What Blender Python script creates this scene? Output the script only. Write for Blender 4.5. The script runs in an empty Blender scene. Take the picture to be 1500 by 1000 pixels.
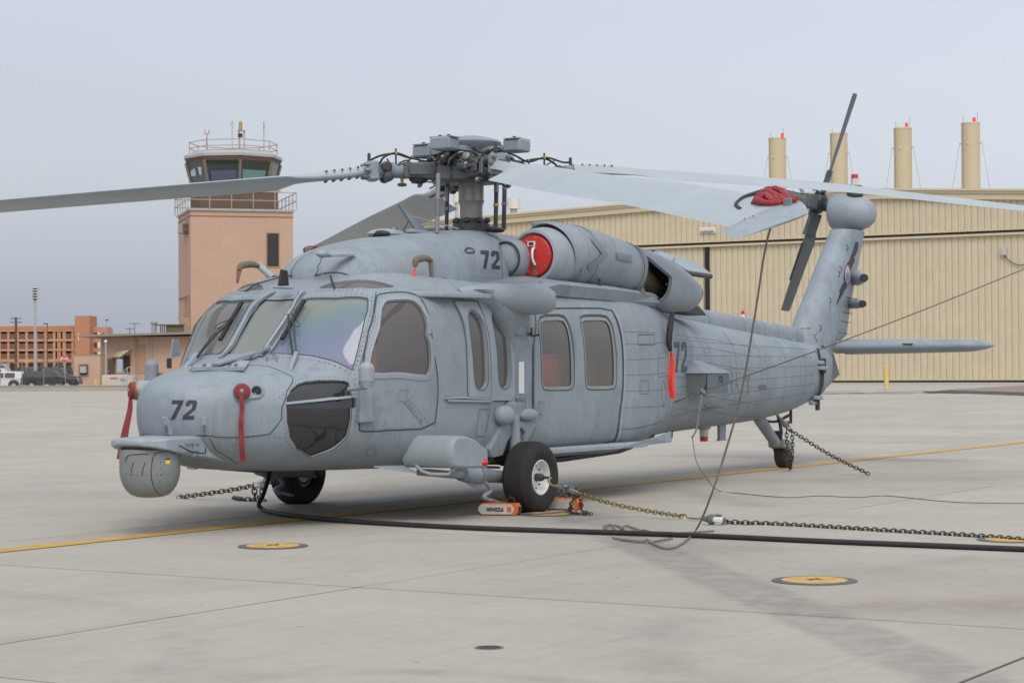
import bpy, math, random
import numpy as np
from mathutils import Vector, Matrix
from mathutils.geometry import delaunay_2d_cdt, tessellate_polygon

# ------------------------------------------------------------------ camera
SC = bpy.context.scene
COL = SC.collection
CX, CY, CZ = -12.8597, -11.1537, 1.3171
YAW, PITCH, ROLL, FPX = 1.0207, 0.0143, -0.0053, 2984.1
_r = np.array([math.cos(YAW), -math.sin(YAW), 0.0])
_f = np.array([math.sin(YAW)*math.cos(PITCH), math.cos(YAW)*math.cos(PITCH), math.sin(PITCH)])
_u = np.cross(_r, _f)
CR = _r*math.cos(ROLL) + _u*math.sin(ROLL)
CU = _u*math.cos(ROLL) - _r*math.sin(ROLL)
CAMP = np.array([CX, CY, CZ])
cd = bpy.data.cameras.new('camera')
cam = bpy.data.objects.new('camera', cd)
COL.objects.link(cam)
m = Matrix(((CR[0], CU[0], -_f[0], CX), (CR[1], CU[1], -_f[1], CY), (CR[2], CU[2], -_f[2], CZ), (0, 0, 0, 1)))
cam.matrix_world = m
cd.sensor_width = 36
cd.lens = FPX/1500*36
cd.clip_start = 0.1
cd.clip_end = 6000
cd.dof.use_dof = True
cd.dof.focus_distance = 18.0
cd.dof.aperture_fstop = 9.0
SC.camera = cam
# ------------------------------------------------------------------ world and sun (overcast)
SUN_EL, SUN_AZ = math.radians(50), math.radians(232)
w = bpy.data.worlds.new('World')
SC.world = w
w.use_nodes = True
nt = w.node_tree
for n in list(nt.nodes):
    nt.nodes.remove(n)
def N(tree, t, **k):
    n = tree.nodes.new(t)
    for a, b in k.items():
        setattr(n, a, b)
    return n
out = N(nt, 'ShaderNodeOutputWorld')
sky = N(nt, 'ShaderNodeTexSky', sky_type='NISHITA', sun_disc=False, sun_elevation=SUN_EL, sun_rotation=SUN_AZ, dust_density=5.0, altitude=10)
bgs = N(nt, 'ShaderNodeBackground'); bgs.inputs['Strength'].default_value = 0.05
nt.links.new(sky.outputs[0], bgs.inputs[0])
tc = N(nt, 'ShaderNodeTexCoord')
sep = N(nt, 'ShaderNodeSeparateXYZ'); nt.links.new(tc.outputs['Generated'], sep.inputs[0])
ramp = N(nt, 'ShaderNodeValToRGB')
els = ramp.color_ramp.elements
els[0].position = 0.0; els[0].color = (0.385, 0.425, 0.51, 1)
els[1].position = 1.0; els[1].color = (0.82, 0.84, 0.88, 1)
for p, c in ((0.04, (0.425, 0.46, 0.54, 1)), (0.10, (0.525, 0.55, 0.605, 1)), (0.17, (0.53, 0.555, 0.605, 1)), (0.35, (0.61, 0.63, 0.66, 1))):
    e = els.new(p); e.color = c
nt.links.new(sep.outputs['Z'], ramp.inputs[0])
# cloud sheet: broad soft lighter and darker areas
mp = N(nt, 'ShaderNodeMapping'); mp.inputs['Scale'].default_value = (1.2, 1.2, 5.0)
nt.links.new(tc.outputs['Generated'], mp.inputs[0])
no = N(nt, 'ShaderNodeTexNoise'); no.inputs['Scale'].default_value = 1.6; no.inputs['Detail'].default_value = 3; no.inputs['Roughness'].default_value = 0.4
nt.links.new(mp.outputs[0], no.inputs[0])
r2 = N(nt, 'ShaderNodeMapRange'); r2.inputs['To Min'].default_value = 0.86; r2.inputs['To Max'].default_value = 1.12
nt.links.new(no.outputs[0], r2.inputs[0])
# the cloud thins towards the east of the field, so it is a little brighter and greyer there
dt = N(nt, 'ShaderNodeVectorMath', operation='DOT_PRODUCT'); dt.inputs[1].default_value = (0.55, -0.83, 0.0)
nt.links.new(tc.outputs['Generated'], dt.inputs[0])
r3 = N(nt, 'ShaderNodeMapRange'); r3.inputs['From Min'].default_value = -0.35; r3.inputs['From Max'].default_value = 0.4; r3.inputs['To Min'].default_value = 0.92; r3.inputs['To Max'].default_value = 1.10
nt.links.new(dt.outputs['Value'], r3.inputs[0])
mm = N(nt, 'ShaderNodeMath', operation='MULTIPLY'); nt.links.new(r2.outputs[0], mm.inputs[0]); nt.links.new(r3.outputs[0], mm.inputs[1])
bg = N(nt, 'ShaderNodeBackground')
nt.links.new(ramp.outputs[0], bg.inputs[0]); nt.links.new(mm.outputs[0], bg.inputs[1])
ad = N(nt, 'ShaderNodeAddShader')
nt.links.new(bg.outputs[0], ad.inputs[0]); nt.links.new(bgs.outputs[0], ad.inputs[1])
nt.links.new(ad.outputs[0], out.inputs[0])
sl = bpy.data.lights.new('sun', 'SUN'); sl.energy = 1.35; sl.angle = math.radians(28); sl.color = (1.0, 0.97, 0.93)
so = bpy.data.objects.new('sun', sl); COL.objects.link(so)
sd = Vector((math.sin(SUN_AZ)*math.cos(SUN_EL), math.cos(SUN_AZ)*math.cos(SUN_EL), math.sin(SUN_EL)))
so.rotation_euler = sd.to_track_quat('Z', 'Y').to_euler()
so.location = (0, 0, 40)
SC.view_settings.view_transform = 'Standard'
SC.view_settings.look = 'None'
SC.view_settings.gamma = 1
SC.view_settings.exposure = 0.0
SC.view_settings.use_curve_mapping = False

# ------------------------------------------------------------------ measuring helpers
def ray(px, py):
    return _f + CR*(px-750)/FPX - CU*(py-500)/FPX
def at(px, py, **k):
    (ax, c), = k.items()
    i = 'xyz'.index(ax)
    d = ray(px, py)
    return CAMP + d*((c-CAMP[i])/d[i])
_fh = np.array([math.sin(YAW), math.cos(YAW), 0.0])
def far(px, py, D):
    d = ray(px, py)
    return CAMP + d*(D/float(d @ _fh))

# ------------------------------------------------------------------ object helpers
def tag(o, label=None, cat=None, group=None, kind=None):
    if label: o['label'] = label
    if cat: o['category'] = cat
    if group: o['group'] = group
    if kind: o['kind'] = kind
    return o
def empty(name, loc=(0, 0, 0), rz=0.0, label=None, cat=None, group=None):
    o = bpy.data.objects.new(name, None)
    COL.objects.link(o)
    o.empty_display_size = 0.3
    o.location = [float(v) for v in loc]; o.rotation_euler = (0, 0, rz)
    return tag(o, label, cat, group)
def copy_tree(o, parent=None):
    c = o.copy(); COL.objects.link(c)
    if parent: c.parent = parent
    for ch in [q for q in KIDS.get(o.name, [])]:
        copy_tree(ch, c)
        KIDS.setdefault(c.name, [])
    return c
KIDS = {}
def world_origin(p):
    v = Vector((0, 0, 0)); rz = 0.0
    while p is not None:
        v += Vector(p.location); rz += p.rotation_euler.z; p = p.parent
    return v, rz

class MB:
    def __init__(s):
        s.v = []; s.f = []; s.mi = []; s.cur = 0
    def add(s, vs, fs):
        b = len(s.v)
        s.v.extend([tuple(float(c) for c in q) for q in vs])
        for f in fs:
            s.f.append([b+i for i in f]); s.mi.append(s.cur)
        return s
    def box(s, c, d, R=None):
        hx, hy, hz = d[0]/2, d[1]/2, d[2]/2
        vs = [Vector((x*hx, y*hy, z*hz)) for z in (-1, 1) for y in (-1, 1) for x in (-1, 1)]
        if R is not None: vs = [R @ q for q in vs]
        vs = [q+Vector(c) for q in vs]
        return s.add(vs, [(0, 2, 3, 1), (4, 5, 7, 6), (0, 1, 5, 4), (2, 6, 7, 3), (0, 4, 6, 2), (1, 3, 7, 5)])
    def cbox(s, c, d, b, R=None):
        # box with chamfered vertical and horizontal edges
        hx, hy, hz = d[0]/2, d[1]/2, d[2]/2
        rings = []
        for z, i in ((-hz, b), (-hz+b, 0), (hz-b, 0), (hz, b)):
            x, y = hx-i, hy-i
            k = b
            ring = [(x, -y+k, z), (x, y-k, z), (x-k, y, z), (-x+k, y, z), (-x, y-k, z), (-x, -y+k, z), (-x+k, -y, z), (x-k, -y, z)]
            ring = [Vector(q) for q in ring]
            if R is not None: ring = [R @ q for q in ring]
            rings.append([q+Vector(c) for q in ring])
        return s.loft(rings)
    def loft(s, rings, caps=True, closed=True):
        n = len(rings[0]); b = len(s.v)
        vs = [q for r in rings for q in r]
        fs = []
        for i in range(len(rings)-1):
            for j in range(n if closed else n-1):
                k = (j+1) % n
                fs.append((i*n+j, i*n+k, (i+1)*n+k, (i+1)*n+j))
        if caps and closed:
            fs.append(tuple(reversed(range(n)))); fs.append(tuple((len(rings)-1)*n+j for j in range(n)))
        return s.add(vs, fs)
    def tube(s, pts, r, seg=8, caps=True):
        P = [Vector([float(c) for c in p]) for p in pts]
        P = [P[0]] + [b for a, b in zip(P, P[1:]) if (b-a).length > 1e-6]
        rs = r if isinstance(r, (list, tuple)) else [r]*len(P)
        if len(rs) != len(P): rs = [rs[0]]*len(P)
        rings = []; up = None
        for i, p in enumerate(P):
            a = P[max(i-1, 0)]; b = P[min(i+1, len(P)-1)]
            t = (b-a).normalized()
            if up is None:
                up = Vector((0, 0, 1)) if abs(t.z) < .9 else Vector((1, 0, 0))
            sx = t.cross(up)
            if sx.length < 1e-4: sx = t.orthogonal()
            sx.normalize(); up = sx.cross(t).normalized()
            rings.append([p + (sx*math.cos(2*math.pi*k/seg) + up*math.sin(2*math.pi*k/seg))*rs[i] for k in range(seg)])
        return s.loft(rings, caps)
    def lathe(s, prof, o, axis, seg=24):
        # prof: list of (along, radius)
        a = Vector(axis).normalized(); x = a.orthogonal().normalized(); y = a.cross(x)
        o = Vector([float(c) for c in o])
        return s.loft([[o + a*h + (x*math.cos(2*math.pi*k/seg)+y*math.sin(2*math.pi*k/seg))*max(rr, 1e-4) for k in range(seg)] for h, rr in prof])
    def ell(s, c, rad, seg=16, rg=10, R=None, pw=1.0):
        rings = []
        for i in range(rg+1):
            a = -math.pi/2 + math.pi*i/rg
            ca = max(math.cos(a), 1e-3)
            ring = []
            for k in range(seg):
                b = 2*math.pi*k/seg
                q = Vector((rad[0]*ca**pw*math.cos(b), rad[1]*ca**pw*math.sin(b), rad[2]*math.sin(a)))
                if R is not None: q = R @ q
                ring.append(q+Vector([float(t) for t in c]))
            rings.append(ring)
        return s.loft(rings)
    def torus(s, c, R0, r0, R=None, n=12, m=5, sx=1.0):
        vs = []; fs = []
        for i in range(n):
            a = 2*math.pi*i/n
            for j in range(m):
                b = 2*math.pi*j/m
                q = Vector(((R0+r0*math.cos(b))*math.cos(a)*sx, (R0+r0*math.cos(b))*math.sin(a), r0*math.sin(b)))
                if R is not None: q = R @ q
                vs.append(q+Vector([float(t) for t in c]))
        for i in range(n):
            for j in range(m):
                fs.append((i*m+j, ((i+1) % n)*m+j, ((i+1) % n)*m+(j+1) % m, i*m+(j+1) % m))
        return s.add(vs, fs)
    def prism(s, poly, d0, d1):
        # poly: 3D points (planar); extruded by vectors d0 and d1
        P = [Vector([float(c) for c in p]) for p in poly]; n = len(P)
        a = [p+Vector(d0) for p in P]; b = [p+Vector(d1) for p in P]
        base = len(s.v)
        fs = []
        for i in range(n):
            k = (i+1) % n
            fs.append((i, k, n+k, n+i))
        tri = tessellate_polygon([P])
        for t in tri:
            fs.append((t[0], t[1], t[2])); fs.append((n+t[2], n+t[1], n+t[0]))
        return s.add(a+b, fs)
    def build(s, name, mat, parent=None, smooth=False, bevel=0.0, angle=40, local=False, merge=False, **tg):
        me = bpy.data.meshes.new(name)
        v = s.v
        if parent is not None and not local:
            o0, rz = world_origin(parent)
            c, sn = math.cos(-rz), math.sin(-rz)
            v = [((x-o0.x)*c-(y-o0.y)*sn, (x-o0.x)*sn+(y-o0.y)*c, z-o0.z) for x, y, z in v]
        me.from_pydata(v, [], s.f)
        mats = mat if isinstance(mat, (list, tuple)) else [mat]
        for q in mats: me.materials.append(q)
        if len(mats) > 1:
            me.polygons.foreach_set('material_index', s.mi)
        me.validate()
        import bmesh
        bm = bmesh.new(); bm.from_mesh(me)
        if merge: bmesh.ops.remove_doubles(bm, verts=bm.verts, dist=1e-4)
        bmesh.ops.recalc_face_normals(bm, faces=bm.faces)
        bm.to_mesh(me); bm.free()
        if smooth:
            me.polygons.foreach_set('use_smooth', [True]*len(me.polygons))
            try: me.set_sharp_from_angle(angle=math.radians(angle))
            except Exception: pass
        o = bpy.data.objects.new(name, me); COL.objects.link(o)
        if parent is not None:
            o.parent = parent
            KIDS.setdefault(parent.name, []).append(o)
        if bevel > 0:
            b = o.modifiers.new('bevel', 'BEVEL'); b.width = bevel; b.segments = 2; b.limit_method = 'ANGLE'; b.angle_limit = math.radians(35)
        return tag(o, **tg)

def catmull(pts, n=8):
    P = [np.array([float(c) for c in p]) for p in pts]
    P = [2*P[0]-P[1]] + P + [2*P[-1]-P[-2]]
    o = []
    for i in range(1, len(P)-2):
        for k in range(n):
            t = k/n
            o.append(.5*((2*P[i]) + (-P[i-1]+P[i+1])*t + (2*P[i-1]-5*P[i]+4*P[i+1]-P[i+2])*t*t + (-P[i-1]+3*P[i]-3*P[i+1]+P[i+2])*t**3))
    o.append(P[-2])
    return o

# ------------------------------------------------------------------ materials
def mat(name, col, rough=0.6, metal=0.0, var=0.0, scale=3.0, bump=0.0, bscale=40.0, spec=0.5, streak=0.0, speck=0.0, patch=0.0, wear=None, emit=None, alpha=None):
    m = bpy.data.materials.new(name); m.use_nodes = True
    t = m.node_tree; b = t.nodes['Principled BSDF']
    b.inputs['Roughness'].default_value = rough; b.inputs['Metallic'].default_value = metal
    b.inputs['Specular IOR Level'].default_value = spec
    base = (*col, 1)
    b.inputs['Base Color'].default_value = base
    geo = N(t, 'ShaderNodeNewGeometry')
    last = None
    if var or streak or speck:
        def layer(prev, fac_out, c2, amt):
            mx = N(t, 'ShaderNodeMix', data_type='RGBA')
            mu = N(t, 'ShaderNodeMath', operation='MULTIPLY'); mu.inputs[1].default_value = amt
            t.links.new(fac_out, mu.inputs[0]); t.links.new(mu.outputs[0], mx.inputs[0])
            if prev is None: mx.inputs[6].default_value = base
            else: t.links.new(prev, mx.inputs[6])
            mx.inputs[7].default_value = (*c2, 1)
            return mx.outputs[2]
        def noise(sc, det, lo, hi, stretch=(1, 1, 1)):
            mpp = N(t, 'ShaderNodeMapping'); mpp.inputs['Scale'].default_value = stretch
            t.links.new(geo.outputs['Position'], mpp.inputs[0])
            n = N(t, 'ShaderNodeTexNoise'); n.inputs['Scale'].default_value = sc; n.inputs['Detail'].default_value = det; n.inputs['Roughness'].default_value = .6
            t.links.new(mpp.outputs[0], n.inputs[0])
            r = N(t, 'ShaderNodeMapRange'); r.inputs['From Min'].default_value = lo; r.inputs['From Max'].default_value = hi
            t.links.new(n.outputs[0], r.inputs[0]); return r.outputs[0]
        dk = tuple(c*(1-var) for c in col); lt = tuple(min(1, c*(1+var)) for c in col)
        if var:
            last = layer(last, noise(scale, 5, .48, .72), dk, 1.0)
            last = layer(last, noise(scale*.6+.3, 4, .52, .75), lt, 1.0)
            last = layer(last, noise(scale*6, 3, .5, .8), dk, .6)
        if patch:
            last = layer(last, noise(1.3, 9, .535, .56), tuple(c*.84 for c in col), patch)
            last = layer(last, noise(2.1, 9, .56, .58), tuple(min(1, c*1.13) for c in col), patch)
            last = layer(last, noise(.8, 7, .50, .66), (col[0]*.98, col[1]*.93, col[2]*.86), patch)
        if streak:
            last = layer(last, noise(5, 5, .55, .8, (1.5, 1.5, .18)), tuple(c*.6 for c in col), streak)
        if speck:
            last = layer(last, noise(60, 2, .68, .74), tuple(c*.45 for c in col), speck)
        if wear:
            last = layer(last, noise(9, 6, .66, .74), wear, .8)
        t.links.new(last, b.inputs['Base Color'])
        rr = N(t, 'ShaderNodeMapRange'); rr.inputs['To Min'].default_value = max(0, rough-.1); rr.inputs['To Max'].default_value = min(1, rough+.12)
        nn = N(t, 'ShaderNodeTexNoise'); nn.inputs['Scale'].default_value = 7; t.links.new(geo.outputs['Position'], nn.inputs[0])
        t.links.new(nn.outputs[0], rr.inputs[0]); t.links.new(rr.outputs[0], b.inputs['Roughness'])
    if bump:
        n = N(t, 'ShaderNodeTexNoise'); n.inputs['Scale'].default_value = bscale; n.inputs['Detail'].default_value = 4
        t.links.new(geo.outputs['Position'], n.inputs[0])
        bp = N(t, 'ShaderNodeBump'); bp.inputs['Strength'].default_value = bump; bp.inputs['Distance'].default_value = .02
        t.links.new(n.outputs[0], bp.inputs['Height']); t.links.new(bp.outputs[0], b.inputs['Normal'])
    if emit:
        b.inputs['Emission Color'].default_value = (*emit[:3], 1); b.inputs['Emission Strength'].default_value = emit[3]
    return m
def glass(name, tint, gloss=(1, 1, 1), rough=.03, haze=None, hz=0.0, film=False):
    m = bpy.data.materials.new(name); m.use_nodes = True
    t = m.node_tree
    for n in list(t.nodes): t.nodes.remove(n)
    o = N(t, 'ShaderNodeOutputMaterial')
    tr = N(t, 'ShaderNodeBsdfTransparent'); tr.inputs[0].default_value = (*tint, 1)
    gl = N(t, 'ShaderNodeBsdfGlossy'); gl.inputs['Roughness'].default_value = rough; gl.inputs[0].default_value = (*gloss, 1)
    fr = N(t, 'ShaderNodeFresnel'); fr.inputs[0].default_value = 1.5
    fm = N(t, 'ShaderNodeMath', operation='MULTIPLY_ADD'); fm.inputs[1].default_value = 1.3; fm.inputs[2].default_value = .03
    t.links.new(fr.outputs[0], fm.inputs[0])
    mx = N(t, 'ShaderNodeMixShader')
    t.links.new(fm.outputs[0], mx.inputs[0]); t.links.new(tr.outputs[0], mx.inputs[1]); t.links.new(gl.outputs[0], mx.inputs[2])
    last = mx.outputs[0]
    if haze:
        df = N(t, 'ShaderNodeBsdfDiffuse'); df.inputs[0].default_value = (*haze, 1)
        if film:
            geo = N(t, 'ShaderNodeNewGeometry')
            mpp = N(t, 'ShaderNodeMapping'); mpp.inputs['Scale'].default_value = (1.6, .9, 1.6); mpp.inputs['Location'].default_value = film if isinstance(film, tuple) else (0, 0, 0)
            t.links.new(geo.outputs['Position'], mpp.inputs[0])
            n = N(t, 'ShaderNodeTexNoise'); n.inputs['Scale'].default_value = 1.0; n.inputs['Detail'].default_value = 2.5; n.inputs['Distortion'].default_value = .3
            t.links.new(mpp.outputs[0], n.inputs[0])
            # iridescent coating: its sheen painted into the diffuse colour by height and noise
            sp = N(t, 'ShaderNodeSeparateXYZ'); t.links.new(geo.outputs['Position'], sp.inputs[0])
            a1 = N(t, 'ShaderNodeMath', operation='MULTIPLY_ADD'); a1.inputs[1].default_value = 1.15; a1.inputs[2].default_value = -1.55
            t.links.new(sp.outputs['Z'], a1.inputs[0])
            a2 = N(t, 'ShaderNodeMath', operation='MULTIPLY_ADD'); a2.inputs[1].default_value = .75; t.links.new(n.outputs[0], a2.inputs[0]); t.links.new(a1.outputs[0], a2.inputs[2])
            class _o: pass
            r = N(t, 'ShaderNodeValToRGB'); e = r.color_ramp.elements
            cs = ((.15, (.27, .27, .36)), (.36, (.30, .29, .42)), (.50, (.27, .30, .46)), (.62, (.25, .30, .42)), (.80, (.24, .33, .40)), (.96, (.27, .35, .36)), (1.0, (.31, .36, .33)))
            n = a2
            e[0].position = cs[0][0]; e[0].color = (*cs[0][1], 1); e[1].position = cs[-1][0]; e[1].color = (*cs[-1][1], 1)
            for p, c in cs[1:-1]:
                q = e.new(p); q.color = (*c, 1)
            t.links.new(n.outputs[0], r.inputs[0]); t.links.new(r.outputs[0], df.inputs[0])
        m2 = N(t, 'ShaderNodeMixShader'); m2.inputs[0].default_value = hz
        t.links.new(last, m2.inputs[1]); t.links.new(df.outputs[0], m2.inputs[2]); last = m2.outputs[0]
    t.links.new(last, o.inputs[0])
    return m
GREY = mat('aircraft_grey', (.238, .283, .322), .55, var=.2, scale=2.2, streak=.8, speck=.7, patch=.5, bump=.10, bscale=4.5)
GREY2 = mat('aircraft_light_grey', (.280, .328, .368), .55, var=.17, scale=2.5, streak=.4, speck=.5, patch=.4)
BLADE = mat('blade_grey', (.345, .395, .425), .42, var=.08, scale=1.5, speck=.2)
BLADET = mat('tail_blade_grey', (.13, .15, .16), .5, var=.1, scale=2)
TURR = mat('turret_grey', (.205, .225, .23), .6, var=.1, scale=4, speck=.3)
SEAM = mat('seam_dark', (.045, .055, .062), .8)
SEAL = mat('sealant_grey', (.13, .155, .17), .8)
RIVET = mat('rivet_dark', (.10, .12, .13), .6)
BLACK = mat('matt_black', (.022, .022, .024), .6, var=.2, scale=8)
RUBBER = mat('tyre_rubber', (.022, .022, .023), .78, var=.35, scale=10, bump=.2, bscale=60)
WHITE = mat('white_paint', (.72, .73, .73), .45, var=.08, scale=12, speck=.4)
STEEL = mat('steel_grey', (.21, .22, .225), .38, metal=.6, var=.2, scale=9)
MAST = mat('mast_metal', (.26, .255, .245), .42, metal=.35, var=.14, scale=7)
DARKM = mat('dark_metal', (.055, .06, .066), .5, metal=.3, var=.3, scale=14)
HUBG = mat('hub_grey', (.095, .108, .118), .5, var=.22, scale=9, speck=.6)
BRASS = mat('brass', (.42, .27, .10), .45, metal=.5, var=.2, scale=20)
RED = mat('red_cover', (.30, .022, .025), .6, var=.2, scale=9, bump=.3, bscale=25)
REDD = mat('dark_red_webbing', (.22, .03, .035), .8, var=.25, scale=14)
ORED = mat('bright_red_ribbon', (.80, .06, .04), .7, var=.15, scale=12)
CANVAS = mat('olive_canvas', (.17, .155, .11), .9, var=.25, scale=12, bump=.6, bscale=18)
ORANGE = mat('orange_paint', (.62, .13, .02), .5, var=.18, scale=14, speck=.8, wear=(.25, .09, .04))
DIGIT = mat('marking_dark', (.035, .042, .055), .7, var=.2, scale=12)
FRAMEP = mat('pale_window_rim', (.27, .285, .285), .6, var=.15, scale=9)
CHW = mat('chock_white', (.50, .48, .45), .6, var=.2, scale=20, speck=1.0)
FAINT = mat('marking_faint', (.175, .215, .245), .7, var=.1, scale=9)
FAINT2 = mat('marking_grey', (.15, .18, .205), .7, var=.1, scale=9)
LAMPR = mat('red_lens', (.55, .015, .015), .15, spec=.8)
LAMPC = mat('clear_lens', (.55, .56, .54), .1, spec=.8)
YELLOW = mat('yellow_paint', (.66, .46, .09), .6, var=.15, scale=10, speck=.4)
ROPE = mat('rope_fibre', (.25, .24, .215), .9, var=.25, scale=30, bump=.8, bscale=160)
CHAINM = mat('chain_steel', (.11, .10, .085), .45, metal=.6, var=.4, scale=25)
CHAINY = mat('chain_brass', (.30, .25, .12), .45, metal=.5, var=.4, scale=25)
HOSE = mat('black_hose', (.020, .020, .021), .6, var=.3, scale=12)
SOOT = mat('sooty_metal', (.10, .075, .045), .6, metal=.3, var=.5, scale=9)
TANIN = mat('cockpit_shade_tan', (.42, .40, .34), .8)
INTER = mat('cockpit_black', (.02, .021, .022), .8)
SEATR = mat('seat_orange', (.78, .14, .05), .8, var=.2, scale=6)
G_SIDE = glass('side_glass', (.66, .62, .60), haze=(.26, .235, .23), hz=.34, rough=.02)
G_CHIN = glass('chin_glass', (.55, .55, .56), haze=(.07, .07, .075), hz=.30)
G_CABIN = glass('cabin_glass', (.90, .86, .82), haze=(.33, .31, .29), hz=.26, rough=.05)
G_WS = glass('windshield_centre', (.6, .62, .6), haze=(.27, .30, .285), hz=.72)
G_WSP = glass('windshield_port', (.5, .5, .5), haze=(.3, .35, .45), hz=.62, film=(0.0, 0.0, 0.0))
G_WSS = glass('windshield_starboard', (.62, .62, .60), haze=(.34, .36, .35), hz=.35)
G_EYE = glass('eyebrow_glass', (.42, .38, .38), haze=(.20, .17, .18), hz=.6)
# ------------------------------------------------------------------ apron
def ground_material():
    m = bpy.data.materials.new('concrete_apron'); m.use_nodes = True
    t = m.node_tree; b = t.nodes['Principled BSDF']
    b.inputs['Specular IOR Level'].default_value = .25
    geo = N(t, 'ShaderNodeNewGeometry')
    L = t.links.new
    def noise(sc, det=5, rough=.6, stretch=(1, 1, 1), rot=0, dist=0):
        mp = N(t, 'ShaderNodeMapping'); mp.inputs['Scale'].default_value = stretch; mp.inputs['Rotation'].default_value = (0, 0, rot)
        L(geo.outputs['Position'], mp.inputs[0])
        n = N(t, 'ShaderNodeTexNoise'); n.inputs['Scale'].default_value = sc; n.inputs['Detail'].default_value = det; n.inputs['Roughness'].default_value = rough; n.inputs['Distortion'].default_value = dist
        L(mp.outputs[0], n.inputs[0]); return n.outputs[0]
    def rng(x, a, b_, c=0, d=1):
        r = N(t, 'ShaderNodeMapRange'); r.inputs[1].default_value = a; r.inputs[2].default_value = b_; r.inputs[3].default_value = c; r.inputs[4].default_value = d
        L(x, r.inputs[0]); return r.outputs[0]
    def mul(a, b_):
        q = N(t, 'ShaderNodeMath', operation='MULTIPLY'); L(a, q.inputs[0])
        if isinstance(b_, float): q.inputs[1].default_value = b_
        else: L(b_, q.inputs[1])
        return q.outputs[0]
    prev = None
    def mix(fac, c):
        nonlocal prev
        mx = N(t, 'ShaderNodeMix', data_type='RGBA'); L(fac, mx.inputs[0])
        if prev is None: mx.inputs[6].default_value = (.375, .350, .308, 1)
        else: L(prev, mx.inputs[6])
        mx.inputs[7].default_value = (*c, 1); prev = mx.outputs[2]
    mix(rng(noise(.18, 4), .40, .62), (.405, .378, .333))
    mix(mul(rng(noise(.9, 6, .65), .45, .72), .8), (.32, .300, .268))
    mix(mul(rng(noise(.5, 6, .7, (.25, 1.6, 1), .5), .5, .75), .6), (.43, .402, .358))
    mix(mul(rng(noise(7, 8, .75), .5, .75), .35), (.23, .22, .205))
    mix(mul(rng(noise(55, 3, .7), .60, .78), .45), (.17, .16, .15))
    mix(mul(rng(noise(90, 2, .6), .66, .74), .3), (.46, .45, .43))
    # scattered dark pock marks and oil spots
    vo = N(t, 'ShaderNodeTexVoronoi'); vo.inputs['Scale'].default_value = 2.1; L(geo.outputs['Position'], vo.inputs[0])
    mix(mul(rng(vo.outputs['Distance'], .05, .02), .6), (.10, .095, .085))
    # helpers for marks with a shape of their own
    def band(p0, p1, w0, w1, c, amt):
        p0 = np.array(p0, float); p1 = np.array(p1, float); d = p1-p0; ln = np.linalg.norm(d); d /= ln; nrm = np.array([-d[1], d[0]])
        s1 = N(t, 'ShaderNodeVectorMath', operation='SUBTRACT'); L(geo.outputs['Position'], s1.inputs[0]); s1.inputs[1].default_value = (p0[0], p0[1], 0)
        nd = N(t, 'ShaderNodeTexNoise'); nd.inputs['Scale'].default_value = 1.3; L(geo.outputs['Position'], nd.inputs[0])
        d1 = N(t, 'ShaderNodeVectorMath', operation='DOT_PRODUCT'); L(s1.outputs[0], d1.inputs[0]); d1.inputs[1].default_value = (nrm[0], nrm[1], 0)
        ab = N(t, 'ShaderNodeMath', operation='ABSOLUTE'); L(d1.outputs['Value'], ab.inputs[0])
        d2 = N(t, 'ShaderNodeVectorMath', operation='DOT_PRODUCT'); L(s1.outputs[0], d2.inputs[0]); d2.inputs[1].default_value = (d[0], d[1], 0)
        f = rng(ab.outputs[0], w1, w0)
        f = mul(f, rng(d2.outputs['Value'], -.4, .2)); f = mul(f, rng(d2.outputs['Value'], ln+.4, ln-.2))
        f = mul(f, rng(noise(5, 7, .75), .28, .62)); mix(mul(f, amt), c)
    band((1.5, -3.3), (-4.9, -8.6), .17, .27, (.19, .187, .18), .6)
    band((2.2, -9.2), (-2.2, -7.6), .1, .55, (.20, .165, .12), .35)
    band((-2.4, -6.6), (-.6, -9.0), .02, .5, (.22, .18, .13), .5)
    band((-6.6, -9.5), (-4.4, -6.5), .0, .35, (.24, .215, .18), .35)
    band((3.0, .9), (13, .3), .0, .9, (.19, .175, .155), .4)
    band((5, -3.0), (7.2, -1.0), .0, .35, (.19, .185, .175), .4)
    band((2.4, -2.4), (3.6, -1.8), .0, .5, (.12, .115, .105), .6)
    # ring shaped tyre scuffs
    def ring(c, r0, w, col, amt, ax, ay):
        s1 = N(t, 'ShaderNodeVectorMath', operation='DISTANCE'); L(geo.outputs['Position'], s1.inputs[0]); s1.inputs[1].default_value = (c[0], c[1], 0)
        sb = N(t, 'ShaderNodeMath', operation='SUBTRACT'); L(s1.outputs['Value'], sb.inputs[0]); sb.inputs[1].default_value = r0
        ab = N(t, 'ShaderNodeMath', operation='ABSOLUTE'); L(sb.outputs[0], ab.inputs[0])
        f = mul(rng(ab.outputs[0], w, w*.3), rng(noise(2.5, 6, .7), .38, .66)); mix(mul(f, amt), col)
    ring((-6.6, -6.6), 1.25, .14, (.23, .22, .205), .55, 0, 0)
    ring((-7.4, -2.0), 3.4, .2, (.24, .23, .215), .45, 0, 0)
    ring((-1.5, -12.5), 6.4, .25, (.235, .225, .205), .4, 0, 0)
    # shallow brushed-finish streaks
    mix(mul(rng(noise(3, 4, .6, (.12, 3.2, 1), .35), .56, .74), .35), (.25, .24, .225))
    oi = N(t, 'ShaderNodeObjectInfo'); hv = N(t, 'ShaderNodeHueSaturation'); L(rng(oi.outputs['Random'], 0, 1, .945, 1.045), hv.inputs['Value']); L(prev, hv.inputs['Color'])
    L(hv.outputs[0], b.inputs['Base Color'])
    L(rng(noise(4, 4), .3, .7, .68, .9), b.inputs['Roughness'])
    bp = N(t, 'ShaderNodeBump'); bp.inputs['Strength'].default_value = .35; bp.inputs['Distance'].default_value = .004
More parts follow.
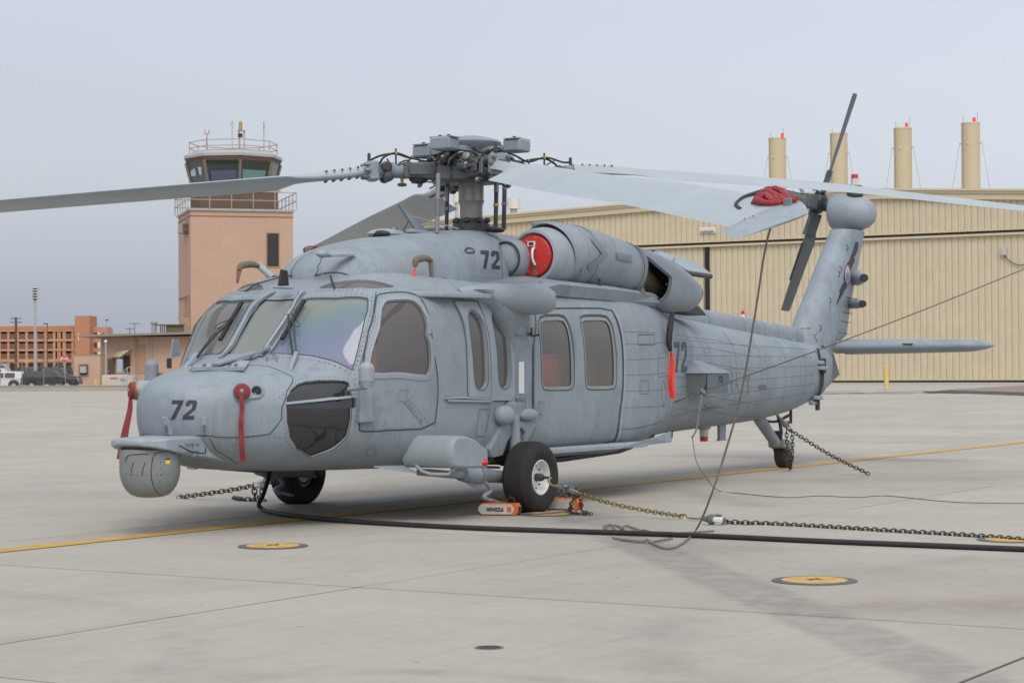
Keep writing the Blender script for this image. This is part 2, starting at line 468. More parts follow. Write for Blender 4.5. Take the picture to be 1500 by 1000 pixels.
    L(noise(120, 4, .7), bp.inputs['Height']); L(bp.outputs[0], b.inputs['Normal'])
    return m
CONC = ground_material()
JOINT = mat('joint_filler', (.07, .062, .052), .9, var=.3, scale=5)
TAR = mat('asphalt', (.055, .055, .055), .9, var=.2, scale=1, bump=.4)
GRAVEL = mat('gravel_soil', (.24, .195, .16), .95, var=.3, scale=2, bump=.8, bscale=6)
WALK = mat('pale_concrete', (.42, .39, .345), .85, var=.1, scale=.3)
ap = MB().box((300, 200, -.17), (2400, 2400, .3)).build('apron', CONC, kind='structure')
gx = [-22.2, -18.3, -14.4, -10.4, -6.47, -2.72, 1.0, 5.2]
while gx[-1] < 112: gx.append(gx[-1]+4.0)
gy = [-20.6, -16.5, -12.4, -8.27, -3.82, 0.62, 5.0]
while gy[-1] < 90: gy.append(gy[-1]+4.3)
rng_ = random.Random(4)
for x in gx[4:30]:
    MB().box((x, 20, -.010), (.06, 70, .015)).build('joint_filler', JOINT, ap)
for y in gy[:16]:
    MB().box((40, y, -.0105), (125, .06, .015)).build('joint_filler', JOINT, ap)
nslab = 0
for i in range(len(gx)-1):
    for j in range(len(gy)-1):
        x0, x1, y0, y1 = gx[i], gx[i+1], gy[j], gy[j+1]
        c = np.array([(x0+x1)/2, (y0+y1)/2])
        rel = c - CAMP[:2]
        D = rel @ _fh[:2]; Lt = rel @ _r[:2]
        if D > 104 or D < -3 or abs(Lt) > .30*max(D, 0)+6.5: continue
        g = .011
        zt = rng_.uniform(-.0012, .0012)
        b = .004
        p = MB()
        rings = []
        for zz, k in ((-.0135, g), (zt-b, g), (zt, g+b)):
            rings.append([(x0+k, y0+k, zz), (x1-k, y0+k, zz), (x1-k, y1-k, zz), (x0+k, y1-k, zz)])
        p.loft(rings, caps=False)
        p.add([q for q in rings[-1]], [(0, 1, 2, 3)])
        p.build('slab', CONC, ap)
        nslab += 1
# beyond the slabs the apron continues as one surface
def sheet(name, pts, z, m, th=.004, **k):
    return MB().prism([(p[0], p[1], z) for p in pts], (0, 0, -th), (0, 0, 0)).build(name, m, **k)
# taxi line
PAINT = mat('taxi_line_yellow', (.50, .29, .045), .7, var=.25, scale=5, speck=.6, wear=(.30, .26, .20))
tl = MB()
for x0, x1, in zip(np.arange(-14, 60, .5), np.arange(-13.5, 60.5, .5)):
    j0 = .115 + .004*math.sin(x0*7); j1 = .115 + .004*math.sin(x1*7)
    tl.add([(x0, -j0+.0, .0045), (x1, -j1+.0, .0045), (x1, j1, .0045), (x0, j0, .0045)], [(0, 1, 2, 3)])
tl.build('taxi_line', PAINT, kind='structure')
# pale walk before the hangar, asphalt and planted gravel beyond
HX = 165.0
def gp(px, py, z=0.0): return at(px, py, z=z)
sheet('pavement', [(152, -60), (HX, -60), (HX, 160), (152, 160)], .03, WALK, th=.045, kind='structure')
a0 = far(1350, 575, 100); 
asp = [gp(1350, 574), gp(1510, 580), gp(1800, 590), gp(1800, 566), gp(1500, 567.5), gp(1420, 569)]
sheet('asphalt_patch', asp, .012, TAR, th=.01, kind='structure')
grv = [gp(1392, 572.2), gp(1530, 576), gp(1800, 579), gp(1800, 563.5), gp(1500, 564.5), gp(1440, 568)]
sheet('gravel_bed', grv, .03, GRAVEL, th=.02, kind='structure')

# ------------------------------------------------------------------ skins: section tables, exact mapping, holes
def pchip(xs, ys, x):
    xs = np.asarray(xs, float); ys = np.asarray(ys, float); x = np.clip(x, xs[0], xs[-1])
    h = np.diff(xs); d = np.diff(ys)/h; mslope = np.zeros_like(xs)
    for i in range(1, len(xs)-1):
        if d[i-1]*d[i] > 0:
            w1 = 2*h[i]+h[i-1]; w2 = h[i]+2*h[i-1]
            mslope[i] = (w1+w2)/(w1/d[i-1]+w2/d[i])
    mslope[0] = d[0]; mslope[-1] = d[-1]
    k = np.clip(np.searchsorted(xs, x, side='right')-1, 0, len(h)-1)
    s = (x-xs[k])/h[k]
    return ys[k]*(1+2*s)*(1-s)**2 + mslope[k]*h[k]*s*(1-s)**2 + ys[k+1]*s*s*(3-2*s) + mslope[k+1]*h[k]*s*s*(s-1)
MISS = []
class Skin:
    # table rows: x, z bottom, z top, half width, z widest, n top, n bottom, y centre
    def __init__(s, rows):
        s.T = np.array(rows, float)
    def val(s, x):
        return [pchip(s.T[:, 0], s.T[:, k], x) for k in range(1, 8)]
    def pos(s, x, ph, side=-1):
        x = np.asarray(x, float); ph = np.asarray(ph, float)
        zb, zt, hw, zw, n1, n2, yc = s.val(x)
        up = ph >= 0
        n = np.where(up, n1, n2)
        c = np.abs(np.cos(ph)); q = np.abs(np.sin(ph))
        r = (c**n + q**n)**(-1/n)
        y = yc + side*hw*r*c
        z = np.where(up, zw + (zt-zw)*r*q, zw - (zw-zb)*r*q)
        return np.stack([x, y, z], -1)
    def nrm(s, x, ph, side=-1):
        e = 2e-3
        x = np.asarray(x, float); ph = np.asarray(ph, float)
        a = s.pos(x+e, ph, side)-s.pos(x-e, ph, side); b = s.pos(x, ph+e, side)-s.pos(x, ph-e, side)
        n = np.cross(a, b)*(1 if side < 0 else -1)
        n /= np.linalg.norm(n, axis=-1, keepdims=True)+1e-12
        return -n if False else n
    def off(s, x, ph, d, side=-1):
        p = s.pos(x, ph, side); n = s.nrm(x, ph, side)
        zb, zt, hw, zw, n1, n2, yc = s.val(np.asarray(x, float))
        c = np.stack([np.asarray(x, float), yc, zw], -1)
        sg = np.sign(((p-c)*n).sum(-1))[..., None]
        sg = np.where(sg == 0, 1, sg)
        return p + n*sg*d
    def phi(s, x, z):
        zb, zt, hw, zw, n1, n2, yc = s.val(np.asarray(x, float))
        up = z >= zw
        v = np.where(up, (z-zw)/(zt-zw), (zw-z)/(zw-zb)); v = np.clip(v, 0, .9999)
        n = np.where(up, n1, n2)
        u = (1-v**n)**(1/n)
        return np.where(up, np.arctan2(v, u), -np.arctan2(v, u))
    def FV(s, P):
        zb, zt, hw, zw, n1, n2, yc = s.val(P[:, 0])
        up = P[:, 2] >= zw
        v = np.where(up, (P[:, 2]-zw)/(zt-zw), (zw-P[:, 2])/(zw-zb)); n = np.where(up, n1, n2)
        f = (np.abs(P[:, 1]-yc)/hw)**n + np.abs(v)**n - 1
        return np.where((P[:, 0] < s.T[0, 0]) | (P[:, 0] > s.T[-1, 0]), 5.0, f)
    def F(s, p):
        zb, zt, hw, zw, n1, n2, yc = s.val(np.array(p[0]))
        up = p[2] >= zw
        v = (p[2]-zw)/(zt-zw) if up else (zw-p[2])/(zw-zb)
        n = n1 if up else n2
        return (abs(p[1]-yc)/hw)**n + abs(v)**n - 1
    def pick(s, px, py):
        # surface point under a measured sight line: returns (x, phi)
        d = ray(px, py)
        ts = np.arange(10, 34, .03); P = CAMP + ts[:, None]*d
        f = s.FV(P)
        i = int(np.argmax(f < 0))
        if f[i] < 0 and i > 0:
            lo, hi = ts[i-1], ts[i]
            for _ in range(16):
                mid = (lo+hi)/2
                if s.FV((CAMP+d*mid)[None])[0] < 0: hi = mid
                else: lo = mid
            p = CAMP+d*hi
        else:
            p = P[int(np.argmin(f))]
        p = np.array(p); p[0] = min(max(p[0], s.T[0, 0]), s.T[-1, 0])
        zb, zt, hw, zw, n1, n2, yc = [float(q) for q in s.val(np.array(p[0]))]
        up = p[2] >= zw
        v = (p[2]-zw)/(zt-zw) if up else (zw-p[2])/(zw-zb)
        return float(p[0]), math.copysign(math.atan2(abs(v), abs(p[1]-yc)/hw), 1 if up else -1)
    def loop(s, pts, res=.04, smooth=0, close=True):
        # picked outline, subdivided in parameter space
        P = [s.pick(*p) for p in pts]
        return densify(P, res, smooth, close)
    def xz(s, pts, res=.04, smooth=0, close=True):
        P = [(p[0], float(s.phi(p[0], p[1]))) for p in pts]
        return densify(P, res, smooth, close)
def densify(P, res=.04, smooth=0, close=True):
    P = [np.array(p, float) for p in P]
    for _ in range(smooth):
        Q = []
        m_ = len(P)
        rg = range(m_) if close else range(m_-1)
        if not close: Q.append(P[0])
        for i in rg:
            a, b = P[i], P[(i+1) % m_]
            Q += [a*.8+b*.2, a*.2+b*.8] if not (not close and i in (0, m_-2)) else ([a*.2+b*.8] if i == 0 else [a*.8+b*.2])
        if not close: Q.append(P[-1])
        P = Q
    o = []
    m_ = len(P)
    for i in range(m_ if close else m_-1):
        a, b = P[i], P[(i+1) % m_]
        k = max(1, int(np.linalg.norm(b-a)/res))
        for j in range(k): o.append(a+(b-a)*j/k)
    if not close: o.append(P[-1])
    return o
def inside(p, poly):
    c = False; x, y = p
    n = len(poly); j = n-1
    for i in range(n):
        xi, yi = poly[i]; xj, yj = poly[j]
        if (yi > y) != (yj > y) and x < (xj-xi)*(y-yi)/(yj-yi)+xi: c = not c
        j = i
    return c
def skin_regions(s, xs, nphi, loops, extra=()):
    """triangulate (x, phi) with the loops as constraints; returns verts, dict region->tris ('skin' = outside all)"""
    phs = np.linspace(-math.pi/2, math.pi/2, nphi)
    V = []; E = []
    for L in list(loops.values()) + list(extra):
        b = len(V)
        V += [Vector((float(p[0]), float(p[1]))) for p in L]
        n = len(L)
        E += [(b+i, b+(i+1) % n) for i in range(n)]
    LP = np.array([(p[0], p[1]) for p in V]) if V else None
    for x in xs:
        for ph in phs:
            if LP is not None and np.min((LP[:, 0]-x)**2+(LP[:, 1]-ph)**2) < .0001 and abs(ph) < 1.57 and x not in (xs[0], xs[-1]): continue
            V.append(Vector((float(x), float(ph))))
    r = delaunay_2d_cdt(V, E, [], 0, 1e-5)
    vs, tris = r[0], [t for t in r[2]]
    vs = np.array([(v.x, v.y) for v in vs])
    reg = {k: [] for k in loops}; reg['skin'] = []
    bb = {k: (min(p[0] for p in L), max(p[0] for p in L), min(p[1] for p in L), max(p[1] for p in L)) for k, L in loops.items()}
    for t in tris:
        c = vs[list(t)].mean(0)
        hit = 'skin'
        for k, L in loops.items():
            b = bb[k]
            if b[0] <= c[0] <= b[1] and b[2] <= c[1] <= b[3] and inside(c, L):
                hit = k; break
        reg[hit].append(tuple(t))
    return vs, reg
def skin_mesh(s, vs, tris, d, side):
    used = sorted({i for t in tris for i in t}); mp_ = {u: i for i, u in enumerate(used)}
    P = s.off(vs[used, 0], vs[used, 1], d, side) if d else s.pos(vs[used, 0], vs[used, 1], side)
    b = MB(); b.add(P, [tuple(mp_[i] for i in t) for t in tris]); return b
def ribbon(b, s, L, w, d, side=-1, close=True, base=0.0):
    """flat strip of width w lying d above the skin along the line L"""
    L = [np.array(p, float) for p in L]; n = len(L)
    X = np.array([p[0] for p in L]); H = np.array([p[1] for p in L])
    P = s.off(X, H, d, side); Nn = P - s.off(X, H, d-.01, side); Nn /= np.linalg.norm(Nn, axis=1, keepdims=True)+1e-12
    vs = []
    for i in range(n):
        a = P[(i-1) % n] if (close or i > 0) else P[i]; c = P[(i+1) % n] if (close or i < n-1) else P[i]
        t = c-a; t /= np.linalg.norm(t)+1e-9
        sd_ = np.cross(t, Nn[i]); sd_ /= np.linalg.norm(sd_)+1e-9
        vs += [P[i]-sd_*w/2, P[i]+sd_*w/2]
    fs = []
    for i in range(n if close else n-1):
        k = (i+1) % n
        fs.append((2*i, 2*i+1, 2*k+1, 2*k))
    b.add(vs, fs)
def reveal(b, s, L, d0, d1, side=-1):
    X = np.array([p[0] for p in L]); H = np.array([p[1] for p in L]); n = len(L)
    A = s.off(X, H, d0, side); B = s.off(X, H, d1, side)
    b.add(list(A)+list(B), [(i, (i+1) % n, n+(i+1) % n, n+i) for i in range(n)])
def rivets(b, s, L, step=.05, r=.006, side=-1, close=False, d=.002):
    """small heads along a line"""
    X = np.array([p[0] for p in L]); H = np.array([p[1] for p in L])
    if close: X = np.append(X, X[0]); H = np.append(H, H[0])
    P = s.off(X, H, d, side); seg = np.linalg.norm(np.diff(P, axis=0), axis=1); cum = np.concatenate([[0], np.cumsum(seg)])
    for q in np.arange(step/2, cum[-1], step):
        i = min(np.searchsorted(cum, q)-1, len(seg)-1); i = max(i, 0); u = (q-cum[i])/(seg[i]+1e-9)
        x = X[i]+(X[i+1]-X[i])*u; h = H[i]+(H[i+1]-H[i])*u
        c = s.off(x, h, d, side); nn = c-s.off(x, h, d-.01, side); nn = Vector(nn).normalized()
        a = nn.orthogonal().normalized(); e = nn.cross(a)
        vs = [Vector(c)+(a*math.cos(k*math.pi/3)+e*math.sin(k*math.pi/3))*r for k in range(6)]
        b.add(vs, [(0, 1, 2, 3, 4, 5)])
def shrink(L, k):
    """inset a loop in parameter space by distance k"""
    n = len(L); o = []
    c = np.mean(L, axis=0)
    for i in range(n):
        t = np.array(L[(i+1) % n])-np.array(L[(i-1) % n]); t /= np.linalg.norm(t)+1e-9
        nn = np.array([-t[1], t[0]])
        if nn @ (c-L[i]) < 0 and k > 0 and False: nn = -nn
        o.append(np.array(L[i])+nn*k)
    area = sum(L[i][0]*L[(i+1) % n][1]-L[(i+1) % n][0]*L[i][1] for i in range(n))
    if area < 0:
        o = [2*np.array(L[i])-o[i] for i in range(n)]
    return o
# block numerals and marks laid on a skin
SEVEN = [(0, 1), (.62, 1), (.62, .82), (.36, 0), (.12, 0), (.37, .80), (.0, .80)]
TWO = [(0, .70), (0, .88), (.12, 1), (.50, 1), (.62, .88), (.62, .55), (.26, .2), (.62, .2), (.62, 0), (0, 0), (0, .2), (.39, .57), (.39, .78), (.35, .81), (.27, .81), (.23, .77), (.23, .70)]
def subdiv(vs, ts, k):
    for _ in range(k):
        nt_ = []; ed = {}
        def mid(a, b):
            q = (min(a, b), max(a, b))
            if q not in ed:
                ed[q] = len(vs); vs.append((vs[a]+vs[b])/2)
            return ed[q]
        for a, b, c in ts:
            x, y, z = mid(a, b), mid(b, c), mid(c, a)
            nt_ += [(a, x, z), (x, b, y), (z, y, c), (x, y, z)]
        ts = nt_
    return vs, ts
def decal(s, polys, fn, d=.003, k=1):
    """polys in local units, fn maps them to sight-line pixels on the skin"""
    b = MB()
    for P in polys:
        ts = [tuple(t) for t in tessellate_polygon([[Vector((p[0], p[1], 0)) for p in P]])]
        vs = [np.array(p, float) for p in P]
        vs, ts = subdiv(vs, ts, k)
        pts = []
        for v in vs:
            x, h = s.pick(*fn(v)); pts.append(s.off(x, h, d, -1))
        b.add(pts, ts)
    return b
def text_polys(txt, size=1.0, bold=.0, spacing=1.0):
    """flat text as triangles in local units"""
    cu = bpy.data.curves.new('lettering', 'FONT'); cu.body = txt; cu.size = size; cu.offset = bold; cu.resolution_u = 3; cu.space_character = spacing
    ob = bpy.data.objects.new('lettering', cu); COL.objects.link(ob)
    dg = bpy.context.evaluated_depsgraph_get(); me = bpy.data.meshes.new_from_object(ob.evaluated_get(dg))
    me.calc_loop_triangles()
    vs = [np.array((v.co.x, v.co.y)) for v in me.vertices]; ts = [tuple(t.vertices) for t in me.loop_triangles]
    bpy.data.objects.remove(ob); bpy.data.curves.remove(cu); bpy.data.meshes.remove(me)
    return vs, ts
def text_decal(s, txt, fn, size=1.0, bold=0.0, d=.003, spacing=1.0):
    vs, ts = text_polys(txt, size, bold, spacing)
    b = MB(); pts = []
    for v in vs:
        x, h = s.pick(*fn(v)); pts.append(s.off(x, h, d, -1))
    return b.add(pts, ts)
# ------------------------------------------------------------------ helicopter
HELI = empty('helicopter', (4.55, 0, 0), 0, 'light grey twin-engine military helicopter marked 72, parked with its rotor blades spread', 'helicopter')
def Q1(x, y): return (160+x/2.7775, 380+y/2.7775)
def Q2(x, y): return (500+x/2.6313, 400+y/2.6316)
def Q3(x, y): return (420+x/4.4118, 300+y/4.41)
def Q4(x, y): return (720+x/4.1667, 300+y/4.168)
def Q5(x, y): return (500+x/4.1667, 180+y/4.1688)
def Q6(x, y): return (760+x/3.5722, 420+y/3.5714)
def Q7(x, y): return (1020+x/3.2267, 110+y/3.2258)
def Q8(x, y): return (1000+x/3, 400+y/3)
FUS = Skin([
 (-.172, .985, 1.015, .03, 1.0, 2.2, 2.2, 0), (-.169, .95, 1.05, .10, 1.0, 2.2, 2.2, 0), (-.158, .86, 1.13, .15, 1.0, 2.3, 2.3, 0), (-.12, .77, 1.195, .25, 1.0, 2.4, 2.4, 0), (-.035, .685, 1.25, .365, 1.0, 2.4, 2.5, 0),
 (.11, .60, 1.30, .51, 1.0, 2.4, 2.6, 0), (.32, .535, 1.355, .69, 1.0, 2.3, 2.7, 0), (.60, .49, 1.40, .855, 1.0, 2.1, 2.8, 0), (.84, .475, 1.445, .96, 1.0, 2.0, 3, 0),
 (.92, .47, 1.49, 1.0, 1.0, 2.0, 3, 0), (1.12, .46, 1.69, 1.045, 1.0, 2.1, 3.2, 0), (1.38, .455, 1.94, 1.09, 1.02, 3.3, 3.4, 0), (1.46, .45, 1.985, 1.105, 1.04, 4.0, 3.5, 0),
 (1.65, .45, 2.11, 1.13, 1.06, 3.8, 4.2, 0), (2.0, .445, 2.2, 1.16, 1.1, 4, 5, 0), (2.4, .44, 2.22, 1.18, 1.12, 4.6, 5.5, 0), (3.2, .43, 2.18, 1.18, 1.15, 5.5, 5.5, 0),
 (5.7, .43, 2.17, 1.18, 1.15, 5.5, 5.5, 0), (6.35, .455, 2.16, 1.165, 1.16, 4.8, 4.2, 0), (6.9, .49, 2.12, 1.07, 1.18, 4.0, 3.2, 0), (7.5, .525, 2.06, .92, 1.2, 3.2, 2.8, 0),
 (8.3, .565, 1.98, .74, 1.22, 2.7, 2.5, 0), (9.5, .60, 1.90, .585, 1.24, 2.4, 2.4, 0), (11.0, .65, 1.80, .45, 1.25, 2.3, 2.3, 0), (12.2, .75, 1.725, .37, 1.27, 2.3, 2.3, 0), (12.72, .84, 1.69, .335, 1.29, 2.4, 2.4, 0)])
L = {}
hp = math.pi/2
# windscreen
wp = [FUS.pick(*Q1(*p)) for p in [(652, 383), (720, 383), (780, 387), (870, 402), (940, 425), (988, 450), (1020, 330), (1040, 240), (1052, 157), (920, 157), (806, 158)]]
L['windshield_port'] = densify(wp, .05)
ce = [FUS.pick(*Q1(*p)) for p in [(757, 160), (708, 240), (655, 322), (617, 384)]]
xb, xt = ce[-1][0]-.01, ce[0][0]-.012
L['windshield_centre'] = densify([(xt, hp)] + ce + [(xb, hp)], .05)
# roof window
L['roof_window'] = densify([FUS.pick(*Q3(*p)) for p in [(185, 543), (300, 500), (400, 486), (520, 484), (620, 500), (715, 535), (560, 545), (380, 545)]], .05, 1)
L['door_window'] = densify([FUS.pick(*Q2(*p)) for p in [(118, 393), (109, 345), (120, 290), (150, 150), (172, 110), (205, 106), (275, 107), (303, 130), (325, 172), (333, 212), (328, 240), (340, 270), (344, 310), (343, 372), (326, 396)]], .04, 1)
L['chin_upper'] = densify([FUS.pick(*Q1(*p)) for p in [(720, 581), (724, 560), (740, 530), (768, 506), (800, 496), (850, 491), (905, 491), (960, 495), (974, 501), (985, 555)]], .04, 0)
L['chin_lower'] = densify([FUS.pick(*Q1(*p)) for p in [(720, 589), (800, 581), (900, 570), (1000, 560), (1002, 598), (986, 604), (984, 650), (966, 722), (912, 770), (820, 805), (765, 772), (735, 720), (724, 660)]], .04)
L['cabin_window_a'] = densify([FUS.pick(*Q6(*p)) for p in [(112, 152), (232, 148), (262, 195), (280, 270), (288, 370), (290, 510), (272, 538), (135, 540), (121, 515), (118, 370), (112, 270), (100, 210)]], .04, 1)
L['cabin_window_b'] = densify([FUS.pick(*Q6(*p)) for p in [(318, 152), (452, 150), (482, 185), (500, 260), (510, 360), (511, 500), (498, 534), (362, 537), (350, 510), (346, 370), (338, 270), (326, 200)]], .04, 1)
L['gunner_glass_a'] = densify([FUS.pick(*Q2(*p)) for p in [(484, 165), (490, 150), (505, 150), (533, 180), (548, 230), (556, 330), (557, 420), (545, 443), (528, 447), (512, 435), (507, 400), (500, 300), (490, 220)]], .04, 1)
L['gunner_glass_b'] = densify([FUS.pick(*Q2(*p)) for p in [(573, 170), (582, 152), (600, 158), (630, 205), (640, 290), (644, 380), (640, 430), (624, 444), (606, 434), (600, 400), (596, 300), (584, 220)]], .04, 1)
DOORC = densify([FUS.pick(*Q2(*p)) for p in [(135, 88), (150, 80), (288, 80), (318, 112), (352, 285), (372, 400), (372, 480), (358, 601), (80, 611), (66, 600), (76, 470), (82, 330), (110, 190)]], .04, 1)
DOORS = densify([FUS.pick(*Q6(*p)) for p in [(80, 118), (200, 112), (478, 112), (512, 180), (538, 290), (545, 420), (540, 560), (520, 700), (485, 822), (200, 838), (15, 842), (30, 780), (72, 640), (76, 480), (76, 300), (90, 200)]], .05, 1)
GP1 = densify([FUS.pick(*Q2(*p)) for p in [(432, 112), (515, 114), (545, 180), (563, 260), (568, 360), (570, 484), (488, 476), (486, 400), (482, 280), (470, 200)]], .05)
GP2 = densify([FUS.pick(*Q2(*p)) for p in [(522, 114), (605, 120), (640, 190), (656, 250), (662, 360), (660, 470), (645, 491), (572, 491), (572, 360), (566, 250), (548, 180)]], .05)
xs = np.unique(np.concatenate([np.linspace(-.172, -.03, 14), np.arange(.0, 2.6, .055), np.arange(2.6, 7.4, .11), np.arange(7.4, 12.72, .2), [12.72]]))
vs, reg = skin_regions(FUS, xs, 49, L)
sk = MB()
for side in (-1, 1):
    q = skin_mesh(FUS, vs, reg['skin'], 0, side)
    sk.add(q.v, q.f)
    for k, lp in L.items(): 
        if k != 'windshield_centre': reveal(sk, FUS, lp, 0, -.03, side)
sk.add([FUS.pos(-.1719, a_, s_) for s_, a_ in [(-1, a) for a in np.linspace(-1.57, 1.57, 12)]+[(1, a) for a in np.linspace(1.5, -1.5, 12)]], [tuple(range(24))])
fus = sk.build('fuselage', GREY, HELI, smooth=True, angle=35, merge=True)
# lids of the shell
def pane_obj(name, key, m, side, d=-.016, parent=None):
    q = skin_mesh(FUS, vs, reg[key], d, side)
    return q.build(name, m, parent or HELI, smooth=True)
for side in (-1, 1):
    pane_obj('windshield_pane', 'windshield_port', G_WSP if side < 0 else G_WSS, side)
    pane_obj('roof_window', 'roof_window', G_EYE, side)
    cdr = empty('cockpit_door', (0, 0, 0)); cdr.parent = HELI; KIDS.setdefault(HELI.name, []).append(cdr)
    cdr.location = (0, 0, 0)
    pane_obj('door_window', 'door_window', G_SIDE, side, parent=cdr)
    b = MB(); ribbon(b, FUS, shrink(L['door_window'], -.022), .045, .007, side)
    ribbon(b, FUS, shrink(L['door_window'], -.045), .004, .009, side)
    b.build('window_surround', GREY2, cdr, smooth=True)
    b = MB(); ribbon(b, FUS, DOORC, .013, .0025, side); b.build('door_seam', SEAM, cdr)
    b = MB(); rivets(b, FUS, shrink(DOORC, .022), .05, .0045, side, True); rivets(b, FUS, shrink(L['door_window'], -.028), .032, .0045, side, True, .009)
    tag(b.build('rivet', RIVET, cdr), kind='stuff')
    for key in ('chin_upper', 'chin_lower'):
        pane_obj('chin_window', key, G_CHIN, side)
    b = MB(); ribbon(b, FUS, L['chin_lower'], .008, .002, side); ribbon(b, FUS, L['chin_upper'], .006, .002, side)
    b.build('window_seal', SEAM, HELI)
# centre pane spans both sides
b = MB()
for side in (-1, 1):
    q = skin_mesh(FUS, vs, reg['windshield_centre'], -.012, side); b.add(q.v, q.f)
b.build('windshield_pane', G_WS, HELI, smooth=True, merge=True)
# raised posts and frames round the windscreen
b = MB(); rv = MB(); sm = MB()
for side in (-1, 1):
    wl = L['windshield_port']
    mid = [((np.array(a)+np.array(c))/2) for a, c in zip([FUS.pick(*Q1(*p)) for p in [(797, 130), (757, 200), (708, 275), (655, 352), (620, 400)]], [FUS.pick(*Q1(*p)) for p in [(778, 130), (740, 200), (690, 275), (638, 352), (604, 400)]])]
    mid = densify(mid, .05, 0, False)
    ribbon(b, FUS, mid, .034, .02, side, False); 
    P0 = [FUS.off(p[0], p[1], .02, side) for p in mid]
    ribbon(b, FUS, [np.array(p)+np.array((0, .016)) for p in mid], .02, .008, side, False)
    ribbon(sm, FUS, [np.array(p)+np.array((0, .033)) for p in mid], .008, .004, side, False)
    ribbon(sm, FUS, [np.array(p)-np.array((0, .030)) for p in mid], .006, .004, side, False)
    ribbon(sm, FUS, wl, .009, .0025, side)
    rivets(rv, FUS, shrink(wl, -.03), .048, .0062, side, True)
    up = densify([FUS.pick(*Q1(*p)) for p in [(835, 128), (950, 127), (1075, 127)]], .05, 0, False)
    rivets(rv, FUS, up, .045, .006, side)
    jn = densify([FUS.pick(*Q1(*p)) for p in [(1086, 130), (1075, 200), (1050, 310), (1018, 440), (1015, 520), (1016, 690), (1030, 700)]], .05, 0, False)
    ribbon(sm, FUS, jn, .008, .002, side, False)
    j2 = [np.array(p)-np.array((.045, 0)) for p in jn[:-2]]
    rivets(rv, FUS, j2, .045, .006, side)
    # chin window surround rivets
    cr1 = densify([FUS.pick(*Q1(*p)) for p in [(708, 655), (706, 590), (712, 550), (735, 512), (768, 488), (850, 478), (960, 483), (994, 498), (1006, 545)]], .05, 0, False)
    cr2 = densify([FUS.pick(*Q1(*p)) for p in [(708, 655), (720, 735), (755, 790), (820, 822), (925, 782), (984, 728), (1002, 650), (1010, 610)]], .05, 0, False)
    rivets(rv, FUS, cr1, .042, .0055, side); rivets(rv, FUS, cr2, .042, .0055, side)
    dv_ = densify([FUS.pick(*Q1(*p)) for p in [(718, 585), (800, 577), (900, 566), (1004, 556)]], .05, 0, False)
    cdv = MB(); ribbon(cdv, FUS, dv_, .022, .004, side, False); cdv.build('chin_window_divider', GREY2, HELI)
    rivets(rv, FUS, shrink(L['roof_window'], -.03), .06, .0055, side, True)
    # lower edge rivets along the windscreen sill
    sill = densify([FUS.pick(*Q1(*p)) for p in [(480, 405), (560, 402), (650, 402), (780, 404), (870, 420), (990, 478)]], .05, 0, False)
    rivets(rv, FUS, sill, .05, .006, side)
    # nose door seam: over the nose and back down the side
    nd = densify([FUS.pick(*Q1(*p)) for p in [(330, 455), (580, 430), (640, 433), (700, 455), (748, 480), (722, 535), (702, 600), (700, 650), (652, 710), (400, 716), (140, 712)]], .05, 0, False)
    ribbon(sm, FUS, nd, .008, .0022, side, False)
    n2 = densify([FUS.pick(*Q1(*p)) for p in [(405, 725), (430, 770), (520, 830)]], .05, 0, False)
    ribbon(sm, FUS, n2, .006, .0022, side, False)
    n3 = densify([FUS.pick(*Q1(*p)) for p in [(665, 575), (745, 520), (760, 500)]], .05, 0, False)
    rivets(rv, FUS, n3, .045, .005, side)
    n4 = densify([FUS.pick(*Q1(*p)) for p in [(440, 728), (600, 724), (710, 724), (760, 800), (800, 840)]], .05, 0, False)
    rivets(rv, FUS, n4, .045, .005, side)
b.build('windshield_frame', GREY2, HELI, smooth=True)
# faces of the side posts and cabin panel seams
def seam_px(Qf, pts, w=.007, close=False, sides=(-1,), smooth=0, riv=0.0, B=None, skin=None):
    skin = skin or FUS
    P = densify([skin.pick(*Qf(*p)) for p in pts], .06, smooth, close)
    for sd_ in sides:
        if w: ribbon(B or sm, skin, P, w, .002, sd_, close)
        if riv: rivets(rv, skin, P, riv, .0045, sd_, close)
seam_px(Q2, [(400, 478), (570, 488)], .02); 
seam_px(Q2, [(372, 110), (362, 200), (368, 280), (374, 420), (372, 490)], 0, riv=.05)
seam_px(Q2, [(372, 492), (440, 494), (560, 494)], 0, riv=.05)
seam_px(Q2, [(362, 520), (610, 520)], 0, riv=.05)
seam_px(Q2, [(70, 625), (350, 608)], 0, riv=.05)
seam_px(Q2, [(530, 525), (572, 525), (552, 630), (515, 628)], .006, True)
seam_px(Q2, [(535, 532), (565, 532), (548, 620), (523, 618)], 0, True, riv=.03)
seam_px(Q2, [(85, 690), (100, 665), (125, 660), (138, 680), (130, 705), (105, 715)], 0, True, smooth=1, riv=.028)
seam_px(Q2, [(95, 690), (105, 672), (122, 668), (130, 682), (122, 702), (105, 706)], .004, True, smooth=1, B=rv)
seam_px(Q2, [(665, 280), (738, 285), (735, 475), (665, 470)], 0, True, riv=.04)
seam_px(Q2, [(741, 285), (741, 520), (735, 560)], .012)
seam_px(Q6, [(70, 300), (70, 620)], .01)
seam_px(Q6, [(540, 235), (715, 240)], .004, B=rv)
for yy in (300, 380, 460, 545, 630):
    seam_px(Q6, [(548, yy), (620, yy), (715, yy-4), (770, yy-12)], .004, B=rv)
seam_px(Q6, [(622, 130), (628, 250), (636, 420), (632, 560), (615, 760)], 0, riv=.05)
seam_px(Q6, [(690, 120), (715, 250), (728, 420), (720, 600), (690, 760)], 0, riv=.05)
seam_px(Q6, [(622, 250), (708, 250), (710, 303), (624, 303)], .007, True)
seam_px(Q6, [(630, 318), (680, 318), (680, 470), (632, 470)], 0, True, riv=.035)
